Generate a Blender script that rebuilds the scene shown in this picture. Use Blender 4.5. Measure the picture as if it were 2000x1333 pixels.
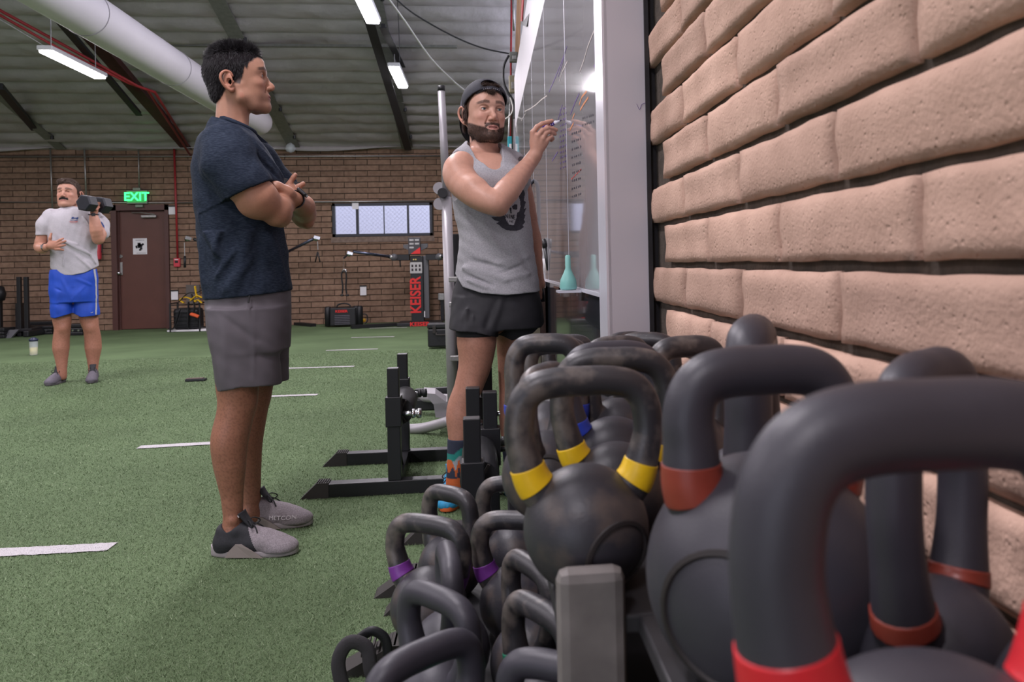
import bpy, bmesh, math, random
import numpy as np
from mathutils import Vector, Matrix, Euler
random.seed(7); np.random.seed(7)
PI = math.pi
for _o in list(bpy.data.objects): bpy.data.objects.remove(_o)
SC = bpy.context.scene; COL = SC.collection

# ---------------------------------------------------------------- camera
FPX = 1555.0; PPX = 1125.0; VPX = 945.0; VPY = 515.0; ROLL = 0.02; CAMZ = 1.0
YAW = math.atan((PPX - VPX) / FPX)
F0 = np.array([math.sin(YAW), math.cos(YAW), 0.0])
R0 = np.array([math.cos(YAW), -math.sin(YAW), 0.0])
UP = np.array([0, 0, 1.0])
RR = R0 * math.cos(ROLL) - UP * math.sin(ROLL)
UU = UP * math.cos(ROLL) + R0 * math.sin(ROLL)
PPY = VPY - ROLL * (PPX - VPX)
CAMP = np.array([0, 0, CAMZ])
cam_d = bpy.data.cameras.new('camera'); cam = bpy.data.objects.new('camera', cam_d); COL.objects.link(cam)
M = Matrix(((RR[0], UU[0], -F0[0], 0), (RR[1], UU[1], -F0[1], 0), (RR[2], UU[2], -F0[2], CAMZ), (0, 0, 0, 1)))
cam.matrix_world = M
cam_d.sensor_width = 36; cam_d.lens = FPX * 36 / 2000
cam_d.shift_x = -(PPX - 1000) / 2000; cam_d.shift_y = (PPY - 666.5) / 2000
cam_d.clip_start = 0.02; cam_d.clip_end = 200
cam_d.dof.use_dof = True; cam_d.dof.focus_distance = 2.9; cam_d.dof.aperture_fstop = 7.0
SC.camera = cam
SC.view_settings.view_transform = 'Standard'; SC.view_settings.look = 'None'
SC.view_settings.gamma = 1; SC.view_settings.use_curve_mapping = False
SC.view_settings.exposure = 0.22

def ray(px, py): return F0 + RR * (px - PPX) / FPX + UU * (PPY - py) / FPX
def W(px, py, d): return CAMP + ray(px, py) * d            # world point seen at a pixel, at depth d
def WZ(px, py, z):
    r = ray(px, py); return CAMP + r * ((z - CAMZ) / r[2])
def WY(px, py, y):
    r = ray(px, py); return CAMP + r * (y / r[1])
def WX(px, py, x):
    r = ray(px, py); return CAMP + r * (x / r[0])
def PX(p):
    q = np.array(p) - CAMP; d = q @ F0
    return PPX + FPX * (q @ RR) / d, PPY - FPX * (q @ UU) / d, d

# ---------------------------------------------------------------- world and lights
wd = bpy.data.worlds.new('world'); SC.world = wd; wd.use_nodes = True
bg = wd.node_tree.nodes['Background']; bg.inputs[0].default_value = (0.80, 0.82, 1.0, 1); bg.inputs[1].default_value = 2.6

def area(name, loc, rot, sx, sy, power, col=(1, 1, 1)):
    l = bpy.data.lights.new(name, 'AREA'); l.shape = 'RECTANGLE'; l.size = sx; l.size_y = sy; l.energy = power; l.color = col
    o = bpy.data.objects.new(name, l); COL.objects.link(o); o.location = loc; o.rotation_euler = rot; return o
TUBES = [(-1.12, 3.60, 7.45, 8.67), (-1.12, 3.60, 10.6, 11.8), (-4.64, 3.39, 9.15, 10.4), (-1.12, 3.7, 4.2, 5.4), (-1.12, 3.7, 1.2, 2.4),
         (-4.64, 3.6, 5.6, 6.8), (-4.64, 3.6, 2.0, 3.2), (-4.64, 3.6, -1.6, -0.4), (-1.12, 3.7, -2.0, -0.8), (-8.2, 3.5, 9.2, 10.4), (-8.2, 3.6, 5.0, 6.2), (-8.2, 3.6, 1.0, 2.2)]  # fixtures at negative y are unseen, added behind the camera for illumination
for (tx, tz, y0, y1) in TUBES:
    area('tube_light', (tx, (y0 + y1) / 2, tz - .045), (0, 0, 0), 0.12, y1 - y0, 60, (1.0, 0.925, 1.0))

# ---------------------------------------------------------------- materials
def mat(name, col, rough=.6, metal=0, noise=0.0, nscale=20, bump=0.0, bscale=60, spec=.5, emit=None, estr=0, coat=0, col2=None, detail=6, bdist=.002, nmin=.35, nmax=.65, vcol=None, coord='Object', sss=0, alpha=1, trans=0, ior=1.45, stretch=None):
    m = bpy.data.materials.new(name); m.use_nodes = True; nt = m.node_tree; N = nt.nodes; L = nt.links
    b = N['Principled BSDF']
    b.inputs['Roughness'].default_value = rough; b.inputs['Metallic'].default_value = metal
    b.inputs['Specular IOR Level'].default_value = spec; b.inputs['Base Color'].default_value = (*col, 1)
    b.inputs['Coat Weight'].default_value = coat
    b.inputs['Alpha'].default_value = alpha; b.inputs['Transmission Weight'].default_value = trans; b.inputs['IOR'].default_value = ior
    if sss: b.inputs['Subsurface Weight'].default_value = sss; b.inputs['Subsurface Radius'].default_value = (.012, .005, .003); b.inputs['Subsurface Scale'].default_value = 1
    tc = N.new('ShaderNodeTexCoord'); src = tc.outputs[coord]
    if stretch:
        mp = N.new('ShaderNodeMapping'); mp.inputs['Scale'].default_value = stretch; L.new(src, mp.inputs[0]); src = mp.outputs[0]
    base = None
    if vcol:
        a = N.new('ShaderNodeVertexColor'); a.layer_name = vcol; base = a.outputs[0]
    if noise or col2:
        n = N.new('ShaderNodeTexNoise'); n.inputs['Scale'].default_value = nscale; n.inputs['Detail'].default_value = detail
        L.new(src, n.inputs['Vector'])
        mr = N.new('ShaderNodeMapRange'); mr.inputs[1].default_value = nmin; mr.inputs[2].default_value = nmax
        L.new(n.outputs[0], mr.inputs[0])
        mx = N.new('ShaderNodeMix'); mx.data_type = 'RGBA'
        c2 = col2 if col2 else tuple(c * (1 - noise) for c in col)
        if base:
            mx.blend_type = 'MULTIPLY'; mx.inputs[7].default_value = (1 - noise, 1 - noise, 1 - noise, 1); L.new(base, mx.inputs[6])
        else:
            mx.inputs[6].default_value = (*col, 1); mx.inputs[7].default_value = (*c2, 1)
        L.new(mr.outputs[0], mx.inputs[0]); base = mx.outputs[2]
    if base: L.new(base, b.inputs['Base Color'])
    if bump:
        n2 = N.new('ShaderNodeTexNoise'); n2.inputs['Scale'].default_value = bscale; n2.inputs['Detail'].default_value = detail; L.new(src, n2.inputs['Vector'])
        bp = N.new('ShaderNodeBump'); bp.inputs['Strength'].default_value = bump; bp.inputs['Distance'].default_value = bdist
        L.new(n2.outputs[0], bp.inputs['Height']); L.new(bp.outputs[0], b.inputs['Normal'])
    if emit: b.inputs['Emission Color'].default_value = (*emit, 1); b.inputs['Emission Strength'].default_value = estr
    return m

# ---------------------------------------------------------------- object helpers
def tag(o, label=None, cat=None, group=None, kind=None):
    if label: o['label'] = label
    if cat: o['category'] = cat
    if group: o['group'] = group
    if kind: o['kind'] = kind
    return o
def empty(name, loc=(0, 0, 0), rz=0, label=None, cat=None, group=None, kind=None):
    o = bpy.data.objects.new(name, None); COL.objects.link(o); o.location = Vector(loc); o.rotation_euler = (0, 0, rz); o.empty_display_size = .05
    return tag(o, label, cat, group, kind)
def link(name, me, m=None, parent=None, smooth=False, loc=None):
    o = bpy.data.objects.new(name, me); COL.objects.link(o)
    if m is not None:
        for q in (m if isinstance(m, (list, tuple)) else [m]): me.materials.append(q)
    if smooth: me.polygons.foreach_set('use_smooth', [True] * len(me.polygons))
    if parent is not None: o.parent = parent
    if loc is not None: o.location = loc
    return o
class MB:
    """collects shapes into one mesh"""
    def __init__(s): s.v = []; s.f = []; s.mi = []; s.cur = 0
    def add(s, v, f):
        n = len(s.v); s.v += [tuple(map(float, q)) for q in v]; s.f += [tuple(n + i for i in q) for q in f]; s.mi += [s.cur] * len(f); return s
    def box(s, c, d, rot=None, bev=0):
        c = np.array(c, float); d = np.array(d, float) / 2
        R = np.array(rot.to_3x3()) if rot is not None else np.eye(3)
        if bev <= 0:
            v = [c + R @ (d * np.array(q)) for q in ((-1,-1,-1),(1,-1,-1),(1,1,-1),(-1,1,-1),(-1,-1,1),(1,-1,1),(1,1,1),(-1,1,1))]
            return s.add(v, [(0,3,2,1),(4,5,6,7),(0,1,5,4),(1,2,6,5),(2,3,7,6),(3,0,4,7)])
        bm = bmesh.new(); bmesh.ops.create_cube(bm, size=1)
        for q in bm.verts: q.co = Vector([q.co[i] * 2 * d[i] for i in range(3)])
        bmesh.ops.bevel(bm, geom=bm.edges[:], offset=bev, segments=2, affect='EDGES', profile=.5)
        bm.verts.index_update()
        s.add([c + R @ np.array(q.co) for q in bm.verts], [tuple(x.index for x in f.verts) for f in bm.faces]); bm.free(); return s
    def span(s, a, b, bev=0):
        a = np.array(a, float); b = np.array(b, float); return s.box((a + b) / 2, abs(b - a), None, bev)
    def beam(s, a, b, w, h, up=(0, 0, 1), bev=0):
        a = np.array(a, float); b = np.array(b, float); t = b - a; L = np.linalg.norm(t); t /= L
        u = np.array(up, float); x = np.cross(t, u)
        if np.linalg.norm(x) < 1e-4: x = np.cross(t, (0, 1, 0))
        x /= np.linalg.norm(x); z = np.cross(x, t)
        R = Matrix(((x[0], t[0], z[0]), (x[1], t[1], z[1]), (x[2], t[2], z[2])))
        return s.box((a + b) / 2, (w, L, h), R, bev)
    def tube(s, pts, r, seg=12, close=False, cap=True, flat=1.0, ref=None):
        P = np.array(pts, float); n = len(P); r = np.broadcast_to(np.array(r, float), (n,))
        V = []; prev = None
        for i in range(n):
            if close: t = P[(i + 1) % n] - P[i - 1]
            else: t = P[min(i + 1, n - 1)] - P[max(i - 1, 0)]
            t = t / (np.linalg.norm(t) + 1e-12)
            if prev is None:
                a = np.array(ref if ref is not None else ((0, 0, 1.) if abs(t[2]) < .9 else (1., 0, 0)))
            else: a = prev
            x = a - t * (a @ t); x /= np.linalg.norm(x); prev = x; y = np.cross(t, x)
            for k in range(seg):
                an = 2 * PI * k / seg; V.append(P[i] + r[i] * (x * math.cos(an) * flat + y * math.sin(an)))
        Fc = []
        for i in range(n if close else n - 1):
            j = (i + 1) % n
            for k in range(seg):
                l = (k + 1) % seg; Fc.append((i * seg + k, i * seg + l, j * seg + l, j * seg + k))
        if cap and not close:
            Fc.append(tuple(range(seg - 1, -1, -1))); Fc.append(tuple((n - 1) * seg + k for k in range(seg)))
        return s.add(V, Fc)
    def cyl(s, a, b, r, seg=16, r2=None): return s.tube([a, b], [r, r if r2 is None else r2], seg)
    def lathe(s, prof, c=(0, 0, 0), seg=32, axis=(0, 0, 1), flip=False):
        c = np.array(c, float); ax = np.array(axis, float); ax /= np.linalg.norm(ax)
        a = np.array((1., 0, 0)) if abs(ax[0]) < .9 else np.array((0, 1., 0)); x = a - ax * (a @ ax); x /= np.linalg.norm(x); y = np.cross(ax, x)
        V = []; Fc = []
        for (r, z) in prof:
            for k in range(seg):
                an = 2 * PI * k / seg; V.append(c + ax * z + max(r, 1e-5) * (x * math.cos(an) + y * math.sin(an)))
        for i in range(len(prof) - 1):
            for k in range(seg):
                l = (k + 1) % seg; Fc.append((i * seg + k, i * seg + l, (i + 1) * seg + l, (i + 1) * seg + k))
        Fc.append(tuple(range(seg - 1, -1, -1))); Fc.append(tuple((len(prof) - 1) * seg + k for k in range(seg)))
        return s.add(V, Fc)
    def quad(s, a, b, c, d): return s.add([a, b, c, d], [(0, 1, 2, 3)])
    def prism(s, poly, ext):
        n = len(poly); P = [np.array(p, float) for p in poly]; e = np.array(ext, float)
        return s.add(P + [p + e for p in P], [tuple(range(n - 1, -1, -1)), tuple(range(n, 2 * n))] + [(i, (i + 1) % n, n + (i + 1) % n, n + i) for i in range(n)])
    def mesh(s, name='m'):
        me = bpy.data.meshes.new(name); me.from_pydata(s.v, [], s.f)
        if any(s.mi): me.polygons.foreach_set('material_index', s.mi)
        me.update(); return me
    def build(s, name, m, parent=None, smooth=False, loc=None): return link(name, s.mesh(name), m, parent, smooth, loc)
def smooth_angle(o, ang=40):
    me = o.data; me.polygons.foreach_set('use_smooth', [True] * len(me.polygons))
    try: me.set_sharp_from_angle(angle=math.radians(ang))
    except Exception: pass
    return o
def catmull(P, n=8, close=False):
    P = [np.array(p, float) for p in P]; out = []; m = len(P)
    for i in range(m if close else m - 1):
        g = lambda j: P[j % m] if close else P[min(max(j, 0), m - 1)]
        a, b, c, d = g(i - 1), g(i), g(i + 1), g(i + 2)
        for k in range(n):
            t = k / n; out.append(.5 * ((2 * b) + (c - a) * t + (2 * a - 5 * b + 4 * c - d) * t * t + (3 * b - a - 3 * c + d) * t ** 3))
    if not close: out.append(P[-1])
    return out
def copy_tree(o, parent=None):
    c = o.copy(); COL.objects.link(c); c.parent = parent
    for ch in o.children: copy_tree(ch, c)
    return c
def text_mesh(s, size, ext=.001, bold=0.0):
    cu = bpy.data.curves.new('t', 'FONT'); cu.body = s; cu.size = size; cu.extrude = ext; cu.offset = bold; cu.align_x = 'CENTER'; cu.align_y = 'CENTER'; cu.resolution_u = 3
    o = bpy.data.objects.new('t', cu); me = bpy.data.meshes.new_from_object(o); bpy.data.objects.remove(o); bpy.data.curves.remove(cu); return me
def place_text(name, s, size, loc, xdir, updir, m, parent=None, ext=.001, bold=0.0, sx=1.0):
    me = text_mesh(s, size, ext, bold)
    x = Vector(xdir).normalized(); u = Vector(updir).normalized(); n = x.cross(u)
    T = Matrix(((x[0] * sx, u[0], n[0], loc[0]), (x[1] * sx, u[1], n[1], loc[1]), (x[2] * sx, u[2], n[2], loc[2]), (0, 0, 0, 1)))
    me.transform(T); return link(name, me, m, parent)
# ================================================================ SETTING
YB = 14.2; D = .475; XB = .34; XL = -13.0; YN = -5.0
m_turf = mat('turf', (.16, .225, .115), .85, col2=(.085, .135, .06), nscale=260, bump=.9, bscale=420, bdist=.006, spec=.25)
def _turf():
    N = m_turf.node_tree.nodes; L = m_turf.node_tree.links; b = N['Principled BSDF']; old = b.inputs['Base Color'].links[0].from_socket
    tc = [n for n in N if n.type == 'TEX_COORD'][0]
    n = N.new('ShaderNodeTexNoise'); n.inputs['Scale'].default_value = 1.3; n.inputs['Detail'].default_value = 4; L.new(tc.outputs['Object'], n.inputs[0])
    mr = N.new('ShaderNodeMapRange'); mr.inputs[1].default_value = .3; mr.inputs[2].default_value = .7; mr.inputs[3].default_value = .85; mr.inputs[4].default_value = 1.2; L.new(n.outputs[0], mr.inputs[0])
    mx = N.new('ShaderNodeMix'); mx.data_type = 'RGBA'; mx.blend_type = 'MULTIPLY'; mx.inputs[0].default_value = 1
    L.new(old, mx.inputs[6]); L.new(mr.outputs[0], mx.inputs[7]); L.new(mx.outputs[2], b.inputs['Base Color'])
_turf()
floor = MB().span((XL, YN, -.1), (2.2, YB + .1, 0)).build('floor', m_turf); tag(floor, kind='structure')
m_mortar = mat('mortar', (.075, .058, .045), .95, noise=.4, nscale=30, bump=.6, bscale=150, bdist=.004)
m_mortar2 = mat('dark mortar', (.075, .055, .04), .95, noise=.4, nscale=30)
def brickmat(name, c1, c2, ns):
    m = mat(name, c1, .93, col2=c2, nscale=ns, bump=.55, bscale=150, bdist=.004, spec=.2, detail=9, nmin=.3, nmax=.75)
    N = m.node_tree.nodes; L = m.node_tree.links; b = N['Principled BSDF']; old = b.inputs['Base Color'].links[0].from_socket
    oi = N.new('ShaderNodeObjectInfo'); mr = N.new('ShaderNodeMapRange'); mr.inputs[3].default_value = .8; mr.inputs[4].default_value = 1.12; L.new(oi.outputs['Random'], mr.inputs[0])
    mx = N.new('ShaderNodeMix'); mx.data_type = 'RGBA'; mx.blend_type = 'MULTIPLY'; mx.inputs[0].default_value = 1
    L.new(old, mx.inputs[6]); L.new(mr.outputs[0], mx.inputs[7]); L.new(mx.outputs[2], b.inputs['Base Color'])
    # bubbling offset so copies differ
    tc = [n for n in N if n.type == 'TEX_COORD'][0]; ad = N.new('ShaderNodeVectorMath'); ad.operation = 'ADD'; sc = N.new('ShaderNodeMath'); sc.operation = 'MULTIPLY'; sc.inputs[1].default_value = 37
    L.new(oi.outputs['Random'], sc.inputs[0])
    for n in [n for n in N if n.type == 'TEX_NOISE']:
        L.new(tc.outputs['Object'], ad.inputs[0]); L.new(sc.outputs[0], ad.inputs[1]); L.new(ad.outputs[0], n.inputs['Vector'])
    # pits
    v = N.new('ShaderNodeTexVoronoi'); v.inputs['Scale'].default_value = 75; L.new(ad.outputs[0], v.inputs['Vector'])
    cr = N.new('ShaderNodeMapRange'); cr.inputs[1].default_value = .05; cr.inputs[2].default_value = .25; L.new(v.outputs['Distance'], cr.inputs[0])
    b2 = N.new('ShaderNodeBump'); b2.inputs['Strength'].default_value = .5; b2.inputs['Distance'].default_value = .003; L.new(cr.outputs[0], b2.inputs['Height'])
    old_n = b.inputs['Normal'].links[0].from_socket; L.new(old_n, b2.inputs['Normal']); L.new(b2.outputs[0], b.inputs['Normal'])
    return m
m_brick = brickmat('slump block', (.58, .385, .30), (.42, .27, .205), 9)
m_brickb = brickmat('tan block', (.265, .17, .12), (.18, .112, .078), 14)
def slump(nx, nz, L, H, dep, seed, amp, round_):
    """a slump block: front face a bulging uneven grid, sides going back"""
    rs = np.random.RandomState(seed); mb = MB()
    ph = rs.rand(6) * 6; edge = lambda t: (1 - (abs(2 * t - 1)) ** 7)
    V = []; 
    for j in range(nz + 1):
        for i in range(nx + 1):
            s = i / nx; t = j / nz
            wob = .0016 * amp * (math.sin(7 * t + ph[0]) + math.sin(5 * s + ph[1]))
            x = (s - .5) * L; z = (t - .5) * H
            if i in (0, nx): x += .0015 * amp * math.sin(t * 7 + ph[2] + i)
            if j in (0, nz): z += .0011 * amp * (math.sin(s * 9 + ph[3] + j) + .6 * math.sin(s * 23 + ph[4]))
            y = -(round_ * (edge(s) * edge(t)) ** .5) + wob + rs.randn() * .0004 * amp
            V.append((x, y, z))
    n0 = len(V); ring = [i for i in range(nx + 1)] + [j * (nx + 1) + nx for j in range(1, nz + 1)] + [nz * (nx + 1) + i for i in range(nx - 1, -1, -1)] + [j * (nx + 1) for j in range(nz - 1, 0, -1)]
    Fc = [(j * (nx + 1) + i, j * (nx + 1) + i + 1, (j + 1) * (nx + 1) + i + 1, (j + 1) * (nx + 1) + i) for j in range(nz) for i in range(nx)]
    for q in ring: V.append((V[q][0], dep, V[q][2]))
    m = len(ring)
    for k in range(m):
        l = (k + 1) % m; Fc.append((ring[l], ring[k], n0 + k, n0 + l))
    mb.add(V, Fc); return mb.mesh('brick')
# right-hand wall of slump block, run along Y at X = D
wall_r = MB().span((D + .015, YN, 0), (D + .25, YB, 3.4)).build('wall_right', m_mortar); tag(wall_r, kind='structure')
CR = .1096; LR = .4117
meshes = [slump(16, 7, LR - .016, CR - .0155, .02, 30 + k, 1.0, .006) for k in range(8)]
half = slump(10, 7, LR / 2 - .011, CR - .012, .02, 91, 1.0, .007)
for me in meshes + [half]: me.materials.append(m_brick); me.polygons.foreach_set('use_smooth', [True] * len(me.polygons))
Yj = WX(1384, 480, D)[1]                       # a joint of the course just above eye level
for k in range(3, 24):
    off = 0 if (k % 2 == 1) else LR / 2
    y = Yj + off + LR * (4)
    for j in range(14):
        ya = y - j * LR
        if ya > 2.45 or ya < -.9: continue
        o = link('brick', meshes[(k * 5 + j * 3) % 8], None, wall_r)
        rz = random.choice([0, 0, PI])
        o.rotation_euler = (0, rz, -PI / 2)
        o.location = (D + .0 + random.uniform(-.0015, .0015), ya - LR / 2, CR * (k + .5))
# back wall of tan block at Y = YB (with an opening for the window)
CB = .0985; LB = .397
win = [WY(649, 398, YB), WY(845, 460, YB)]
wx0, wx1, wz1, wz0 = win[0][0], win[1][0], win[0][2], win[1][2]
mb = MB(); 
dA = WY(217, 401, YB); dB = WY(334, 640, YB); dx0, dx1, dz1 = dA[0], dB[0], dA[2]
for a, b in (((XL, YB + .02, 0), (dx0, YB + .3, 3.7)), ((dx1, YB + .02, 0), (wx0, YB + .3, 3.7)), ((dx0, YB + .02, dz1), (dx1, YB + .3, 3.7)), ((wx1, YB + .02, 0), (2.2, YB + .3, 3.7)), ((wx0, YB + .02, 0), (wx1, YB + .3, wz0)), ((wx0, YB + .02, wz1), (wx1, YB + .3, 3.7))): mb.span(a, b)

wall_b = mb.build('wall_back', m_mortar2); tag(wall_b, kind='structure')
bmesh_b = [slump(4, 1, LB - .012, CB - .013, .02, 130 + k, .5, .004) for k in range(6)]
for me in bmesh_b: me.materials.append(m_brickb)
dA = WY(217, 401, YB); dB = WY(334, 640, YB); dx0, dx1, dz1 = dA[0], dB[0], dA[2]
cand = []
for k in range(0, 33):
    for j in range(-32, 4):
        xa = j * LB + (LB / 2 if k % 2 else 0); z = CB * (k + .5); x0, x1 = xa, xa + LB
        segs = [(x0, x1)]
        for (a, b, c, d) in ((wx0 - .02, wx1 + .02, wz0 - .02, wz1 + .02), (dx0, dx1, -.1, dz1)):
            if c < z < d:
                ns = []
                for (p, q) in segs:
                    if q <= a or p >= b: ns.append((p, q))
                    else:
                        if p < a - .03: ns.append((p, a))
                        if q > b + .03: ns.append((b, q))
                segs = ns
        for s in segs: cand.append((k, s[0], s[1], z))
# in-view pieces first; the 300 that show largest are parts, the rest one joined part
vis = []; rest = []
for c in cand:
    p = PX(((c[1] + c[2]) / 2, YB, c[3])); full = (c[2] - c[1]) > LB * .9
    hidden = (375 < p[0] < 570 and p[1] > 240) or (870 < p[0]) or (80 < p[0] < 205 and p[1] > 380)
    if -20 < p[0] < 2000 and full and not hidden and p[1] > 285: vis.append((abs(p[0] - 560) + (0 if p[1] > 300 else 300) , c))
    else: rest.append(c)
vis.sort(key=lambda q: q[0]); chosen = [q[1] for q in vis[:300]]; rest += [q[1] for q in vis[300:]]
for i, c in enumerate(chosen):
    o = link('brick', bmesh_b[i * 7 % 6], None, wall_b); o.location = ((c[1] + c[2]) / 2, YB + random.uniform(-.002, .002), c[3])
mr_ = MB()
for c in rest:
    mr_.span((c[1] + .006, YB - .003 + random.uniform(-.002, .002), c[3] - CB / 2 + .0065), (c[2] - .006, YB + .03, c[3] + CB / 2 - .0065))
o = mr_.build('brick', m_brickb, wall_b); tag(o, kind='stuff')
m_conc = mat('concrete', (.22, .16, .13), .9, noise=.3, nscale=20)
o = MB().span((wx0 - .03, YB - .012, wz0 - .10), (wx1 + .03, YB + .02, wz0 - .005)).build('sill', m_conc, wall_b)
# left wall and rear wall (outside the frame; seen only in reflections)
m_plain = mat('painted panel', (.30, .25, .21), .9, noise=.2, nscale=3)
wl = MB().span((XL - .2, YN, 0), (XL, YB, 7)).build('wall_left', m_plain); tag(wl, kind='structure')
# unseen rear opening added to let daylight in, wall above it
wr = MB().span((XL, YN - .2, 2.6), (2.2, YN, 7)).span((XL, YN - .2, 0), (-8, YN, 2.6)).span((-2.0, YN - .2, 0), (2.2, YN, 2.6)).build('wall_rear', m_plain); tag(wr, kind='structure')
# ---------------------------------------------------------------- ceiling: insulation blankets between purlins
m_ins = mat('insulation foil', (.42, .385, .39), .30, noise=.15, nscale=3, bump=.55, bscale=7, bdist=.035, spec=.5)
m_beam = mat('dark steel', (.018, .017, .02), .5, noise=.3, nscale=30)
m_grey = mat('grey steel', (.20, .20, .18), .5, noise=.2, nscale=20)
ZE = 3.08; MS = .32; YR = 3.0
def zc(y): return ZE + MS * (YB - max(y, YR))
m_seam = mat('seam', (.10, .10, .09), .6)
ceil = MB().add([(XL, YB, ZE + .12), (2.2, YB, ZE + .12), (2.2, YR, zc(YR) + .12), (XL, YR, zc(YR) + .12), (XL, YN, zc(YR) + .12), (2.2, YN, zc(YR) + .12)], [(0, 1, 2, 3), (3, 2, 5, 4)]).build('ceiling', mat('roof deck', (.3, .3, .28), .7)); tag(ceil, kind='structure')
rs = np.random.RandomState(5)
ys = list(np.arange(YB + .1, 8.0, -.305))
for i in range(len(ys) - 1):
    ya, yb = ys[i], ys[i + 1]; nx = 150; nu = 7; V = []; Fc = []
    ph = rs.rand(5) * 6
    for ix in range(nx + 1):
        x = XL + (2.0 - XL) * ix / nx
        for iu in range(nu + 1):
            t = iu / nu; y = ya + (yb - ya) * t
            sag = .05 * math.sin(PI * t) ** .7 * (1 + .25 * math.sin(x * 1.1 + ph[0]) + .15 * math.sin(x * 3.7 + ph[1]))
            wr_ = .006 * math.sin(x * 11 + t * 6 + ph[2]) * math.sin(PI * t) + .004 * math.sin(x * 23 + t * 3 + ph[3]) * math.sin(PI * t) + rs.randn() * .0012
            V.append((x, y, zc(y) - sag + wr_))
    for ix in range(nx):
        for iu in range(nu):
            a = ix * (nu + 1) + iu; Fc.append((a, a + 1, a + nu + 2, a + nu + 1))
    MB().add(V, Fc).build('insulation_batt', m_ins, ceil, smooth=True)
# loose foil hanging over the wall head
V = []; nx = 120
for ix in range(nx + 1):
    x = XL + (2 - XL) * ix / nx
    for iu, (yy, zz) in enumerate(((YB + .02, ZE + .06), (YB - .10, ZE - .01), (YB - .13, ZE - .045 + .05 * math.sin(x * 1.7) * math.sin(x * .6)), (YB - .03, ZE - .03 + .05 * math.sin(x * 1.7) * math.sin(x * .6)))): V.append((x, yy, zz))
MB().add(V, [(ix * 4 + k, ix * 4 + k + 1, ix * 4 + k + 5, ix * 4 + k + 4) for ix in range(nx) for k in range(3)]).build('foil_edge', m_ins, ceil, smooth=True)
# battens running up the slope (strips of deck between the blankets)
def slope_pt(px, py, drop=.0):
    r = ray(px, py)   # meet the sloping ceiling lowered by drop
    # z = ZE-drop + MS*(YB-y):  CAMZ + t rz = ZE - drop + MS*YB - MS t ry
    t = (ZE - drop + MS * YB - CAMZ) / (r[2] + MS * r[1]); return CAMP + r * t
for i, (a, b, w) in enumerate((((0, 172), (108, 282), .16), ((431, 0), (575, 290), .2), ((742, 50), (795, 288), .2))):
    pb = slope_pt(*b, .06); x = pb[0]
    p0 = (x, YB - .05, zc(YB - .05) - .055); p1 = (x, 8.2, zc(8.2) - .055)
    MB().beam(p0, p1, w, .01).build('batten', m_grey, ceil)
    for k in range(7):
        yy = YB - .5 - k * .9; MB().cyl((x + w / 2, yy, zc(yy) - .10), (x + w / 2, yy, zc(yy) - .04), .025, 8).build('clip', m_beam, ceil)
# dark steel struts along the slope
def strut(name, a, b, da, db, w, h, m, label, cat='beam', group=None):
    pa = slope_pt(*a, da); pb = slope_pt(*b, db); c = (pa + pb) / 2
    e = empty(name, pa, 0, label, cat, group); MB().beam((0, 0, 0), pb - pa, w, h).build('web', m, e)
    return e, pa, pb

# pile of the turf: short blades as real geometry where the photo is close enough to show them
rs = np.random.RandomState(2)
n = 620000
yy = 1.55 + (9.5 - 1.55) * rs.rand(n) ** 2.1; span_l = -(yy * .80 + .25); xx = span_l + (XB - .02 - span_l) * rs.rand(n)
hh = .003 + .006 * rs.rand(n); an = rs.rand(n) * PI; w_ = .0007 + .0005 * (yy - 1.5) * .6; lean = rs.randn(n, 2) * .007
ca, sa = np.cos(an) * w_, np.sin(an) * w_
V = np.empty((n, 3, 3)); V[:, 0] = np.c_[xx - ca, yy - sa, np.full(n, -.001)]; V[:, 1] = np.c_[xx + ca, yy + sa, np.full(n, -.001)]; V[:, 2] = np.c_[xx + lean[:, 0], yy + lean[:, 1], hh]
me = bpy.data.meshes.new('turf_pile'); me.vertices.add(n * 3); me.vertices.foreach_set('co', V.astype(np.float32).ravel()); me.loops.add(n * 3); me.loops.foreach_set('vertex_index', np.arange(n * 3, dtype=np.int32))
me.polygons.add(n); me.polygons.foreach_set('loop_start', np.arange(0, n * 3, 3, dtype=np.int32)); me.polygons.foreach_set('loop_total', np.full(n, 3, np.int32)); me.update(calc_edges=True)
cc = np.array((.155, .215, .11)) * (.72 + .50 * rs.rand(n, 1)) + (rs.rand(n, 1) > .93) * np.array((.16, .17, .13))
# painted yard marks colour the blades that stand on them
MARKS = []
def mark(px0, py0, px1, py1, th):
    a, b = WZ(px0, py0, 0), WZ(px1, py1, 0); MARKS.append((a, b, th)); return a, b
for q in ((-60, 1084.5, 219, 1070, .085), (271, 875, 470, 864, .075), (520, 775.5, 620, 772, .07), (560, 720.5, 692, 716.5, .07), (637, 685.5, 738, 682.5, .07), (686, 660.3, 770, 658.3, .07), (722, 642, 795, 640.2, .07)): mark(*q)
for (a, b, th) in MARKS:
    t = (b - a)[:2]; L_ = np.linalg.norm(t); t /= L_; p = np.c_[xx, yy] - a[:2]; u = p @ t; v = p @ np.array((-t[1], t[0])); on = (u > 0) & (u < L_) & (np.abs(v) < th / 2); cc[on] = np.array((.62, .58, .60)) * (.8 + .3 * rs.rand(on.sum(), 1))
ca_ = me.color_attributes.new('col', 'FLOAT_COLOR', 'POINT'); ca_.data.foreach_set('color', np.c_[np.repeat(cc, 3, 0), np.ones(n * 3)].astype(np.float32).ravel())
m_blade = mat('turf blade', (1, 1, 1), .7, vcol='col', spec=.3)
o = link('turf_pile', me, m_blade, floor); tag(o, kind='stuff')
m_mark = mat('white turf paint', (.55, .52, .54), .85, noise=.2, nscale=200, bump=.6, bscale=400, bdist=.004)
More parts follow.
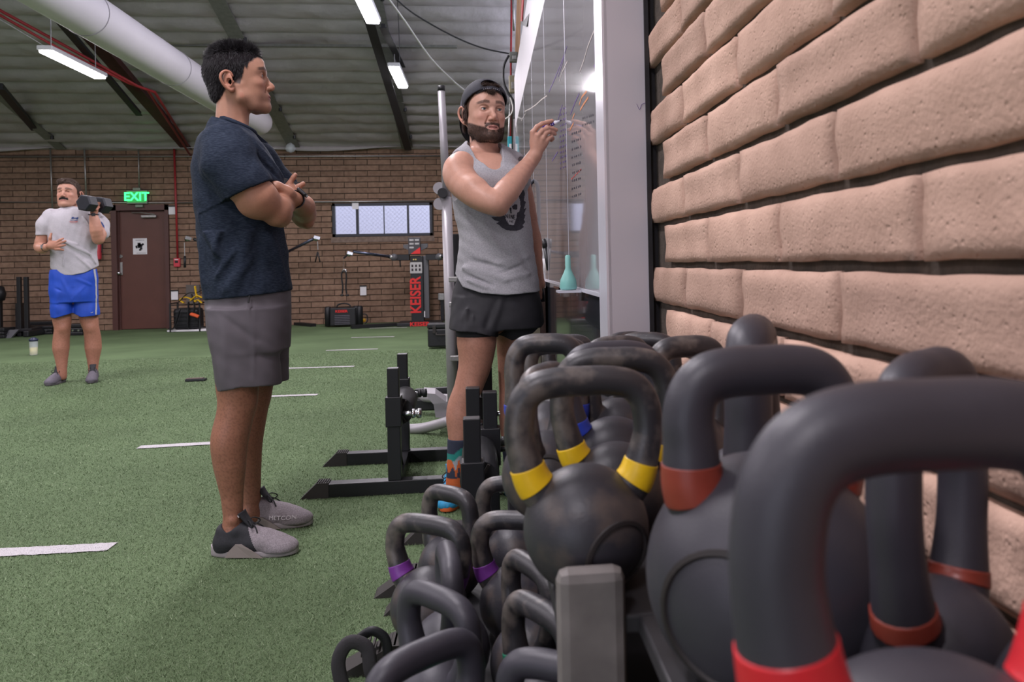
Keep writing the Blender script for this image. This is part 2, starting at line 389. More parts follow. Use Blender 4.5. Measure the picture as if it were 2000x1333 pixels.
for i, (a, b, th) in enumerate(MARKS):
    t = (b - a); L_ = np.linalg.norm(t); t /= L_; nrm = np.array((-t[1], t[0], 0)); far = a[1] > 6
    mb = MB(); k = max(8, int(L_ / .02)); V = []; rs2 = np.random.RandomState(i)
    for j in range(k + 1):
        w0, w1 = th / 2 + rs2.randn() * .002, th / 2 + rs2.randn() * .002; p = a + t * L_ * j / k; V += [p - nrm * w0 + (0, 0, .004), p + nrm * w1 + (0, 0, .004)]
    mb.add(V, [(2 * j, 2 * j + 2, 2 * j + 3, 2 * j + 1) for j in range(k)])
    e = mb.build('yard_mark', m_mark); tag(e, ['longest-looking white yard mark, cut by the left edge of the photo', 'white yard mark running behind the calves of the navy-shirted man, second from the front', 'white yard mark third from the front', 'white yard mark fourth from the front', 'white yard mark fifth from the front', 'white yard mark second from the back wall', 'smallest-looking white yard mark, nearest the back wall'][i], 'turf mark', 'white marks across the turf')

o = MB().span((-12, YB + .3, -.1), (6, YB + 14, 0)).build('ground', mat('outside ground', (.3, .28, .25), .9)); tag(o, kind='structure')
# ---------------------------------------------------------------- overhead things
m_white = mat('white paint', (.75, .73, .75), .5)
m_chrome = mat('chrome', (.62, .62, .64), .22, 1)
m_galv = mat('galvanised', (.42, .41, .40), .4, .8, noise=.2, nscale=40)
m_black = mat('black plastic', (.012, .012, .014), .45)
m_red = mat('red pipe paint', (.30, .02, .025), .45)
m_lamp = mat('lit diffuser', (1, 1, 1), .5, emit=(.97, .95, 1.0), estr=14)
nm = ['lit tube light cut by the top edge of the photo', 'small-looking lit tube light nearest the back wall, above the grey upright', 'long lit tube light at upper left under the red pipes']
for i, (tx, tz, y0, y1) in enumerate(TUBES):
    if i < 3: e = empty('tube_light', (tx, (y0 + y1) / 2, tz), 0, nm[i], 'light')
    else: e = empty('tube_light', (tx, (y0 + y1) / 2, tz), 0, 'white tube light outside the picture, %s' % ('second row, second from the back wall', 'first row, third from the back wall', 'first row, fourth from the back wall', 'second row, third from the back wall', 'second row, added behind the camera', 'first row, added behind the camera', 'third row, nearest the back wall', 'third row, middle one', 'third row, farthest from the back wall')[i - 3], 'light', 'tube lights outside the picture')
    L_ = y1 - y0
    MB().box((0, 0, .025), (.16, L_ + .03, .05), None, .01).build('housing', m_white, e)
    MB().box((0, 0, -.012), (.135, L_ - .02, .03), None, .01).build('diffuser', m_lamp, e)
    for sy in (-1, 1): MB().cyl((0, sy * L_ * .4, .05), (0, sy * L_ * .4, max(zc((y0 + y1) / 2) - tz - .08, .1)), .006, 6).build('hanger', m_galv, e)
# white fabric duct
dc = W(508, 240, 12.0); r_d = 25 * 12.0 / FPX
m_duct = mat('duct fabric', (.66, .62, .66), .55, noise=.06, nscale=2, bump=.15, bscale=5, bdist=.01)
e = empty('fabric_duct', (dc[0], 12.0, dc[2]), 0, 'fat white round fabric air duct running under the roof behind the navy-shirted man', 'duct')
y0 = dc[1]; prof = [(0.02, .0), (r_d * .8, -.01), (r_d * .97, -.03), (r_d, -.08)]
prof += [(r_d * (1 + .004 * math.sin(k * 2.1)), -.1 - k * .3) for k in range(1, 30)]
MB().lathe([(a, b + dc[1] - 12.0) for a, b in prof][::-1], (0, 0, 0), 40, (0, 1, 0)).build('tube', m_duct, e, True)
for k in range(4):
    yy = dc[1] - 12.0 - 1.5 - 1.9 * k; MB().tube([(r_d * 1.006 * math.cos(a), yy, r_d * 1.006 * math.sin(a)) for a in np.linspace(0, 2 * PI, 40)[:-1]], .005, 6, True).build('seam_ring', mat('duct seam', (.3, .28, .3), .7), e, True)
wa = W(0, 35, 9.2) ; 
def wirethrough(name, pts, r, m, label, cat='cable', parent=None, n=8, group=None, seg=8):
    o = MB().tube(catmull(pts, n), r, seg).build(name, m, parent, True)
    if parent is None: tag(o, label, cat, group)
    return o
m_cableW = mat('white cable', (.62, .60, .56), .6)
m_cableB = mat('black cable', (.015, .015, .017), .5)
wirethrough('duct_cable', [W(108, 0, 8.6), W(165, 35, 9.0), W(270, 108, 9.9), W(360, 175, 10.9), W(428, 218, 11.9)], .0075, m_cableW, 'thin white support cable running along the left side of the fabric duct')
# dark struts and beams at upper left and centre
def beam(name, a, b, da, db, w, h, m, label, cat='beam'):
    pa, pb = W(*a, da), W(*b, db)
    e = empty(name, pa, 0, label, cat); v = pb - pa
    MB().beam((0, 0, 0), v, w, h).build('web', m, e)
    MB().beam((0, 0, -h / 2), v + np.array((0, 0, -h / 2)), w * 1.7, h * .16).build('flange', m, e)
    return e
beam('roof_strut', (84, 0), (272, 222), 8.6, 11.6, .05, .06, m_beam, 'thin black strut at upper left, ending in a red foot above the door')
m_rbeam = mat('primer red steel', (.07, .018, .018), .55, noise=.4, nscale=10)
beam('roof_beam', (120, 0), (372, 292), 9.0, 13.7, .10, .12, m_rbeam, 'dark red-brown roof beam at upper left, right of the thin black strut')
beam('roof_beam', (720, 30), (797, 288), 9.7, 13.8, .07, .09, m_beam, 'black sloping roof beam beside the two tube lights')
beam('roof_strut', (748, 50), (786, 128), 9.4, 11.2, .05, .05, m_beam, 'short dark bar joining the two tube lights')
beam('roof_beam', (0, 168), (95, 282), 10.6, 13.7, .06, .08, m_beam, 'black sloping roof beam in the far left corner of the ceiling')
# horizontal dark strut channel
beam('strut_channel', (85, 86), (892, 91), 10.7, 10.7, .035, .035, m_grey, 'long grey-green channel running level across the ceiling', 'channel')
# red sprinkler pipes
def pipe(name, pts, r, m, label, cat='pipe', n=1, group=None):
    return wirethrough(name, pts, r, m, label, cat, None, n, group, 10)
pipe('sprinkler_pipe', [W(-20, 268, 13.75), W(300, 268, 13.85), W(900, 268, 14.1)], .02, m_red, 'long level red sprinkler pipe just above the back wall')
pipe('sprinkler_pipe', [W(-10, 15, 8.8), W(110, 80, 9.4), W(268, 168, 10.4), W(302, 180, 10.6)] + [W(368, 285, 13.4)], .018, m_red, 'upper of two red pipes slanting over the left tube light')
pipe('sprinkler_pipe', [W(-10, 24, 8.8), W(110, 92, 9.4), W(250, 162, 10.3), W(288, 176, 10.6)] + [W(372, 304, 13.5)], .016, m_red, 'lower of two red pipes slanting over the left tube light')
pipe('conduit', [W(-10, 32, 8.8), W(95, 95, 9.4), W(165, 120, 9.8)], .009, m_galv, 'thin grey conduit feeding the left tube light')
# overhead loose cables at the top centre
wirethrough('ceiling_cable', [W(757, -5, 8.5), W(790, 40, 8.9), W(840, 112, 9.6), W(885, 158, 10.3), W(912, 180, 10.6)], .011, m_cableW, 'slack off-white cable hanging from the ceiling towards the capped man')
wirethrough('ceiling_cable', [W(770, -5, 8.5), W(810, 28, 8.6), W(880, 68, 8.7), W(940, 93, 8.75), W(1000, 106, 8.8)], .009, m_cableB, 'slack dark cable swinging from the ceiling to the grey junction box')
wirethrough('ceiling_wire', [W(776, -5, 9.2), W(779, 60, 9.2), W(781, 122, 9.2)], .004, m_cableB, 'very thin dark wire hanging straight down near the tube lights')
# ---------------------------------------------------------------- back wall: conduits and pipes
def wallpipe(name, a, b, r, m, label, off=.04, cat='conduit'):
    pa, pb = WY(*a, YB - off), WY(*b, YB - off); return pipe(name, [pa, pb], r, m, label, cat)
wallpipe('conduit', (-20, 306.5), (1000, 304.5), .013, m_galv, 'upper level steel conduit running the length of the back wall')
wallpipe('conduit', (345, 396.5), (900, 392.5), .012, m_galv, 'lower level steel conduit passing over the back window', .045)
wallpipe('conduit', (-20, 395), (345, 396.5), .009, m_galv, 'thin level conduit on the back wall passing above the brown door', .03)
wallpipe('conduit', (98, 285), (103, 420), .013, m_galv, 'vertical steel conduit behind the left shoulder of the man in blue shorts', .06)
wallpipe('conduit', (164, 272), (169, 400), .014, m_galv, 'vertical steel conduit just above the raised dumbbell', .06)
wallpipe('conduit', (270, 282), (272, 370), .011, m_galv, 'vertical steel conduit dropping to the exit sign', .06)
wallpipe('sprinkler_pipe', (340, 286), (347, 505), .017, m_red, 'vertical red pipe running down to the fire alarm pull box', .05, 'pipe')
# door
m_door = mat('brown door paint', (.115, .045, .034), .42, noise=.12, nscale=5, bump=.1, bscale=80)
m_dframe = mat('brown frame paint', (.085, .035, .03), .45)
yf = YB - .03
def q(px, py, y=None): return WY(px, py, YB if y is None else y)
fw = .085
door = MB().span((dx0 + fw, YB + .06, .01), (dx1 - fw + .02, YB + .10, dz1 - fw - .02)).build('door_1', m_door); tag(door, kind='structure')
fr = MB().span((dx0, yf, 0), (dx0 + fw, YB + .14, dz1)).span((dx1 - fw * .7, yf, 0), (dx1, YB + .14, dz1)).span((dx0, yf, dz1 - fw * 1.1), (dx1, YB + .14, dz1)).span((dx0 + fw, YB + .04, 0), (dx0 + fw + .02, YB + .06, dz1 - fw)).build('frame', m_dframe, door)
MB().span((dx0, YB + .1, 0), (dx1, YB + .2, dz1)).build('backing', m_dframe, door)
hp = q(234.5, 525, YB + .055)
h = MB().box((hp[0], YB + .052, hp[2]), (.085, .02, .22), None, .006).build('handle_plate', m_galv, door)
kp = q(231, 534)
MB().lathe([(.012, 0), (.012, -.03), (.026, -.04), (.03, -.06), (.022, -.075), (.0, -.078)], (kp[0] + .01, YB + .045, kp[2]), 16, (0, 1, 0)).build('knob', m_chrome, h, True)
lk = q(234, 501); MB().cyl((lk[0], YB + .06, lk[2]), (lk[0], YB + .04, lk[2]), .028, 16).build('deadbolt', m_chrome, door)
c0 = q(292, 423, YB + .04); cl = MB().box((c0[0], YB + .02, c0[2]), (.24, .06, .045), None, .008).build('door_closer', m_galv, door)
MB().tube([(c0[0] + .1, YB, c0[2] + .03), (c0[0] - .1, YB - .03, c0[2] + .06), (c0[0] - .28, YB + .03, c0[2] + .065)], .008, 8).build('closer_arm', m_galv, cl)
# notice on the door
m_paper = mat('paper', (.72, .70, .72), .8)
m_ink = mat('black ink', (.03, .025, .03), .8)
c0 = q(273.5, 481.5, YB + .055); e = empty('notice', (c0[0], YB + .055, c0[2]), 0, 'white notice with a dark picture taped to the brown door', 'notice')
MB().box((0, 0, 0), (.225, .003, .27)).build('sheet', m_paper, e)
mb = MB(); rs = np.random.RandomState(3)
for k in range(16): mb.box((rs.uniform(-.06, .06), -.003, rs.uniform(-.07, .05)), (rs.uniform(.02, .05), .002, rs.uniform(.02, .05)))
mb.box((0, -.003, .105), (.14, .002, .006)).box((.02, -.003, -.115), (.15, .002, .006)); mb.build('picture', m_ink, e)
# EXIT sign
c0 = q(267, 385, YB - .08); e = empty('exit_sign', (c0[0], YB - .08, c0[2]), 0, 'lit green exit sign above the brown door', 'sign')
m_exitb = mat('exit green face', (.02, .28, .05), .3, emit=(.05, .6, .12), estr=.35); m_exit = mat('exit letters', (.1, 1, .3), .4, emit=(.03, 1.0, .20), estr=2.2)
m_exitf = mat('exit frame', (.18, .22, .17), .4, .5)
MB().box((0, .02, 0), (.33, .04, .23), None, .006).build('case', m_exitf, e)
MB().box((0, -.004, 0), (.285, .01, .185)).build('face', m_exitb, e)
place_text('letters', 'EXIT', .2, (0, -.012, 0), (1, 0, 0), (0, 0, 1), m_exit, e, .003, .004, .98)
MB().box((0, .02, .135), (.12, .05, .04), None, .004).build('canopy', m_exitf, e); MB().box((0.03, .03, -.15), (.12, .06, .05), None, .008).build('junction_box', m_exitf, e)
# fire alarm
c0 = q(346, 513, YB - .03); e = empty('fire_alarm_pull', (c0[0], YB - .03, c0[2]), 0, 'small red fire alarm pull box on the back wall right of the door', 'alarm box')
m_redp = mat('red plastic', (.55, .05, .07), .4)
MB().box((0, 0, 0), (.10, .06, .15), None, .01).build('case', m_redp, e); MB().box((0, -.034, .012), (.05, .012, .035), None, .003).build('pull_handle', m_black, e); MB().box((0, -.032, .05), (.06, .004, .012)).build('label_plate', m_white, e)
# papers and clip boards on the back wall
for (px, py, w, h_, lb) in ((336, 411, .11, .14, 'white sheet under a dark strip at the top right corner of the door frame'), (341, 577, .11, .155, 'white sheet hanging on the back wall above the strap basket'), (709.5, 568, .105, .16, 'white sheet pinned to the back wall between the trainer arm and black speaker-like unit'), (694, 402, .11, .12, 'white sheet hanging over the top left of the back window')):
    c0 = q(px, py, YB - .03); e = empty('wall_sheet', (c0[0], YB - .03, c0[2]), 0, lb, 'sheet')
    MB().box((0, 0, 0), (w, .004, h_)).build('sheet', m_paper, e); MB().box((0, -.004, h_ / 2), (w * 1.15, .012, .022)).build('clip_strip', m_black, e)
# red fire extinguisher peeking behind the man in blue shorts
c0 = q(190, 484, YB - .1); e = empty('fire_extinguisher', (c0[0], YB - .1, c0[2] - .2), 0, 'red fire extinguisher mostly hidden behind the man in blue shorts', 'extinguisher')
MB().lathe([(.05, 0), (.058, .01), (.06, .03), (.06, .3), (.05, .345), (.022, .365), (.02, .38)], (0, 0, 0), 20).build('cylinder', m_redp, e, True)
MB().box((0, -.02, .40), (.03, .09, .03), None, .005).cyl((0, 0, .37), (0, 0, .42), .015).build('valve', m_black, e); MB().tube(catmull([(.02, 0, .40), (.07, 0, .38), (.075, 0, .2), (.07, 0, .12)], 5), .009, 8).build('hose', m_black, e)
# window
m_alum = mat('dark aluminium', (.03, .032, .04), .4, .4)
m_pane = mat('window glass', (.9, .95, 1), .25, trans=1, ior=1.1, alpha=.25)
wn = MB(); t_ = .045
wn.span((wx0, YB - .02, wz0), (wx1, YB + .06, wz0 + t_)).span((wx0, YB - .02, wz1 - t_), (wx1, YB + .06, wz1)).span((wx0, YB - .02, wz0), (wx0 + t_, YB + .06, wz1)).span((wx1 - t_, YB - .02, wz0), (wx1, YB + .06, wz1))
window = wn.build('window_1', m_alum); tag(window, kind='structure')
xs = [wx0 + t_] + [q(p, 430)[0] for p in (698, 750, 797)] + [wx1 - t_]
for i, p in enumerate((698, 750, 797)):
    w_ = (.045, .014, .035)[i]; x = q(p, 430)[0]; MB().span((x - w_ / 2, YB - .012, wz0 + t_), (x + w_ / 2, YB + .05, wz1 - t_)).build('mullion', m_alum, window)
for a, b in zip(xs[:-1], xs[1:]): MB().span((a, YB + .018, wz0 + t_), (b, YB + .022, wz1 - t_)).build('pane', m_pane, window)
# outside: roof slope of a neighbouring building and a chain-link fence
m_out = mat('sunlit roof', (.46, .46, .54), .9)
e = tag(MB().add([(wx0 - 3, YB + 5, 0), (wx1 + 3, YB + 5, 0), (wx1 + 3, YB + 5.5, 2.32), (wx0 - 3, YB + 5.5, 2.75), (wx0 - 3, YB + 9, 0), (wx1 + 3, YB + 9, 0)], [(0, 1, 2, 3), (3, 2, 5, 4), (0, 3, 4), (1, 5, 2)]).build('outside_shed', m_out), 'pale sunlit shed roof seen through the back window', 'roof')
mb = MB(); m_wire = mat('fence wire', (.6, .6, .66), .6)
x0, x1, z0, z1 = wx0 - .3, wx1 + .3, 1.2, 2.9
for k in range(60):
    a = x0 - 1.7 + k * .08
    for sg in (1, -1):
        p0 = [a if sg > 0 else a + 1.7, z0]; p1 = [a + 1.7 if sg > 0 else a, z1]
        mb.beam((p0[0], YB + 1.2 + .01 * sg, p0[1]), (p1[0], YB + 1.2 + .01 * sg, p1[1]), .004, .004)
for xx_ in (x0, x1): mb.cyl((xx_, YB + 1.2, 0), (xx_, YB + 1.2, z1), .03, 8)
e = mb.build('chain_link_fence', m_wire); tag(e, 'grey chain-link fence just outside the back window', 'fence')
# ---------------------------------------------------------------- whiteboard cabinet on the right-hand side
XB = .34
Yn = WX(1187, 575, XB)[1]; Yg = WX(1172, 575, XB)[1]; Yfar = WX(1007, 300, XB)[1]
zb = WX(1184, 575.6, XB)[2]; zt = WX(1064, 0, XB)[2]; zh = WX(1020, 55, XB)[2]
m_col = mat('pale grey laminate', (.50, .47, .51), .5, noise=.08, nscale=2)
m_frame = mat('white aluminium trim', (.66, .65, .72), .3, .3)
xc = XB + (D - XB) * (1270 - 1187) / (1283 - 1187)
MB_ = MB().span((XB + .004, Yn, 0), (xc, Yn + .03, 3.1)).build('trim_1', m_col); tag(MB_, kind='structure')
o = MB().span((xc, Yn - .006, 0), (xc + .012, Yn + .03, 3.1)).build('trim_2', m_beam); tag(o, kind='structure')
o = MB().span((xc + .012, Yn + .02, 0), (D + .02, Yn + .04, 3.1)).build('trim_3', m_beam); tag(o, kind='structure')
# purple scribble on the pale end panel
board = empty('whiteboard', (XB, Yg, zb), 0, 'long glossy grey glass writing board with faint marker lines on the right wall', 'whiteboard')
m_board = mat('smoked glass board', (.33, .31, .33), .06, coat=0, spec=.45, noise=.1, nscale=2)
N_ = m_board.node_tree.nodes
m_low = mat('dark glass lower panel', (.03, .032, .04), .12, coat=.5)
MB().span((-.002, Yn - Yg, -zb), (.012, -.001, 3.0 - zb)).build('edge_trim', m_frame, board)
ysm = [0.0] + [WX(p, 400, XB)[1] - Yg for p in (1109, 1068.5)]
while ysm[-1] + 1.05 < Yfar - Yg: ysm.append(ysm[-1] + 1.08)
ysm[-1] = Yfar - Yg
for a, b in zip(ysm[:-1], ysm[1:]):
    MB().span((0, a + .003, 0), (.02, b - .003, zt - zb)).build('glass_panel', m_board, board)
    MB().span((0.004, a + .003, -zb + .02), (.02, b - .003, -.012)).build('lower_panel', m_low, board)
    MB().span((-.001, b - .003, 0), (.02, b + .003, zt - zb)).build('joint_strip', m_frame, board)
MB().span((-.004, 0, -.012), (.02, Yfar - Yg, 0)).build('bottom_rail', m_frame, board)
MB().span((.002, 0, zt - zb), (.02, Yfar - Yg, zh - zb)).build('header', m_col, board)
MB().span((.02, Yn - Yg + .03, -zb), (.13, Yfar - Yg, zh - zb)).build('carcass', m_col, board)
# marker writing on the glass: short strokes in text-like rows
inkP = mat('purple marker', (.10, .05, .22), .7); inkO = mat('orange marker', (.55, .2, .07), .7); inkK = mat('black marker', (.04, .035, .05), .7); inkW = mat('pale smear', (.45, .40, .38), .8); inkR = mat('red marker', (.45, .06, .05), .7)
def stroke(pts, r, m, name='marker_writing'):
    P = [WX(px, py, XB - .0008) - np.array((XB, Yg, zb)) for px, py in pts]
    mb = MB()
    for a, b in zip(P[:-1], P[1:]):
        t = b - a; n = np.array((0, -t[2], t[1])); n /= np.linalg.norm(n) + 1e-9; n *= r
        mb.add([a - n, b - n, b + n, a + n], [(0, 1, 2, 3)])
    return mb
def strokes(name, lst, r, m):
    mb = MB()
    for pts in lst:
        s = stroke(pts, r, m); mb.add(s.v, s.f)
    mb.build(name, m, board)['kind'] = 'stuff'
strokes('purple_lines', [[(1107, 90), (1100, 112), (1085, 150), (1072, 180)], [(1172, 115), (1160, 130)], [(1131, 183), (1123, 200), (1114, 224)], [(1089, 297), (1078, 315)], [(1098, 205), (1088, 240)], [(1104, 100), (1097, 128), (1090, 150)]], .0032, inkP)
strokes('orange_lines', [[(1149, 190), (1140, 203), (1133, 215)], [(1146, 178), (1136, 190), (1131, 205)], [(1122, 222), (1118, 232)], [(1120, 240), (1113, 254)]], .004, inkO)
strokes('pale_lines', [[(1160, 60), (1148, 90), (1140, 118), (1132, 140)], [(1068, 187), (1057, 195), (1046, 205), (1036, 212), (1024, 218)], [(1022, 205), (1026, 222), (1018, 236)], [(1108, 120), (1098, 140), (1092, 160)]], .0035, inkW)
rs = np.random.RandomState(11)
def scribble(x0, x1, y0, y1, rows, n, col, nm_):
    L_ = []
    for r_ in range(rows):
        y = y0 + (y1 - y0) * r_ / max(rows - 1, 1)
        for k in range(n):
            x = x0 + (x1 - x0) * (k + rs.rand() * .3) / n; w = (x1 - x0) / n * .6; hh = rs.uniform(2.5, 5.5); sl = -.42 * w
            a = [(x, y + hh * .5), (x + w * .3, y - hh * .5), (x + w * .6, y + hh * .4), (x + w, y - hh * .3)]
            if rs.rand() < .5: a = a[::-1][:3]
            L_.append([(p, q_ + (p - x0) * -.35) for p, q_ in a])
    strokes(nm_, L_, .0026, col)
scribble(1092, 1107, 215, 330, 12, 3, inkP, 'purple_writing')
scribble(1116, 1135, 262, 385, 9, 5, inkK, 'black_writing')
scribble(1136, 1160, 232, 245, 2, 6, inkK, 'black_writing')
strokes('red_dashes', [[(1116 + k * 3.4, 350 - k * 3.4), (1118 + k * 3.4, 348 - k * 3.4)] for k in range(6)], .003, inkR)
c0 = WY(1252, 207, Yn - .002); mb = MB().tube(catmull([(c0[0] - .012, Yn - .001, c0[2] + .006), (c0[0] - .004, Yn - .001, c0[2] - .01), (c0[0] + .002, Yn - .001, c0[2] + .004), (c0[0] + .012, Yn - .001, c0[2] + .008)], 4), .0006, 5); o = mb.build('scribble', inkP); tag(o, 'small purple marker scribble on the pale end panel beside the brick', 'scribble')
# clip tray on the lower panel
c0 = WX(1095, 562, XB - .012); e = empty('clip_bracket', c0, 0, 'small chrome clip bracket under the front edge of the writing board', 'bracket')
MB().span((-.02, -.18, -.004), (.008, .12, .006)).span((-.02, -.18, -.03), (-.016, -.12, .004)).build('tray', m_chrome, e)
# counter ledge with bottles and markers behind the capped man
Yc = WX(1078, 550, XB - .02)[1]
m_wood = mat('dark walnut laminate', (.06, .035, .03), .4, noise=.5, nscale=8, stretch=(6, 6, 1))
zc0 = W(1066, 551, 4.4)[2]
cx = W(1052, 551, 4.4)[0]
e = empty('counter', (cx, 4.35, 0), 0, 'low walnut counter with a pale top between the capped man and the writing board', 'counter')
MB().span((0, 0, 0), (XB - .01 - cx, 1.6, zc0 - .03)).build('body', m_wood, e); MB().span((-.01, -.01, zc0 - .03), (XB - .008 - cx, 1.6, zc0)).build('worktop', mat('pale worktop', (.55, .5, .5), .35), e)
def on_counter(px, y): return W(px, 551, y)[0]
m_clear = mat('clear plastic', (.75, .8, .85), .12, alpha=.45, spec=.8)
x = on_counter(1052, 4.6); e = empty('spray_bottle', (x + .05, 4.6, zc0), 0, 'clear plastic bottle with a white label on the counter behind the capped man', 'bottle')
MB().lathe([(.033, 0), (.036, .01), (.036, .16), (.02, .2), (.013, .215), (.013, .24)], (0, 0, 0), 20).build('body', m_clear, e, True); MB().lathe([(.016, .235), (.016, .262), (.006, .27)], (0, 0, 0), 16).build('cap', m_white, e, True)
MB().lathe([(.0365, .05), (.0365, .13)], (0, 0, 0), 20).build('label', m_paper, e, True)
for k, (px0, py0, px1, py1, lb) in enumerate(((1062, 468, 1072, 528, 'left-hand black marker holder clipped to the board edge beside the counter'), (1069, 466, 1074, 524, 'right-hand black marker holder clipped to the board edge beside the counter'))):
    a, b = W(px0, py0, 4.3), W(px1, py1, 4.25); e = empty('marker_pen', b, 0, lb, 'marker')
    v = a - b; MB().cyl((0, 0, 0), v * .72, .012, 12).build('barrel', m_black, e, True); MB().cyl(v * .72, v, .0135, 12).build('cap', m_black, e, True)
m_teal = mat('teal plastic', (.18, .42, .38), .35)
c0 = WX(1110, 552, XB - .045); e = empty('teal_bottle', (c0[0], c0[1], zb - .004), 0, 'pale teal squeeze bottle standing against the writing board', 'bottle')
MB().lathe([(.028, 0), (.031, .008), (.028, .035), (.016, .060), (.010, .075), (.0095, .118), (.006, .122)], (0, 0, 0), 20).build('body', m_teal, e, True)
MB().box((.0, 0, -.006), (.08, .1, .008)).build('ledge', m_frame, e)
# grey belt hanging on the far end (hangs against the glass)
m_belt = mat('dark grey webbing', (.05, .05, .065), .8)
e = empty('hanging_strap', W(1045, 352, 5.3), 0, 'dark grey looped strap hanging beside the glass behind the capped man', 'strap')
P = [np.array(W(a, b, 5.3)) - np.array(W(1045, 352, 5.3)) for a, b in ((1045, 352), (1054, 362), (1055, 385), (1050, 405), (1044, 430), (1046, 450))]
MB().tube(catmull(P, 6), .012, 8, flat=.4).build('loop', m_belt, e, True); P2 = [np.array(W(a, b, 5.28)) - np.array(W(1045, 352, 5.3)) for a, b in ((1045, 352), (1036, 362), (1035, 400), (1037, 450), (1040, 478))]
MB().tube(catmull(P2, 6), .03, 8, flat=.4).build('tail', m_belt, e, True)
# ---------------------------------------------------------------- services behind the board: studs, pipes, junction boxes
m_stud = mat('bare timber', (.42, .24, .13), .8, noise=.35, nscale=6, stretch=(8, 8, .6))
dz = 9.0
def vert(name, px0, py0, px1, py1, w, m, lb, cat, d=dz, rnd=True):
    a, b = W(px0, py0, d), W(px1, py1, d); r = w * d / FPX / 2
    o = (MB().tube([a, b], r, 10) if rnd else MB().beam(a, b, 2 * r, .05, (0, 1, 0))).build(name, m, None, rnd); return tag(o, lb, cat)
vert('timber_stud', 1014, 0, 1010, 110, 9, m_stud, 'bare timber stud at the top of the wall beside the hanging monitor', 'timber stud', 9.1, False)
vert('sprinkler_pipe', 999, -5, 996, 340, 4, m_red, 'vertical red pipe on the wall behind the capped man', 'pipe', 8.9)
vert('conduit', 1002, -5, 1004, 60, 5, m_galv, 'short bent grey conduit above the junction box', 'conduit', 8.7)
vert('conduit', 998, 180, 990, 330, 4, m_galv, 'grey conduit running down past the face of the capped man', 'conduit', 8.7)
vert('corner_post', 1008, 150, 1003, 688, 8, m_col, 'pale corner post at the far end of the writing board', 'post', 8.75, False)
for (px, py, w, h_, m, lb) in ((1003, 112, 17, 20, m_grey, 'grey junction box under the bent conduit'), (1000, 165, 12, 34, mat('beige box', (.33, .29, .2), .6), 'beige control box below the junction box'), (996, 286, 9, 38, mat('teal tool', (.02, .28, .34), .4), 'teal and white box fixed to the wall just right of the cap')):
    c0 = W(px, py, 8.6); s_ = 8.6 / FPX; e = empty('wall_box', c0, 0, lb, 'box')
    MB().box((0, 0, 0), (w * s_, .06, h_ * s_), None, .01).build('case', m, e); MB().box((w * s_ * .1, -.035, -h_ * s_ * .1), (w * s_ * .5, .012, h_ * s_ * .4), None, .004).build('cover', m_white if 'teal' in lb else m_galv, e)
wirethrough('wall_cable', [W(994, 108, 8.5), W(984, 130, 8.5), W(984, 160, 8.5), W(993, 182, 8.5), W(1003, 200, 8.5), W(1005, 232, 8.5)], .012, m_cableB, 'thick black cable looping down beside the capped man')
wirethrough('wall_cable', [W(997, 190, 8.5), W(1002, 212, 8.5), W(996, 226, 8.5), W(986, 233, 8.5)], .008, m_cableW, 'off-white cable loop beside the face of the capped man')
e = empty('wall_monitor', W(1030, 15, 6.0), 0, 'dark flat monitor hanging above the writing board, cut by the top of the photo', 'monitor')
c0 = np.array(W(1030, 15, 6.0)); P = [np.array(W(a, b, d)) - c0 for a, b, d in ((1018, -10, 6.6), (1042, -10, 5.2), (1028, 52, 5.6), (1017, 48, 6.6))]
MB().prism(P, (.03, .0, .0)).build('case', m_black, e); MB().prism([P[0] * .9 + P[1] * .1 + np.array((-.004, 0, 0)), P[0] * .7 + P[1] * .3 + np.array((-.004, 0, 0)), P[3] * .7 + P[2] * .3 + np.array((-.004, 0, 0.03)), P[3] * .9 + P[2] * .1 + np.array((-.004, 0, 0.03))], (.003, 0, 0)).build('screen', mat('red screen', (.2, .03, .03), .3, emit=(1, .1, .1), estr=.25), e)
# ================================================================ KETTLEBELL RACK
m_rack = mat('rack steel', (.03, .029, .032), .5, noise=.3, nscale=15)
m_post = mat('worn grey steel', (.20, .18, .17), .55, noise=.35, nscale=14, bump=.2, bscale=60)
e = empty('storage_rack', (.25, 1.2, 0), 0, 'low black steel two-tier rack under the kettlebells against the block wall', 'rack')
ZS, ZL = .625, .30
MB().span((-.18, -.37, ZS - .02), (.205, .95, ZS), .003).build('upper_shelf', m_rack, e)
MB().span((-.095, -1.1, ZS - .02), (.205, -.37, ZS), .003).build('upper_shelf', m_rack, e)
MB().span((-.40, -1.0, ZL - .02), (.205, .95, ZL), .003).build('lower_shelf', m_rack, e)
for (x, y, z) in ((-.17, .90, ZS), (.17, .90, ZS), (-.37, .90, ZL), (-.37, -1.0, ZL), (.17, -1.0, ZS)):
    MB().box((x, y, (z - .02) / 2), (.06, .06, z - .02), None, .004).build('leg', m_rack, e)
ap = W(1088, 1122, .82) ; bp = W(1226, 1122, .82)
MB().span((ap[0] - .25, ap[1] - 1.2, 0), (bp[0] - .25, ap[1] - 1.2 + .03, ap[2]), .012).build('front_post', m_post, e)

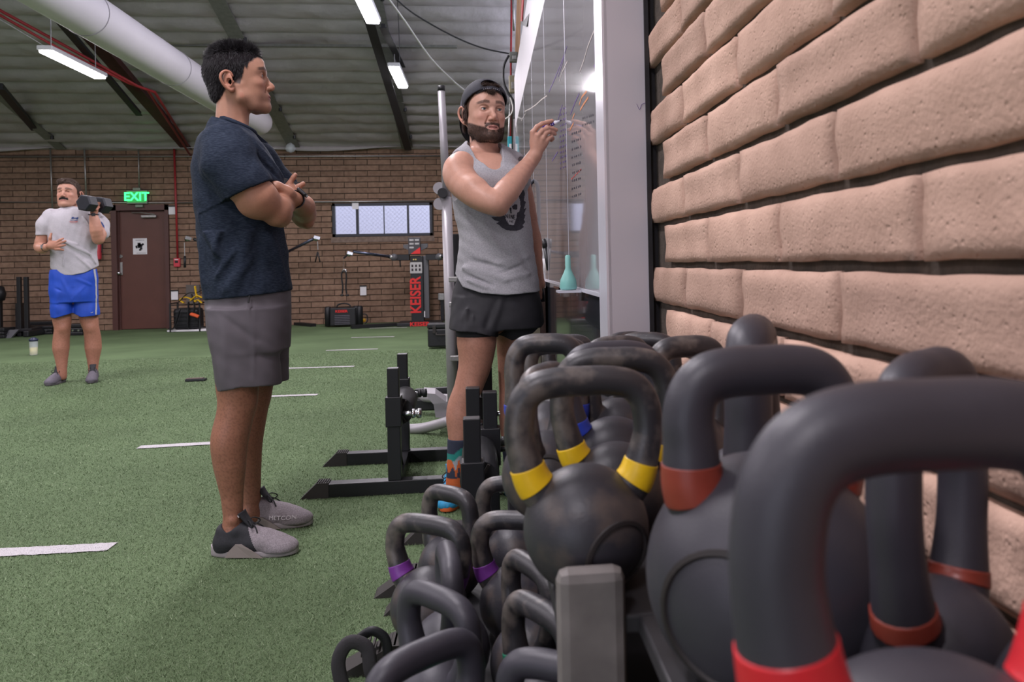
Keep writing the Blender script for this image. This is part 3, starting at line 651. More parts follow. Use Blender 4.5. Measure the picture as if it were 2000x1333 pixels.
m_iron = mat('powder coated iron', (.030, .028, .037), .46, col2=(.044, .041, .053), nscale=7, bump=.35, bscale=330, bdist=.0006, spec=.55)
m_ironw = mat('worn iron', (.032, .030, .037), .44, col2=(.095, .072, .062), nscale=20, bump=.4, bscale=260, bdist=.0008, spec=.55, nmin=.46, nmax=.70)
m_grip = mat('worn iron grip', (.028, .026, .03), .40, col2=(.125, .105, .095), nscale=26, bump=.45, bscale=300, bdist=.0008, spec=.6, nmin=.50, nmax=.66)
m_plate = mat('recessed plate', (.022, .017, .017), .6, col2=(.02, .016, .016), nscale=30, bump=.3, bscale=200, bdist=.0008)
BAND = dict(yellow=(.80, .50, .012), red=(.60, .02, .03), rust=(.24, .04, .025), purple=(.17, .035, .26), blue=(.02, .05, .42), green=(.01, .20, .11))
m_band = {k: mat(k + ' band paint', v, .38, noise=.12, nscale=60, bump=.2, bscale=200, bdist=.0005) for k, v in BAND.items()}
def ball_mesh(R, plate=True, seg=48):
    prof = [(.0, -.86 * R), (.48 * R, -.86 * R), (.54 * R, -.835 * R)]
    for a in np.linspace(-54, 90, 30): prof.append((R * math.cos(math.radians(a)), R * math.sin(math.radians(a))))
    mb = MB().lathe(prof, (0, 0, 0), seg); return mb
def handle_path(R, hw, top, n=9):
    """centre line of the loop, x sideways, z up from the ball centre; hw = centre half width, top = centre height"""
    b = min(.74 * R, hw * .93); z0 = .52 * R
    h = [(b * .86, z0), (b + (hw - b) * .35, .80 * R), (hw * .98, .80 * R + (top - .8 * R) * .36), (hw * 1.0, .80 * R + (top - .8 * R) * .58), (hw * .93, .8 * R + (top - .8 * R) * .80), (hw * .74, .8 * R + (top - .8 * R) * .94), (hw * .42, top - .0008), (0, top)]
    P = [(x, 0, z) for x, z in h]; Q = P + [(-x, 0, z) for x, _, z in P[::-1][1:]]
    return catmull(Q, n)
_cache = {}
NB = 0
def kettlebell(x, y, zfl, R, hw, top, yaw, band, label, worn=.0, tilt=0, plate=None, r=.0175, group='kettlebells on the rack', hi=False, bz=(.66, 1.02)):
    """(x, y) ball centre on the shelf at zfl; hw outer half width of the handle; top = height of handle top above the shelf"""
    zc_ = .86 * R
    e = empty('kettlebell', (x, y, zfl), yaw, label, 'kettlebell', group)
    e.rotation_euler = (tilt, 0, yaw)
    mb = ball_mesh(R, seg=64 if hi else 40); b = mb.build('body', m_ironw if worn else m_iron, e, True, (0, 0, zc_))
    P = handle_path(R, hw - r, top - zc_ - r, 10 if hi else 7); n = len(P)
    rad = []
    for i, p in enumerate(P):
        t = max(0, 1 - (p[2] - .5 * R) / (1.1 * R)); rad.append(r * (1 + .34 * t ** 1.6))
    MB().tube(P, rad, 28 if hi else 18, ref=(0, 1, 0)).build('handle', m_grip if worn else m_iron, e, True, (0, 0, zc_))
    if band:
        # band: a sleeve hugging the foot of each handle leg
        for sg in (0, 1):
            idx = [i for i in range(n) if (bz[0] * R < P[i][2] < bz[1] * R) and ((P[i][0] > 0) == (sg == 0))]
            if len(idx) >= 2:
                Q = catmull([P[i] for i in idx], 3); rr_ = np.interp(np.linspace(0, 1, len(Q)), np.linspace(0, 1, len(idx)), [rad[i] for i in idx]) * 1.02 + .0006
                MB().tube(Q, rr_, 28 if hi else 18, ref=(0, 1, 0)).build('band', m_band[band], e, True, (0, 0, zc_))
    if plate is not None:
        a = plate; ay, ax = a      # yaw and downward pitch of the plate, relative to the bell
        d = np.array((math.sin(ay) * math.cos(ax), -math.cos(ay) * math.cos(ax), -math.sin(ax)))
        pr = .56 * R; dist = math.sqrt(R * R - pr * pr)
        pl = MB().lathe([(pr, dist - .002), (pr + .001, dist + .0035), (pr - .003, dist + .0055), (pr - .006, dist + .003), (0, dist + .0028)][::1], (0, 0, 0), 40, d).build('plate', m_plate, e, False, (0, 0, zc_))
        smooth_angle(pl, 35)
        right = np.cross(d, (0, 0, 1.)); right /= np.linalg.norm(right); right = -right if right @ np.array((1, 0, 0)) < 0 else right
        upv = np.cross(right, -d); upv = upv if upv[2] > 0 else -upv
        lp = d * (dist + .0035)
        pr_ = pl; t_ = place_text('logo', 'GFI', pr * .75, lp + upv * .0, right, upv, m_plate, pl, .0012, .0008, 1.1)
    return e
def kb(px, z, zfl, R, left_hw, topZ, yaw, band, label, **k):
    c = W(px, 700, z); kettlebell(c[0], c[1], zfl, R, left_hw, topZ - zfl, math.radians(yaw), band, label, **k)
U = ZS; Lo = ZL
# upper tier, nearest first
kb(1818, .405, U, .089, .107, .937, 0, 'red', 'huge out-of-focus kettlebell with a bright red band, nearest the camera at right', r=.0235, hi=True, bz=(.74, 1.22))
kb(1487, .715, U, .107, .092, .922, 4, 'rust', 'large smooth kettlebell with a dull rust band, between the yellow-banded and the bright red-banded ones', r=.0225, hi=True, bz=(.70, 1.0), plate=(math.radians(-42), math.radians(6)))
kb(1138, .93, U + .002, .073, .093, .878, 0, 'yellow', 'scuffed kettlebell with yellow bands and a round dark plate, front of the upper tier', worn=1, hi=True, plate=(math.radians(27), math.radians(14)))
kettlebell(.350, .598, U, .063, .088, .30, math.radians(38), 'rust', 'dark kettlebell seen through the handle of the bright red-banded one, on its left', r=.020)
kettlebell(.392, .455, U, .078, .088, .30, math.radians(30), 'rust', 'dark kettlebell cut by the right edge of the photo, against the block wall', r=.022)
kb(1470, .93, U, .085, .090, .934, 66, 'rust', 'kettlebell with its handle end-on, sticking up highest against the block wall', r=.026)
kb(1200, 1.09, U, .068, .090, .882, -4, 'yellow', 'kettlebell with yellow bands directly behind the scuffed yellow-banded one', worn=1, r=.017)
kb(1062, 1.19, U, .066, .080, .85, 62, None, 'kettlebell with a round pale logo plate seen through the scuffed yellow-banded handle', worn=1, plate=(math.radians(-64), math.radians(-6)), r=.016)
kb(1196, 1.25, U, .070, .086, .875, 6, 'blue', 'kettlebell with blue bands, third back behind the yellow-banded pair', r=.0165)
kb(1342, 1.30, U, .070, .076, .876, 12, None, 'worn kettlebell close to the block wall beyond the one standing end-on', worn=1, r=.018)
kb(1066, 1.40, U, .070, .074, .875, -8, 'blue', 'kettlebell with a blue band and the leftmost handle of the upper tier', worn=1)
kb(1205, 1.44, U, .068, .072, .865, 15, None, 'plain kettlebell in the middle of the upper tier, fourth back', worn=1)
kb(1086, 1.58, U, .066, .072, .852, -10, 'red', 'kettlebell with a pinkish red band behind the leftmost blue-banded handle', worn=1)
kb(1262, 1.62, U, .064, .072, .854, -20, None, 'brownish kettlebell near the foot of the pale end panel, right one of two', worn=1)
kb(1225, 1.80, U, .062, .068, .840, 25, None, 'brownish kettlebell near the foot of the pale end panel, left one of two', worn=1)
kb(1110, 1.96, U, .060, .066, .822, 5, 'blue', 'small-looking kettlebell furthest back on the upper tier', worn=1)
# lower tier
kb(818, 1.00, Lo, .070, .090, .53, 38, 'green', 'kettlebell at the very bottom edge of the photo, its handle rising to the right', r=.0185)
kb(845, 1.17, Lo, .068, .088, .528, -48, None, 'kettlebell second from the bottom in the left row of the lower tier', r=.018)
kb(868, 1.325, Lo, .066, .082, .53, -82, None, 'kettlebell seen end-on between the purple-banded one and the one below it', r=.018)
kb(828, 1.49, Lo, .071, .092, .532, -30, 'purple', 'kettlebell with a purple band, leftmost on the lower tier', worn=1, r=.018)
kb(872, 1.69, Lo, .068, .078, .53, -42, None, 'worn kettlebell furthest back in the left row of the lower tier', worn=1)
kb(1045, 1.12, Lo, .070, .086, .528, -58, 'green', 'kettlebell with a green band in the right row of the lower tier', worn=1, r=.0175)
kb(1027, 1.28, Lo, .067, .084, .53, -64, None, 'scuffed kettlebell with narrow-looking handle behind the green-banded one', worn=1, r=.017)
kb(1000, 1.50, Lo, .070, .088, .533, -16, 'purple', 'kettlebell with a purple band in the right row of the lower tier', worn=1, r=.018)
kb(996, 1.76, Lo, .068, .084, .53, -10, None, 'kettlebell furthest back in the right row of the lower tier', worn=1)
kb(1075, .97, Lo, .068, .084, .525, -30, None, 'kettlebell whose handle just shows at the bottom edge under the grey post', r=.018)
kb(1130, 1.36, Lo, .068, .084, .53, 20, None, 'shaded kettlebell deep under the upper shelf', r=.018)
# ---------------------------------------------------------------- roller stands
m_stand = mat('black powder coat', (.012, .012, .014), .38, bump=.15, bscale=400, bdist=.0005)
m_tread = mat('black rubber', (.028, .024, .022), .7)
def stand(px0, z0, px1, z1, label, left=.30, right=.28, h=.55, roller=True):
    p0 = WZ(px0, PX((0, z0, 0))[1], 0); 
    a = W(px0, 600, z0); b = W(px1, 600, z1); o = np.array((a[0], a[1], 0)); v = np.array((b[0] - a[0], b[1] - a[1], 0))
    e = empty('roller_stand', o, 0, label, 'stand')
    t = .056
    for s, c in ((0, np.zeros(3)), (1, v)):
        u = MB().box(c + np.array((0, 0, .06 + .165)), (t, t, .33), None, .003).build('post', m_stand, e)
        MB().box(c + np.array((0, 0, .36)), (t + .012, t + .012, .13), None, .003).build('sleeve', m_stand, u)
        MB().box(c + np.array((0, 0, .47)), (t - .006, t - .006, .16), None, .003).build('upright', m_stand, u)
        MB().box(c + np.array((-left / 2 + right / 2, 0, .03)), (left + right, t + .006, .06), None, .003).build('foot_tube', m_stand, e)
        for sg, L_ in ((-1, left), (1, right)):
            x0 = c[0] + sg * L_; x1 = c[0] + sg * (L_ + .10)
            fb = MB().prism([(x0 - sg * .02, c[1] - t / 2 - .006, 0), (x1, c[1] - t / 2 - .006, 0), (x0 + sg * .03, c[1] - t / 2 - .006, .066), (x0 - sg * .02, c[1] - t / 2 - .006, .066)][::-sg], (0, t + .012, 0)).build('foot_cap', m_tread, e)
            for k in range(5):
                MB().box((x0 + sg * (-.012 + k * .010), c[1], .068), (.004, t, .006)).build('rib', m_tread, fb)
        pn = MB().cyl(c + np.array((t / 2, 0, .345)), c + np.array((t / 2 + .07, 0, .345)), .010, 12).build('pin', m_chrome, e, True)
        MB().lathe([(.013, .045), (.021, .05), (.021, .062), (.016, .064), (.016, .07), (.022, .072), (.022, .09), (.012, .092)], c + np.array((t / 2, 0, .345)), 16, (1, 0, 0)).build('knob', m_chrome if s == 0 else m_black, pn, True)
    MB().beam((0, t / 2, .035), v + np.array((0, -t / 2, .035)), .05, .05).build('cross_tube', m_stand, e)
    MB().beam((0, t / 2, .20), (v * .5 + np.array((0, 0, .05))), .035, .01).build('gusset', m_stand, e)
    if roller:
        vn = v / np.linalg.norm(v); c = np.array((.0, 0, .345)); A = c + v * .12 + np.array((.02, 0, 0)); 
        ro = MB().lathe([(.02, .0), (.058, .0), (.06, .004), (.06, np.linalg.norm(v) * .62), (.058, np.linalg.norm(v) * .62 + .004), (.02, np.linalg.norm(v) * .62 + .004)], A, 28, vn).build('roller', m_black, e); smooth_angle(ro)
        for k in range(6):
            an = k * PI / 3; MB().beam(A + np.array((.018 * math.cos(an), -.004, .018 * math.sin(an))), A + np.array((.056 * math.cos(an), -.004, .056 * math.sin(an))), .008, .012, (0, 1, 0)).build('spoke', m_tread, ro)
    return e
stand(765.5, 3.50, 784, 4.05, 'black roller stand with two square posts, nearest the navy-shirted man')
stand(917, 2.33, 920, 2.90, 'black roller stand in front of the legs of the capped man, front left one', left=.16, right=.12)
stand(953, 2.80, 947, 3.46, 'black roller stand in front of the legs of the capped man, right rear one', left=.05, right=.0, roller=False)
# low bases of more stands beside the rack: only their ribbed feet show
def base_only(px, py, label, L_=.5, ln=.11):
    p = WZ(px, py, 0); e = empty('stand_base', p, 0, label, 'stand')
    fb = MB().prism([(0, -.04, 0), (.0 + ln, -.04, .07), (ln + .06, -.04, .07), (ln + .06, -.04, 0)][::-1], (0, .08, 0)).build('foot_cap', m_tread, e)
    for k in range(7): MB().box((.07 + k * .013, 0, .066 if k else .05), (.005, .07, .008)).build('rib', m_tread, fb)
    MB().box((ln + .05 + L_ / 2, 0, .035), (L_, .07, .06), None, .003).build('foot_tube', m_stand, e)
base_only(733, 1160, 'ribbed black foot of a stand poking out beside the purple-banded kettlebell')
base_only(655, 1312, 'ribbed black foot of a stand in the bottom left corner of the kettlebell pile', L_=.35, ln=.14)
# ankle strap lying there
p = WZ(700, 1318, .05); e = empty('ankle_strap', p, 0, 'looped black ankle strap hooked over a stand foot at the bottom edge', 'strap')
MB().tube(catmull([(-.03, 0, -.05), (-.045, 0, .03), (-.02, 0, .075), (.02, 0, .06), (.03, 0, .0), (.05, .02, -.04)], 6), .017, 10, flat=.45, ref=(0, 1, 0)).build('loop', mat('strap webbing', (.035, .032, .035), .8, bump=.5, bscale=200), e, True)
MB().tube(catmull([(.0, .03, .07), (.03, .03, .085), (.06, .03, .06), (.06, .03, .0), (.03, .03, -.03)], 6), .012, 10, flat=.45, ref=(0, 1, 0)).build('buckle_strap', m_black, e, True)
# ---------------------------------------------------------------- grey pole machine behind the capped man
m_pole = mat('silver grey paint', (.36, .34, .36), .42, .3, noise=.08, nscale=10)
zq = 4.6
pb_ = WZ(886, PX((0, 4.6, 0))[1], 0); base = W(886, 852, zq); base[2] = 0
e = empty('pole_stand', base, 0, 'tall silver-grey pole on a curved tube base, just behind the capped man', 'stand')
tp = W(862, 178, zq) - base
pole_r = 17 * zq / FPX / 2; lowr = 20 * zq / FPX / 2
mid = W(872, 385, zq) - base
MB().tube([(0, 0, .02), mid], [lowr, lowr], 24).build('pole', m_pole, e, True)
MB().tube([mid, tp], [pole_r * .95, pole_r * .82], 24).build('upper_tube', m_pole, e, True)
MB().cyl(tp, tp + np.array((0, 0, .03)), pole_r * .86, 20).build('cap', m_black, e, True)
for dz_ in (.0, -.09): MB().cyl(mid + np.array((-.04, -.012, dz_ + .05)), mid + np.array((-.04, .012, dz_ + .05)), .035, 24).build('lug', m_pole, e)
MB().cyl(mid + np.array((-.02, -.05, .02)), mid + np.array((-.02, -.01, .02)), .028, 20).build('knob', m_black, e)
for k, (px, py) in enumerate(((885, 546), (886, 595), (888, 700))):
    c = W(px, py, zq - .07) - base; MB().box(c, (.05, .04, .03), None, .004).build('bracket', m_galv, e)
L2 = lambda px, py, z: np.array(W(px, py, z)) - base
MB().tube(catmull([L2(788, 839, 4.75), L2(830, 836, 4.7), L2(880, 822, 4.6)], 6), .030, 16).build('base_tube', m_pole, e, True)
MB().tube(catmull([L2(800, 775, 5.4), L2(850, 778, 5.2), L2(886, 780, 5.0)], 4), .030, 16).build('base_tube', m_pole, e, True)
MB().cyl(L2(799, 862, 4.8), L2(802, 845, 4.8), .02, 12).build('caster', m_tread, e)
hb = MB().prism([L2(846, 785, 4.7), L2(895, 785, 4.7), L2(895, 816, 4.7), L2(851, 816, 4.7)], (0, .16, 0)).build('tray', m_pole, e)
MB().prism([L2(828, 768, 4.6), L2(846, 790, 4.6), L2(872, 786, 4.6), L2(850, 770, 4.6)], (0, .02, .03)).build('lid', m_pole, hb)
MB().beam(L2(812, 768, 5.3), L2(900, 762, 5.3), .05, .05).build('rear_tube', m_stand, e)
MB().box(L2(830, 790, 5.3), (.14, .06, .08), None, .01).build('rear_block', m_black, e)
MB().box(L2(896, 640, 4.9), (.05, .05, 1.15), None, .004).build('guide_post', m_stand, e)
# small black tool case on the turf at the far right
p = WZ(865, 680, 0); e = empty('hard_case', p, 0, 'small black hard plastic case on the turf beside the grey pole', 'case')
MB().box((0, 0, .13), (.34, .2, .22), None, .02).build('body', m_black, e); MB().box((0, 0, .27), (.35, .21, .06), None, .015).build('lid', m_black, e)
for sx in (-.09, .09): MB().box((sx, -.11, .23), (.04, .02, .09), None, .004).build('latch', m_tread, e)
MB().tube(catmull([(-.06, -.11, .19), (-.06, -.13, .17), (.06, -.13, .17), (.06, -.11, .19)], 4), .01, 8).build('handle', m_tread, e)
# flat black slab and drink bottle on the turf
p = WZ(383, 745, 0); e = empty('turf_block', p, .05, 'flat dark rubber block lying on the turf left of the navy-shirted man', 'block')
MB().box((0, 0, .012), (.17, .07, .022), None, .006).build('slab', m_black, e); MB().box((-.01, 0, .026), (.14, .06, .006), None, .002).build('top_sheet', mat('brown rubber', (.10, .07, .06), .7), e)
p = WZ(66, 694, 0); e = empty('drink_bottle', p, 0, 'clear shaker bottle half full of yellow drink standing on the turf at left', 'bottle')
MB().lathe([(.036, 0), (.038, .004), (.040, .09)], (0, 0, .004), 24).build('drink', mat('yellow drink', (.70, .62, .20), .3, emit=None), e, True)
MB().lathe([(.040, 0), (.041, .004), (.046, .165), (.046, .17)], (0, 0, 0), 24).build('body', m_clear, e, True)
MB().lathe([(.048, .168), (.048, .196), (.03, .2), (.028, .212)], (0, 0, 0), 24).build('lid', mat('navy plastic', (.02, .025, .06), .4), e, True)
# ================================================================ SMOOTH-UNION BODY MODELLING (numpy field -> surface nets)
class Field:
    def __init__(s, lo, hi, h):
        s.lo = np.array(lo, float); s.h = h; s.n = np.ceil((np.array(hi, float) - s.lo) / h).astype(int) + 1
        s.ax = [(s.lo[i] + h * np.arange(s.n[i])).astype(np.float32) for i in range(3)]
        s.D = np.full(tuple(s.n), .05, np.float32)
    def blk(s, lo, hi):
        sl = []
        for i in range(3):
            a = int(max(0, math.floor((lo[i] - s.lo[i]) / s.h))); b = int(min(s.n[i], math.ceil((hi[i] - s.lo[i]) / s.h) + 1))
            if b <= a: return None
            sl.append(slice(a, b))
        return tuple(sl)
    def grid(s, sl): return (s.ax[0][sl[0]][:, None, None], s.ax[1][sl[1]][None, :, None], s.ax[2][sl[2]][None, None, :])
    def put(s, sl, d, k=0, op='u'):
        A = s.D[sl]
        if op == 'u':
            if k > 0:
                hh = np.clip(.5 + .5 * (A - d) / k, 0, 1); s.D[sl] = A * (1 - hh) + d * hh - k * hh * (1 - hh)
            else: s.D[sl] = np.minimum(A, d)
        elif op == 's':
            if k > 0:
                hh = np.clip(.5 - .5 * (A + d) / k, 0, 1); s.D[sl] = A * (1 - hh) - d * hh + k * hh * (1 - hh)
            else: s.D[sl] = np.maximum(A, -d)
        elif op == 'i': s.D[sl] = np.maximum(A, d)
    def cone(s, a, b, ra, rb, k=.02, op='u', fl=None):
        """tapered capsule; fl = (axis, factor): squash across an axis"""
        a = np.array(a, float); b = np.array(b, float); m = max(ra, rb) * (fl[1] if fl and fl[1] > 1 else 1) + k + 2 * s.h
        sl = s.blk(np.minimum(a, b) - m, np.maximum(a, b) + m)
        if sl is None: return s
        X, Y, Z = s.grid(sl); ba = b - a; L2 = ba @ ba + 1e-12
        px, py, pz = X - a[0], Y - a[1], Z - a[2]
        t = np.clip((px * ba[0] + py * ba[1] + pz * ba[2]) / L2, 0, 1)
        qx, qy, qz = px - t * ba[0], py - t * ba[1], pz - t * ba[2]
        if fl:
            u = np.array(fl[0], float); u /= np.linalg.norm(u); w = qx * u[0] + qy * u[1] + qz * u[2]; g = 1 / fl[1] - 1
            qx, qy, qz = qx + w * g * u[0], qy + w * g * u[1], qz + w * g * u[2]
        d = np.sqrt(qx * qx + qy * qy + qz * qz) - (ra + (rb - ra) * t)
        if fl and fl[1] < 1: d = d * (fl[1] ** .5)
        s.put(sl, d, k, op); return s
    def chain(s, P, R, k=.02, op='u', fl=None, n=0):
        if n:
            P = [np.array(p, float) for p in P]; Q = catmull(P, n); tt = np.linspace(0, len(P) - 1, len(Q)); R = np.interp(tt, range(len(P)), R); P = Q
        for i in range(len(P) - 1): s.cone(P[i], P[i + 1], R[i], R[i + 1], k if (i == 0 or not n) else min(k, .006), op, fl)
        return s
    def ell(s, c, r, k=.02, op='u', rot=None):
        c = np.array(c, float); r = np.array(r, float); m = r.max() + k + 2 * s.h
        sl = s.blk(c - m, c + m)
        if sl is None: return s
        X, Y, Z = s.grid(sl); x, y, z = X - c[0], Y - c[1], Z - c[2]
        if rot is not None:
            R = np.array(Euler(rot).to_matrix()).T
            x, y, z = R[0][0] * x + R[0][1] * y + R[0][2] * z, R[1][0] * x + R[1][1] * y + R[1][2] * z, R[2][0] * x + R[2][1] * y + R[2][2] * z
        k0 = np.sqrt((x / r[0]) ** 2 + (y / r[1]) ** 2 + (z / r[2]) ** 2); k1 = np.sqrt((x / r[0] ** 2) ** 2 + (y / r[1] ** 2) ** 2 + (z / r[2] ** 2) ** 2) + 1e-6
        s.put(sl, k0 * (k0 - 1) / k1, k, op); return s
    def loft(s, rows, k=.02, op='u', p=2.4, pad=.03):
        """rows (z, cx, cy, rx, ry) bottom to top or top to bottom; rounded cross sections"""
        rows = sorted(rows, key=lambda q: q[0]); Rw = np.array(rows, float); Q = np.array(catmull(list(Rw), 6)); o = np.argsort(Q[:, 0]); Q = Q[o]
        lo = (min(Q[:, 1] - Q[:, 3]) - k - pad, min(Q[:, 2] - Q[:, 4]) - k - pad, Rw[0, 0] - k - pad); hi = (max(Q[:, 1] + Q[:, 3]) + k + pad, max(Q[:, 2] + Q[:, 4]) + k + pad, Rw[-1, 0] + k + pad)
        sl = s.blk(lo, hi); 
        if sl is None: return s
        X, Y, Z = s.grid(sl); z = Z.ravel(); zc_ = np.clip(z, Rw[0, 0], Rw[-1, 0])
        cx, cy, rx, ry = [np.interp(zc_, Q[:, 0], Q[:, i]).astype(np.float32)[None, None, :] for i in (1, 2, 3, 4)]
        g = (np.abs((X - cx) / rx) ** p + np.abs((Y - cy) / ry) ** p) ** (1 / p)
        d = (g - 1) * np.minimum(rx, ry)
        dz_ = np.abs(z - zc_).astype(np.float32)[None, None, :]
        d = np.where(dz_ > 0, np.sqrt(np.maximum(d, 0) ** 2 + dz_ ** 2) + np.minimum(d, 0) * (dz_ <= 0), d)
        s.put(sl, d, k, op); return s
    def plane(s, p, n, op='i', box=None):
        """keep the side the normal points away from"""
        p = np.array(p, float); n = np.array(n, float); n /= np.linalg.norm(n)
        sl = s.blk(*box) if box is not None else (slice(None),) * 3
        if sl is None: return s
        X, Y, Z = s.grid(sl); d = (X - p[0]) * n[0] + (Y - p[1]) * n[1] + (Z - p[2]) * n[2]
        s.put(sl, d.astype(np.float32), 0, op); return s
    def ridge(s, a, b, amp, w, noz=None):
        """fold: raises (+) or sinks (-) the surface along a segment"""
        a = np.array(a, float); b = np.array(b, float); m = 3 * w
        sl = s.blk(np.minimum(a, b) - m, np.maximum(a, b) + m)
        if sl is None: return s
        X, Y, Z = s.grid(sl); ba = b - a; L2 = ba @ ba + 1e-12
        t = np.clip(((X - a[0]) * ba[0] + (Y - a[1]) * ba[1] + (Z - a[2]) * ba[2]) / L2, 0, 1)
        q = (X - a[0] - t * ba[0]) ** 2 + (Y - a[1] - t * ba[1]) ** 2 + (Z - a[2] - t * ba[2]) ** 2
        s.D[sl] -= (amp * np.exp(-q / (w * w)) * (.35 + .65 * np.sin(PI * np.clip(t, .0, 1)))).astype(np.float32); return s
    def wrinkle(s, amp, f, seed=0, box=None):
        sl = s.blk(*box) if box is not None else (slice(None),) * 3
        X, Y, Z = s.grid(sl); rs = np.random.RandomState(seed); a = 0
        for i in range(5):
            v = rs.randn(3) * f * (.6 + .35 * i); ph = rs.rand() * 6; a = a + np.sin(X * v[0] + Y * v[1] + Z * v[2] * 1.3 + ph) / (1 + .5 * i)
        s.D[sl] -= (amp * a * .5).astype(np.float32); return s
    def nets(s):
        D = s.D; I = D < 0
        c = [D[i:D.shape[0] - 1 + i, j:D.shape[1] - 1 + j, k:D.shape[2] - 1 + k] for i in (0, 1) for j in (0, 1) for k in (0, 1)]
        cnt = np.zeros(c[0].shape, np.int8)
        for q in c: cnt += (q < 0)
        act = (cnt > 0) & (cnt < 8); idx = np.argwhere(act); m = len(idx)
        vals = [q[act] for q in c]; off = np.array([(i, j, k) for i in (0, 1) for j in (0, 1) for k in (0, 1)], float)
        acc = np.zeros((m, 3)); w = np.zeros(m)
        for a in range(8):
            for b in range(a + 1, 8):
                if np.abs(off[a] - off[b]).sum() != 1: continue
                da, db = vals[a].astype(float), vals[b].astype(float); mk = (da < 0) != (db < 0)
                t = np.where(mk, da / np.where(mk, da - db, 1), 0)
                acc += np.where(mk[:, None], off[a] + (off[b] - off[a]) * t[:, None], 0); w += mk
        V = s.lo + s.h * (idx + acc / w[:, None])
        vid = np.full(act.shape, -1, np.int64); vid[act] = np.arange(m)
        Fs = []
        for ax in range(3):
            A = [slice(None)] * 3; B = [slice(None)] * 3; A[ax] = slice(0, -1); B[ax] = slice(1, None)
            sA, sB = I[tuple(A)], I[tuple(B)]; ch = np.argwhere(sA != sB)
            o1, o2 = [(1, 2), (2, 0), (0, 1)][ax]
            ok = (ch[:, o1] > 0) & (ch[:, o2] > 0) & (ch[:, o1] < act.shape[o1]) & (ch[:, o2] < act.shape[o2]); ch = ch[ok]
            ins = sA[tuple(ch.T)]
            def cell(d1, d2):
                q = ch.copy(); q[:, o1] -= d1; q[:, o2] -= d2; return vid[tuple(q.T)]
            Q = np.stack([cell(1, 1), cell(0, 1), cell(0, 0), cell(1, 0)], 1); Q[~ins] = Q[~ins][:, ::-1]
            Fs.append(Q[(Q >= 0).all(1)])
        return V, np.concatenate(Fs)
def relax(V, Fq, it=2, lam=.5):
    E = np.concatenate([Fq[:, [0, 1]], Fq[:, [1, 2]], Fq[:, [2, 3]], Fq[:, [3, 0]]]); n = len(V)
    for _ in range(it):
        for sgn in (lam, -lam * .96):
            S = np.zeros_like(V); C = np.zeros(n)
            for i in range(3): S[:, i] = np.bincount(E[:, 0], V[E[:, 1], i], n) + np.bincount(E[:, 1], V[E[:, 0], i], n)
            C = np.bincount(E[:, 0], minlength=n) + np.bincount(E[:, 1], minlength=n)
            V = V + sgn * (S / np.maximum(C, 1)[:, None] - V)
    return V
def mesh_obj(name, V, Fq, m, parent=None, col=None, smooth=True):
    me = bpy.data.meshes.new(name); nv, nf = len(V), len(Fq)
    me.vertices.add(nv); me.vertices.foreach_set('co', np.asarray(V, np.float32).ravel())
    me.loops.add(nf * 4); me.loops.foreach_set('vertex_index', np.asarray(Fq, np.int32).ravel())
    me.polygons.add(nf); me.polygons.foreach_set('loop_start', np.arange(0, nf * 4, 4, dtype=np.int32)); me.polygons.foreach_set('loop_total', np.full(nf, 4, np.int32))
    me.update(calc_edges=True); me.validate()
    if col is not None:
        ca = me.color_attributes.new('col', 'FLOAT_COLOR', 'POINT'); c4 = np.ones((nv, 4), np.float32); c4[:, :3] = col; ca.data.foreach_set('color', c4.ravel())
    if smooth: me.polygons.foreach_set('use_smooth', [True] * len(me.polygons))
    return link(name, me, m, parent)
def join(parts):
    V = []; Fq = []; C = []; n = 0
    for v, f, c in parts: V.append(v); Fq.append(f + n); C.append(c); n += len(v)
    return np.concatenate(V), np.concatenate(Fq), np.concatenate(C)

class Frame:
    """a stand point on the floor seen at a pixel; x to the right as seen from the camera, y away, z up"""
    def __init__(s, px, py, z=0):
        s.O = WZ(px, py, z); n = s.O - CAMP; n[2] = 0; s.n = n / np.linalg.norm(n); s.r = np.array((s.n[1], -s.n[0], 0)); s.rz = math.atan2(s.r[1], s.r[0]); s.O[2] = 0
    def L(s, px, py, dy=0):
        r = ray(px, py); t = ((s.O - CAMP) @ s.n + dy) / (r @ s.n); q = CAMP + r * t - s.O
        return np.array((q @ s.r, q @ s.n, q[2]))
    def S(s, dy=0):   # metres per pixel
        return ((s.O - CAMP) @ s.n + dy) / FPX * (s.n @ F0) ** -1 * (s.n @ F0) ** 2
def rotm(rx=0, ry=0, rz=0): return np.array(Euler((rx, ry, rz)).to_matrix())

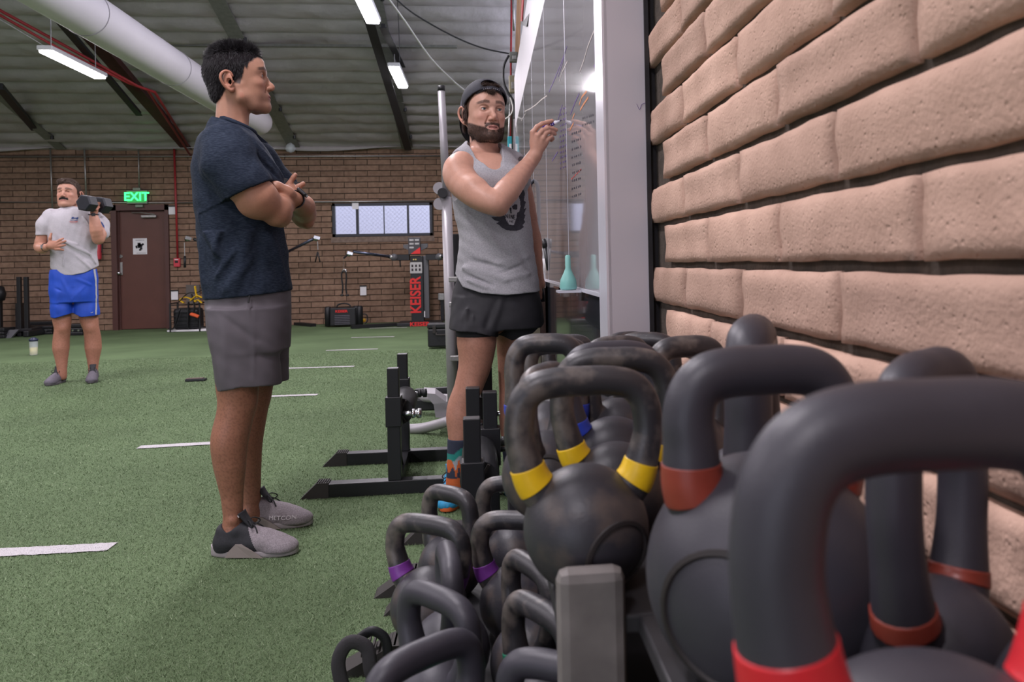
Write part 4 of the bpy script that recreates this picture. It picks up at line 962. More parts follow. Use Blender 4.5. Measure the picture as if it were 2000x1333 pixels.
# ---------------------------------------------------------------- heads.  +x forward, +y to the person's left, origin between the ears, metres
def head_field(h, neck_end, nr=.056, P={}):
    g = P.get
    f = Field((-.135, -.105, -.25), (.14, .105, .15), h); f.D[:] = .05
    f.ell((-.008, 0, .043), (.096, .074, .084), .0)                              # cranium
    f.ell((.038, 0, .035), (.058, .062, .06), .03)                               # forehead
    f.ell((.028, 0, -.022), (.060, .064, .066), .03)                             # face
    f.ell((.050, 0, -.060), (.040, .043 * g('jaw', 1), .042), .03)               # muzzle
    for s in (-1, 1):
        f.chain([(.005, s * .056, -.028), (.012, s * .053 * g('jaw', 1), -.062), (.045, s * .036 * g('jaw', 1), -.088), (.075, s * .010, -.094)], [.014, .015, .014, .016], .022)
        f.ell((.060, s * .040, -.018), (.020, .019, .014), .02)                  # cheekbone
        f.ell((.040, s * .040, -.052), (.030, .018, .028), .02)                  # cheek
        f.chain([(.083, s * .010, .034), (.080, s * .030, .037), (.066, s * .048, .030)], [.0085, .008, .007], .014)   # brow
    f.ell((.079, 0, -.090), (.015, .020, .015), .014)                            # chin
    f.ell((.077, 0, -.060), (.017, .024, .018), .014)                            # lips mound
    for s in (-1, 1):
        f.ell((.0905, s * .031, .012), (.019, .018, .0115), .010, 's')           # sockets
    f.chain([(.078, 0, .020), (.091, 0, .004), (.105, 0, -.018), (.109, 0, -.024)], [.008, .0075, .0082, .0088 * g('nose', 1)], .009)
    f.ell((.098, 0, -.030), (.013, .0145, .007), .006)
    for s in (-1, 1):
        f.ell((.094, s * .0135, -.029), (.0095, .0065, .0075), .005)
        f.ell((.100, s * .0065, -.0365), (.006, .0035, .004), .002, 's')
        f.chain([(.090, s * .016, -.020), (.083, s * .027, -.046)], [.003, .002], .006, 's')
    f.chain([(.093, -.004, -.042), (.095, 0, -.048), (.093, .004, -.042)], [.002, .002, .002], .003, 's')
    mo = g('open', 0)
    f.chain([(.080, -.024, -.0585), (.0905, -.012, -.0545), (.0935, 0, -.0560), (.0905, .012, -.0545), (.080, .024, -.0585)], [.0032, .0048, .0052, .0048, .0032], .004)
    f.chain([(.080, -.022, -.0600 - mo), (.0885, -.010, -.0655 - mo), (.0915, 0, -.0668 - mo), (.0885, .010, -.0655 - mo), (.080, .022, -.0600 - mo)], [.003, .0050, .0058, .0050, .003], .004)
    f.chain([(.084, -.023, -.0596), (.0965, -.008, -.0600 - mo * .5), (.0965, .008, -.0600 - mo * .5), (.084, .023, -.0596)], [.0014, .0015 + mo * .5, .0015 + mo * .5, .0014], .0015, 's')
    # eyelids: a lid sphere with an almond opening
    for s in (-1, 1):
        f.ell((.0735, s * .0315, .0118), (.0150, .0165, .0140), .004)
        f.ell((.0895, s * .0328, .0105), (.0108, .0138, g('lid', .0042)), .002, 's')
    # ears
    for s in (-1, 1):
        ex, ey, ez = -.020, s * .0755, g('earz', 0); out = lambda a: s * a
        pts = [(ex + .012, ey, .018), (ex + .006, ey + out(.004), .031), (ex - .008, ey + out(.010), .035), (ex - .021, ey + out(.014), .026), (ex - .025, ey + out(.015), .010), (ex - .020, ey + out(.011), -.008), (ex - .010, ey + out(.005), -.022), (ex + .002, ey + out(.001), -.029), (ex + .009, ey, -.022)]
        pts = [(a, b, c + ez) for a, b, c in pts]
        f.chain(pts, [.0035, .004, .0042, .0042, .004, .0038, .0045, .006, .004], .003, n=3)
        f.ell((ex - .006, ey + out(.003), .004 + ez), (.020, .0055, .028), .004, rot=(0, 0, s * .42))
        f.ell((ex + .000, ey + out(.0075), -.001 + ez), (.0085, .0065, .0115), .003, 's')
        f.chain([(ex - .004, ey + out(.012), .024 + ez), (ex - .016, ey + out(.014), .012 + ez), (ex - .012, ey + out(.011), -.006 + ez)], [.0025, .0025, .002], .003, 's')
        f.ell((ex + .0115, ey + out(.003), -.002 + ez), (.004, .0035, .006), .003)
    ne = np.array(neck_end, float)
    f.cone((-.018, 0, -.03), ne, nr * .98, nr, .022, fl=((0, 1, 0), .95))
    for s in (-1, 1):   # sternomastoid
        f.cone((-.018, s * .050, -.035), ne + np.array((.035, -s * .035, 0)), .014, .012, .02)
    f.ell(np.array((.012, 0, -.085)) * .5 + ne * .5 + np.array((g('adam', .022), 0, 0)), (.012, .010, .014), .02)
    return f
def face_paint(V, skin, lip, brow, beard=None, style='', rs=None, hair=None):
    """V in canonical head coordinates -> colours of the skin itself"""
    rs = rs or np.random.RandomState(1); x, y, z = V.T; n = len(V); C = np.tile(np.array(skin), (n, 1)); ay = np.abs(y)
    g = lambda c, r: np.exp(-(((x - c[0]) / r[0]) ** 2 + ((ay - c[1]) / r[1]) ** 2 + ((z - c[2]) / r[2]) ** 2))
    def mixc(w, c):
        w = np.clip(w, 0, 1)[:, None]; return C * (1 - w) + np.array(c) * w
    red = np.array(skin) * np.array((1.05, .82, .80))
    C = mixc(.55 * g((.075, .040, -.020), (.03, .022, .022)), red); C = mixc(.5 * g((.105, 0, -.026), (.02, .016, .014)), red); C = mixc(.6 * (ay > .074) * 1.0, red)
    # lips
    zm = -.060 - .0 * x
    w = (x > .076) * np.clip(1 - (ay / .0245) ** 4, 0, 1) * np.clip(1.25 - np.abs((z + .0605) / .0105) ** 2 * 1.1, 0, 1); w = w * (z < -.0515 + .0) ; C = mixc(w * .85, lip)
    # brows
    zb = .0385 - .10 * np.abs(ay - .028) - .14 * np.clip(ay - .034, 0, 1)
    w = (x > .045) * np.clip((ay - .009) / .006, 0, 1) * np.clip((.061 - ay) / .008, 0, 1) * np.clip(1.5 - np.abs((z - zb) / (.0062 - .05 * np.clip(ay - .03, 0, 1))) ** 2, 0, 1)
    C = mixc(w * .9 * (.75 + .25 * rs.rand(n)), brow)
    # lash line
    w = (x > .07) * np.exp(-(((ay - .0315) / .013) ** 4)) * np.exp(-((z - .0150) / .0018) ** 2); C = mixc(w * .75, np.array(brow) * .6)
    if beard is not None:
        nz = rs.rand(n)
        if style == 'full':
            line = -.028 - .030 * np.clip((x - .0) / .09, 0, 1) ** 1.5       # upper edge of beard along the cheek
            w = np.clip((line - z) / .008, 0, 1) * np.clip((z + .118 + .25 * np.clip(.03 - x, 0, 1)) / .012, 0, 1) * np.clip((x + .012) / .01, 0, 1)
            mous = (x > .07) * np.clip((.034 - ay) / .008, 0, 1) * np.clip((-.0405 - z) / .004, 0, 1) * np.clip((z + .075) / .003, 0, 1)
            w = np.maximum(w, mous)
            side = (x > -.012) * (x < .012) * np.clip((.03 - z) / .01, 0, 1) * (z > -.04) * (ay > .05); w = np.maximum(w, side * .8)
            lipm = (x > .074) * ((ay / .0255) ** 2 + ((z + .0618) / .0100) ** 2 < 1); w = w * (1 - lipm)
            soul = (x > .07) * (ay > .008) * (ay < .02) * (z < -.071) * (z > -.079); w = w * (1 - .35 * soul)
            C = mixc(w * (.80 + .25 * nz), beard)
        elif style == 'stubble':
            w = np.clip((-.045 - z) / .02, 0, 1) * (x > .02) * np.clip((z + .12) / .01, 0, 1); C = mixc(w * .16 * (.6 + .8 * nz), beard)
    if hair is not None:   # scalp tint under the hair
        C = mixc(hair(V), beard if beard is not None else brow)
    return C
def strands(name, roots, dirs, lens, r, m, parent, rs, bend=.3, col=None, grav=(0, 0, -1)):
    """thin tapered hairs, three-sided, one mesh"""
    n = len(roots); d = dirs / np.linalg.norm(dirs, axis=1)[:, None]
    a = np.cross(d, rs.randn(n, 3)); a /= np.linalg.norm(a, axis=1)[:, None] + 1e-9; b = np.cross(d, a); g = np.array(grav)
    V = []; ks = (0, .5, 1.0)
    for t in ks:
        c = roots + d * (lens[:, None] * t) + (a * rs.randn(n, 1) * .15 * 0 + g * bend * t * t) * lens[:, None]
        rr_ = r * (1 - t * .85)
        for q in range(3):
            an = 2 * PI * q / 3; V.append(c + (a * math.cos(an) + b * math.sin(an)) * rr_)
    V = np.stack(V, 1).reshape(-1, 3); base = (np.arange(n) * 9)[:, None]; Fq = []
    for t in (0, 1):
        for q in range(3):
            l = (q + 1) % 3; Fq.append(base + np.array([[t * 3 + q, t * 3 + l, t * 3 + 3 + l, t * 3 + 3 + q]]))
    Fq = np.concatenate(Fq); o = mesh_obj(name, V, Fq, m, parent); o['kind'] = 'stuff'; return o
def eyes(T, parent, iris, look=(1, 0, 0), names='eye'):
    """two eyeballs with painted iris; T maps head coordinates to the person frame"""
    for s in (-1, 1):
        mb = MB().lathe([(.0115 * math.cos(a), .0115 * math.sin(a)) for a in np.linspace(-PI / 2, PI / 2, 24)], (0, 0, 0), 24); V = np.array(mb.v)
        d = np.array(look, float); d /= np.linalg.norm(d); n = V / (np.linalg.norm(V, axis=1)[:, None] + 1e-9); ca = n @ d
        C = np.tile(np.array((.50, .45, .43)), (len(V), 1)); C[ca > math.cos(.50)] = iris; C[ca > math.cos(.24)] = (.01, .01, .01)
        me = mb.mesh('eye'); W_ = T(np.array((.0748, s * .0315, .0112)) + V)
        me.vertices.foreach_set('co', W_.astype(np.float32).ravel()); c = me.color_attributes.new('col', 'FLOAT_COLOR', 'POINT'); c.data.foreach_set('color', np.c_[C, np.ones(len(C))].astype(np.float32).ravel())
        link('eye', me, m_eye, parent, True)
m_eye = mat('eyeball', (1, 1, 1), .15, vcol='col', coat=.5)
def mskin(name, r=.48): return mat(name, (1, 1, 1), r, vcol='col', noise=.07, nscale=60, bump=.12, bscale=420, bdist=.0006, spec=.4, sss=.06)
def finger(f, pts, r0, r1, k=.004): 
    n = len(pts); f.chain(pts, list(np.linspace(r0, r1, n)), k)

def shoe(name, T, parent, m_up, m_sole, m_lace, m_tongue, two=None, scale=1.0, laces=True, tongue=1.0, heel_clip=None, h=.0032):
    """T maps shoe coordinates (+x toe, origin mid sole on the ground) to the person frame"""
    f = Field((-.165, -.06, -.005), (.165, .06, .16), h)
    f.ell((.088, 0, .028), (.064, .048, .036), 0); f.ell((.040, .002, .044), (.070, .043, .040), .02)
    f.cone((.03, 0, .055), (-.045, 0, .082), .034, .034, .02); f.ell((-.100, 0, .040), (.044, .038, .045), .02)
    f.cone((-.100, 0, .05), (-.103, 0, .082), .034, .030, .02); f.cone((-.075, 0, .06), (-.07, 0, .085), .037, .034, .02)
    f.ell((-.02, 0, .04), (.09, .040, .036), .02)
    f.cone((-.072, 0, .055), (-.080, 0, .15), .030, .036, .006, 's')
    f.plane((0, 0, .016), (0, 0, -1)); f.wrinkle(.0006, 200, 4)
    V, Q = f.nets(); V = relax(V, Q, 1)
    up = mesh_obj(name, T(V), Q, m_up if two is None else None, parent)
    if two is not None:
        up.data.materials.append(m_up); up.data.materials.append(two)
        c = V[Q].mean(1); up.data.polygons.foreach_set('material_index', ((c[:, 0] < .012 - .5 * (c[:, 2] - .05)) ).astype(np.int32))
    # sole: outline lofted in layers
    N = 44; out = []
    for k in range(N):
        a = 2 * PI * k / N; c_, s_ = math.cos(a), math.sin(a); x = .151 * c_; w = .0485 * (1 - .20 * math.exp(-((x + .01) / .05) ** 2)) * (.84 if x < -.05 else 1.0); y = w * math.copysign(abs(s_) ** .75, s_) + .004 * math.exp(-((x - .07) / .06) ** 2)
        out.append((x, y))
    mb = MB(); lay = ((.0, .93), (.003, .985), (.010, 1.0), (.018, .99), (.024, .955), (.024, .6)); V = []
    for z, g in lay:
        for (x, y) in out:
            spring = .007 * max(0, (x - .07) / .085) ** 2 + .004 * max(0, (-x - .1) / .055); V.append((x * (.985 + .015 * g), y * g, z + spring + (.012 * max(0, -x / .155) if z > .015 else 0)))
    Fc = [(i * N + k, i * N + (k + 1) % N, (i + 1) * N + (k + 1) % N, (i + 1) * N + k) for i in range(len(lay) - 1) for k in range(N)] + [tuple(range(N - 1, -1, -1)), tuple((len(lay) - 1) * N + k for k in range(N))]
    mb.add(T(np.array(V)), Fc); mb.build('sole', m_sole, up, True)
    if heel_clip:
        for sy in (-1, 1):
            P = [(-.085, sy * .0415, .006), (.005, sy * .0405, .004), (.045, sy * .047, .004), (.012, sy * .043, .026), (-.028, sy * .0405, .050), (-.050, sy * .040, .050), (-.072, sy * .0405, .028)]
            mb = MB(); Q_ = [np.array(p) for p in P]; mb.prism(Q_ if sy < 0 else Q_[::-1], (0, sy * .0045, 0)); v = T(np.array(mb.v)); mb.v = [tuple(q) for q in v]; mb.build('side_clip', heel_clip, up)
    tg = MB().tube(T(np.array(catmull([(.045, 0, .070), (.0, 0, .095), (-.030, 0, .118 + .01 * tongue), (-.044, 0, .135 + .015 * tongue)], 4))), [.014 + .014 * t for t in np.linspace(0, 1, 13)], 12, flat=.35, ref=T(np.array([(0, 0, 1.)]))[0] - T(np.array([(0, 0, 0.)]))[0]); tg.build('tongue', m_tongue, up, True)
    if laces:
        for k in range(5):
            x = .045 - k * .0165; z = .083 + (.045 - x) * .36; w = .026 - k * .0006
            P = catmull([(x, -w, z - .020), (x - .003, -w * .5, z - .002), (x - .005, 0, z + .001), (x - .003, w * .5, z - .002), (x, w, z - .020)], 4); MB().tube(T(np.array(P)), .0026, 6).build('lace', m_lace, up, True)
        for sg in (-1, 1):
            P = catmull([(-.027, 0, .112), (-.012, sg * .018, .124), (.006, sg * .034, .112), (.0, sg * .026, .102), (-.02, 0, .110)], 5); MB().tube(T(np.array(P)), .0022, 6).build('lace', m_lace, up, True)
            P = catmull([(-.025, 0, .112), (.005, sg * .012, .105), (.022, sg * .030, .085)], 4); MB().tube(T(np.array(P)), .0022, 6).build('lace', m_lace, up, True)
    return up
def shoe_T(frame, heel_px, toe_px, scale=1.0):
    """place a shoe by where its heel and toe meet the ground in the photo"""
    a = WZ(heel_px[0], heel_px[1], 0) - frame.O; b = WZ(toe_px[0], toe_px[1], 0) - frame.O
    A_ = np.array((a @ frame.r, a @ frame.n, 0)); B_ = np.array((b @ frame.r, b @ frame.n, 0)); m = (A_ + B_) / 2; d = B_ - A_; an = math.atan2(d[1], d[0]); R = rotm(0, 0, an) * scale
    return lambda V: np.asarray(V) @ R.T + m

from mathutils.bvhtree import BVHTree
def decal(name, polys, V, Fq, frame, m, parent, off=.0012, cell=.9, holes=()):
    """flat print laid onto a surface: polygons drawn in photo pixels, dropped onto the cloth along the line of sight"""
    bvh = BVHTree.FromPolygons([tuple(v) for v in V], [tuple(int(i) for i in q) for q in Fq])
    cl = CAMP - frame.O; cl = np.array((cl @ frame.r, cl @ frame.n, cl[2]))
    def inside(x, y, P):
        c = False; n = len(P)
        for i in range(n):
            (x1, y1), (x2, y2) = P[i], P[i - 1]
            if (y1 > y) != (y2 > y) and x < (x2 - x1) * (y - y1) / (y2 - y1) + x1: c = not c
        return c
    vs = {}; V_ = []; Fc = []
    def vert(i, j):
        if (i, j) in vs: return vs[(i, j)]
        p = frame.L(i * cell, j * cell, 0); d = p - cl; d /= np.linalg.norm(d); h = bvh.ray_cast(Vector(cl), Vector(d)); k = None
        if h[0] is not None: V_.append(np.array(h[0]) - d * off); k = len(V_) - 1
        vs[(i, j)] = k; return k
    xs = [p[0] for P in polys for p in P]; ys_ = [p[1] for P in polys for p in P]
    for i in range(int(min(xs) / cell) - 1, int(max(xs) / cell) + 2):
        for j in range(int(min(ys_) / cell) - 1, int(max(ys_) / cell) + 2):
            cx_, cy_ = (i + .5) * cell, (j + .5) * cell
            if any(inside(cx_, cy_, P) for P in polys) and not any(inside(cx_, cy_, P) for P in holes):
                q = [vert(i, j), vert(i, j + 1), vert(i + 1, j + 1), vert(i + 1, j)]
                if None not in q: Fc.append(q)
    if not Fc: return None
    return MB().add(V_, Fc).build(name, m, parent, True)
def letters(txt, x0, y0, h, slope=0, th=.9, wd=None):
    """blocky capitals as thin stroke polygons in pixels"""
    G = dict(N=[(0, 1, 0, 0), (0, 0, 1, 1), (1, 1, 1, 0)], I=[(.5, 0, .5, 1)], E=[(0, 0, 0, 1), (0, 0, 1, 0), (0, .5, .8, .5), (0, 1, 1, 1)], L=[(0, 0, 0, 1), (0, 1, 1, 1)], K=[(0, 0, 0, 1), (1, 0, 0, .5), (0, .5, 1, 1)])
    out = []; w = (wd or h * .55); x = x0
    for c in txt:
        for (a, b, c2, d) in G.get(c, []):
            p = np.array((x + a * w, y0 + b * h + (x + a * w - x0) * slope)); q = np.array((x + c2 * w, y0 + d * h + (x + c2 * w - x0) * slope)); t = q - p; n = np.array((-t[1], t[0])); n = n / (np.linalg.norm(n) + 1e-9) * th / 2
            out.append([tuple(p - n), tuple(q - n), tuple(q + n), tuple(p + n)])
        x += w * (1.45 if c != 'I' else 1.45)
    return out
# ================================================================ PERSON 1: navy tee, arms crossed, in profile
fr = Frame(478, 1062); L = fr.L; s1 = fr.S()
p1 = empty('person', fr.O, fr.rz, 'person in a navy tee and grey shorts standing in profile with arms crossed', 'person')
skin1 = (.40, .205, .135)
m_skin1 = mskin('skin tan')
def R1(px): return px * s1
# --- head
yaw = math.radians(-7); Rh = rotm(0, math.radians(-6), yaw) * 1.04
hc = L(512, 148.5, -.04) - Rh @ np.array((.083, -.031, .012))     # between the ears
T1 = lambda V: np.asarray(V) @ Rh.T + hc
ne = (L(452, 256, 0) - hc) @ np.linalg.inv(Rh).T
hf = head_field(.0019, ne, .054, dict(jaw=1.03, lid=.0046, adam=.010, earz=-.012))
hV, hF = hf.nets(); hV = relax(hV, hF, 1)
def scalp1(V):
    x, y, z = V.T; ay = abs(y)
    line = np.interp(x, [-.12, -.075, -.035, -.008, .012, .03, .055, .075, .1], [-.075, -.072, -.035, -.018, -.025, .028, .052, .070, .072])
    return np.clip((z - line) / .008, 0, 1) * .9 * (ay < .0775)
hair_c = (.012, .010, .012)
hC = face_paint(hV, skin1, (.34, .11, .095), (.012, .008, .008), hair_c, 'stubble', hair=scalp1)
# --- body: arms and legs
f = Field((-.30, -.36, .60), (.36, .36, 1.52), .0036)
A = lambda px, py, dy: L(px, py, dy)
f.chain([A(444, 306, -.17), A(470, 352, -.20), A(505, 388, -.20), A(538, 415, -.17)], [.064, .066, .063, .046], .02)
f.ell(A(500, 395, -.205), (.06, .045, .055), .02)
f.cone(A(543, 422, -.165), A(550, 428, -.15), .036, .030, .02)            # elbow
f.chain([A(543, 408, -.155), A(553, 396, -.06), A(566, 378, .03)], [.050, .044, .027], .018)   # right forearm, going inwards
f.chain([A(562, 382, .02), A(566, 368, .04)], [.026, .024], .012)         # right palm
finger(f, [A(560, 372, .03), A(566, 358, .03), A(573, 347, .03), A(576.5, 342, .03)], .0105, .0085)
finger(f, [A(576, 376, .03), A(583, 365, .03), A(592, 359.5, .03)], .0115, .0095)
finger(f, [A(568, 378, .05), A(560, 366, .06), A(553, 362, .06), A(549, 366, .055)], .009, .0075)
finger(f, [A(570, 384, .055), A(562, 374, .065), A(554, 370, .065), A(551, 374, .06)], .009, .0075)
# left arm
f.chain([A(500, 310, .17), A(560, 380, .17), A(592, 424, .13)], [.058, .052, .040], .02)
f.cone(A(596, 432, .12), A(600, 436, .11), .028, .024, .015)
f.chain([A(595, 418, .12), A(592, 404, .03), A(576, 389, -.085)], [.044, .041, .0255], .015)
f.ell(A(596, 410, .07), (.028, .05, .042), .02)
f.chain([A(576, 388, -.085), A(560, 377, -.115), A(541, 366, -.13)], [.0245, .0275, .026], .01, fl=((.5, 0, .85), .85))
for k, (a, b, c) in enumerate((((541, 362), (529, 358), (520, 366)), ((540, 367), (527, 365), (517, 374)), ((541, 373), (529, 373), (519, 382)), ((543, 379), (533, 382), (524, 390)))):
    finger(f, [A(*a, -.135), A(*b, -.137), A(*c, -.125)], .0105, .0085)
for (a, b) in (((572, 381), (545, 362)), ((573, 385), (544, 368)), ((574, 389), (546, 374))): f.ridge(A(*a, -.14), A(*b, -.155), .0016, .004)
f.chain([A(444, 306, -.17), A(470, 320, 0), A(500, 310, .17)], [.05, .07, .05], .02)
aV, aF = f.nets()
f = Field((-.30, -.22, .03), (.30, .26, .95), .005)
NL = -.10; FL = .165
# near leg
f.chain([A(466, 700, NL), A(464, 745, NL), A(463, 785, NL), A(456, 830, NL), A(449, 865, NL), A(449, 910, NL), A(453, 965, NL), A(455, 1005, NL), A(455, 1035, NL), A(455, 1050, NL)], [.074, .071, .062, .058, .058, .052, .036, .031, .034, .036], .02, n=4)
f.ell(A(484, 785, NL), (.024, .040, .036), .025)                            # knee cap
f.ell(A(440, 862, NL), (.036, .046, .085), .03)                            # calf
f.chain([A(455, 1045, NL), A(485, 1066, NL)], [.034, .03], .02)
f.ell(A(455, 1018, NL - .028), (.012, .010, .014), .012)
# far leg
f.chain([A(503, 695, FL), A(500, 740, FL), A(495, 780, FL), A(488, 830, FL), A(483, 865, FL), A(484, 905, FL), A(489, 955, FL), A(491, 985, FL), A(490, 1008, FL)], [.070, .066, .058, .054, .054, .048, .036, .032, .036], .02, n=4)
f.ell(A(512, 775, FL), (.022, .038, .034), .025)
f.ell(A(476, 855, FL), (.036, .045, .08), .03)
f.chain([A(491, 1000, FL), A(508, 1012, FL)], [.034, .028], .02)
f.chain([A(466, 700, NL), A(486, 640, 0), A(503, 695, FL)], [.06, .08, .06], .02)
lV, lF = f.nets()
legcol = np.array(skin1) * (.80, .70, .68)
zz = np.clip((1.0 - lV[:, 2]) / .5, 0, 1)
def hairy(V, base, seed, amt=.15): 
    r_ = np.random.RandomState(seed).rand(len(V), 1); return np.tile(np.array(base), (len(V), 1)) * (1 - amt * (r_ > .7))
V, Fq, C = join([(T1(hV), hF, hC), (aV, aF, hairy(aV, np.array(skin1) * (.95, .88, .86), 2, .06)), (lV, lF, hairy(lV, legcol, 3, .22))])
mesh_obj('body', V, Fq, m_skin1, p1, C)
eyes(T1, p1, (.03, .015, .01), (1, -.1, 0))
# --- hair
m_hair1 = mat('black hair', (.012, .010, .012), .5, spec=.5)
m_scalp1 = mat('hair base', (.010, .008, .009), .9, spec=.1)
rs = np.random.RandomState(4)
n = 24000; q = rs.randn(n, 3); q /= np.linalg.norm(q, axis=1)[:, None]
roots = q * np.array((.0985, .0765, .0865)) + np.array((-.008, 0, .043))
fc = q * np.array((.060, .064, .064)) + np.array((.036, 0, .035)); roots = np.where(((roots[:, 0] > .045))[:, None], np.where((np.linalg.norm((roots - (.036, 0, .035)) / (.060, .064, .064), axis=1) < 1)[:, None], fc, roots), roots)
keep = scalp1(roots) > .35; roots = roots[keep]; q = q[keep]; n = len(roots)
top = np.clip((roots[:, 2] - .085) / .03, 0, 1)
d = q * (.35 + .65 * top)[:, None] + np.outer(1 - top, (-.15, 0, -.9)) + np.outer(top, (.15, 0, .55)) + rs.randn(n, 3) * (.12 + .30 * top)[:, None]
ln = .013 + top * (.014 + .016 * rs.rand(n)) + .004 * rs.rand(n) + .012 * top * (roots[:, 0] > .045)
f = Field((-.125, -.095, -.10), (.12, .095, .155), .003)
f.ell((-.009, 0, .045), (.100, .078, .0885), 0); f.ell((.036, 0, .038), (.061, .065, .064), .02)
f.ell((-.062, 0, -.02), (.034, .048, .052), .02)
f.wrinkle(.0008, 260, 3)
X, Y, Z = f.grid((slice(None),) * 3)
line = np.interp(X, [-.12, -.075, -.035, -.008, .012, .03, .055, .075, .1], [-.075, -.066, -.035, -.014, -.022, .034, .060, .080, .084]).astype(np.float32)
line = line + (.004 * np.sin(X * 420)).astype(np.float32)
f.D = np.maximum(f.D, (line - Z) * .8)
cV, cF = f.nets()
sel = rs.choice(len(cV), 26000); roots = cV[sel] + rs.randn(26000, 3) * .0012; q = (roots - (-.005, 0, .035)) / (1, .8, .9); q /= np.linalg.norm(q, axis=1)[:, None]
roots = roots - q * .002
keep = (scalp1(roots) > .2) | (roots[:, 2] > .02); roots = roots[keep]; q = q[keep]; n = len(roots)
top = np.clip((roots[:, 2] - .085) / .03, 0, 1)
d = q * (.30 + .70 * top)[:, None] + np.outer(1 - top, (-.25, 0, -.95)) + np.outer(top, (.15, 0, .55)) + rs.randn(n, 3) * (.10 + .34 * top)[:, None]
clump = .5 + .5 * np.sin(roots[:, 0] * 260 + 2 * np.sin(roots[:, 1] * 190)) * np.sin(roots[:, 1] * 240 + roots[:, 0] * 90)
ln = .010 + top * (.006 + .020 * clump * (.5 + .5 * rs.rand(n))) + .004 * rs.rand(n) + .010 * top * (roots[:, 0] > .045)
d = d + np.stack([np.sin(roots[:, 1] * 170), np.cos(roots[:, 0] * 150), 0 * top], 1) * .35 * top[:, None]
ln = ln * np.clip((roots[:, 2] + .075) / .03, .35, 1)
hair = strands('hair', T1(roots), d @ Rh.T, ln, .0010, m_hair1, p1, rs, bend=.12)
mesh_obj('scalp_hair', T1(cV), cF, m_scalp1, hair)
# brow hairs are painted; lashes too
# --- shirt
m_navy = mat('navy melange jersey', (.012, .018, .032), .85, col2=(.036, .048, .074), nscale=70, bump=.25, bscale=300, bdist=.001, nmin=.4, nmax=.75, stretch=(1, 1, 6), spec=.2)
def row(py, xl, xr, ry, cy=0, grow=0):
    a, b = L(xl, py, 0), L(xr, py, 0); return ((a[2] + b[2]) / 2, (a[0] + b[0]) / 2, cy, (b[0] - a[0]) / 2 + grow, ry)
f = Field((-.34, -.36, .86), (.30, .36, 1.60), .0040)
f.loft([row(250, 412, 492, .085), row(268, 389, 503, .145), row(290, 379, 520, .178), row(330, 373, 545, .185), row(360, 374, 556, .183), row(400, 378, 556, .175), row(440, 382, 554, .168), row(480, 386, 560, .165), row(530, 390, 566, .168), row(590, 397, 573, .175)], 0, p=2.3)
f.cone(A(440, 250, 0), A(470, 232, 0), .062, .058, .03)                     # yoke up to the collar
f.chain([A(440, 285, -.14), A(447, 318, -.180), A(478, 362, -.198), A(492, 382, -.198)], [.080, .083, .078, .077], .035)
f.chain([A(470, 285, .14), A(500, 320, .175), A(545, 365, .18)], [.078, .078, .070], .035)
# folds
for a, b, am, w in (((448, 388, -.18), (395, 545, -.16), .010, .022), ((470, 400, -.18), (420, 560, -.18), -.010, .018), ((492, 432, -.17), (455, 575, -.17), .009, .02), ((510, 440, -.165), (500, 560, -.17), -.007, .02), ((385, 420, -.1), (440, 520, -.18), .007, .02),
                    ((500, 285, -.15), (552, 345, -.06), .009, .014), ((492, 298, -.17), (545, 352, -.11), -.009, .012), ((484, 310, -.18), (527, 352, -.17), .008, .014), ((430, 262, -.16), (480, 285, -.19), -.006, .014), ((395, 300, -.17), (410, 370, -.2), -.006, .02),
                    ((404, 560, -.15), (470, 470, -.19), .008, .018), ((420, 585, -.17), (500, 500, -.18), .006, .02), ((525, 450, -.14), (560, 560, -.10), .006, .02), ((388, 470, -.08), (398, 580, -.08), .006, .02), ((430, 300, -.25), (470, 345, -.27), .004, .014), ((447, 360, -.26), (500, 345, -.27), -.003, .01),
                    ((540, 300, 0.0), (556, 345, .02), -.006, .012), ((448, 392, -.16), (480, 330, -.21), -.004, .016)): f.ridge(A(*a), A(*b), am * 1.7, w * .8)
f.wrinkle(.0024, 26, 5)
# openings: collar, cuff, hem
f.plane(A(497, 263, 0), np.array((.74 * .55, 0, 1.0)) , box=(A(400, 262, 0) - np.array((.02, .14, .0)), A(540, 205, 0) + np.array((0, .14, .02))))
c_n = A(492, 384, 0) - A(455, 322, 0); c_n /= np.linalg.norm(c_n)
cut0 = A(447, 389, -.2); cut1 = A(522, 357, -.2); cd = cut1 - cut0; cd[1] = 0; nn = np.array((cd[2], 0, -cd[0])); nn = nn / np.linalg.norm(nn); nn = -nn if nn[2] > 0 else nn
X, Y, Z = f.grid((slice(None),) * 3)
d_cut = ((X - cut0[0]) * nn[0] + (Z - cut0[2]) * nn[2])
# cut the near sleeve below the cuff line, but leave the torso: torso loft re-united afterwards
g_ = Field((-.34, -.36, .86), (.30, .36, 1.60), .0040)
sleeve = Field((-.34, -.36, .86), (.30, .36, 1.60), .0040)
sleeve.chain([A(440, 285, -.14), A(447, 318, -.180), A(478, 362, -.198), A(510, 400, -.198)], [.080, .083, .079, .078], .02)
sleeve.ridge(A(447, 389, -.27), A(522, 357, -.27), .003, .008); sleeve.wrinkle(.0035, 30, 8); sleeve.ridge(A(452, 300, -.25), A(505, 345, -.27), .006, .016); sleeve.ridge(A(440, 320, -.25), A(470, 375, -.27), -.006, .016); sleeve.ridge(A(470, 300, -.25), A(515, 335, -.26), -.005, .012)
core = Field((-.34, -.36, .86), (.30, .36, 1.60), .0040); core.chain([A(478, 362, -.198), A(515, 406, -.198)], [.071, .071], 0)
below = d_cut > 0
sl_open = np.maximum(sleeve.D, np.maximum(d_cut, -np.maximum(core.D, -(d_cut + .045))))
far_cut = -(Y - .10)      # everything nearer than the far arm
f.D = np.minimum(f.D, sl_open)
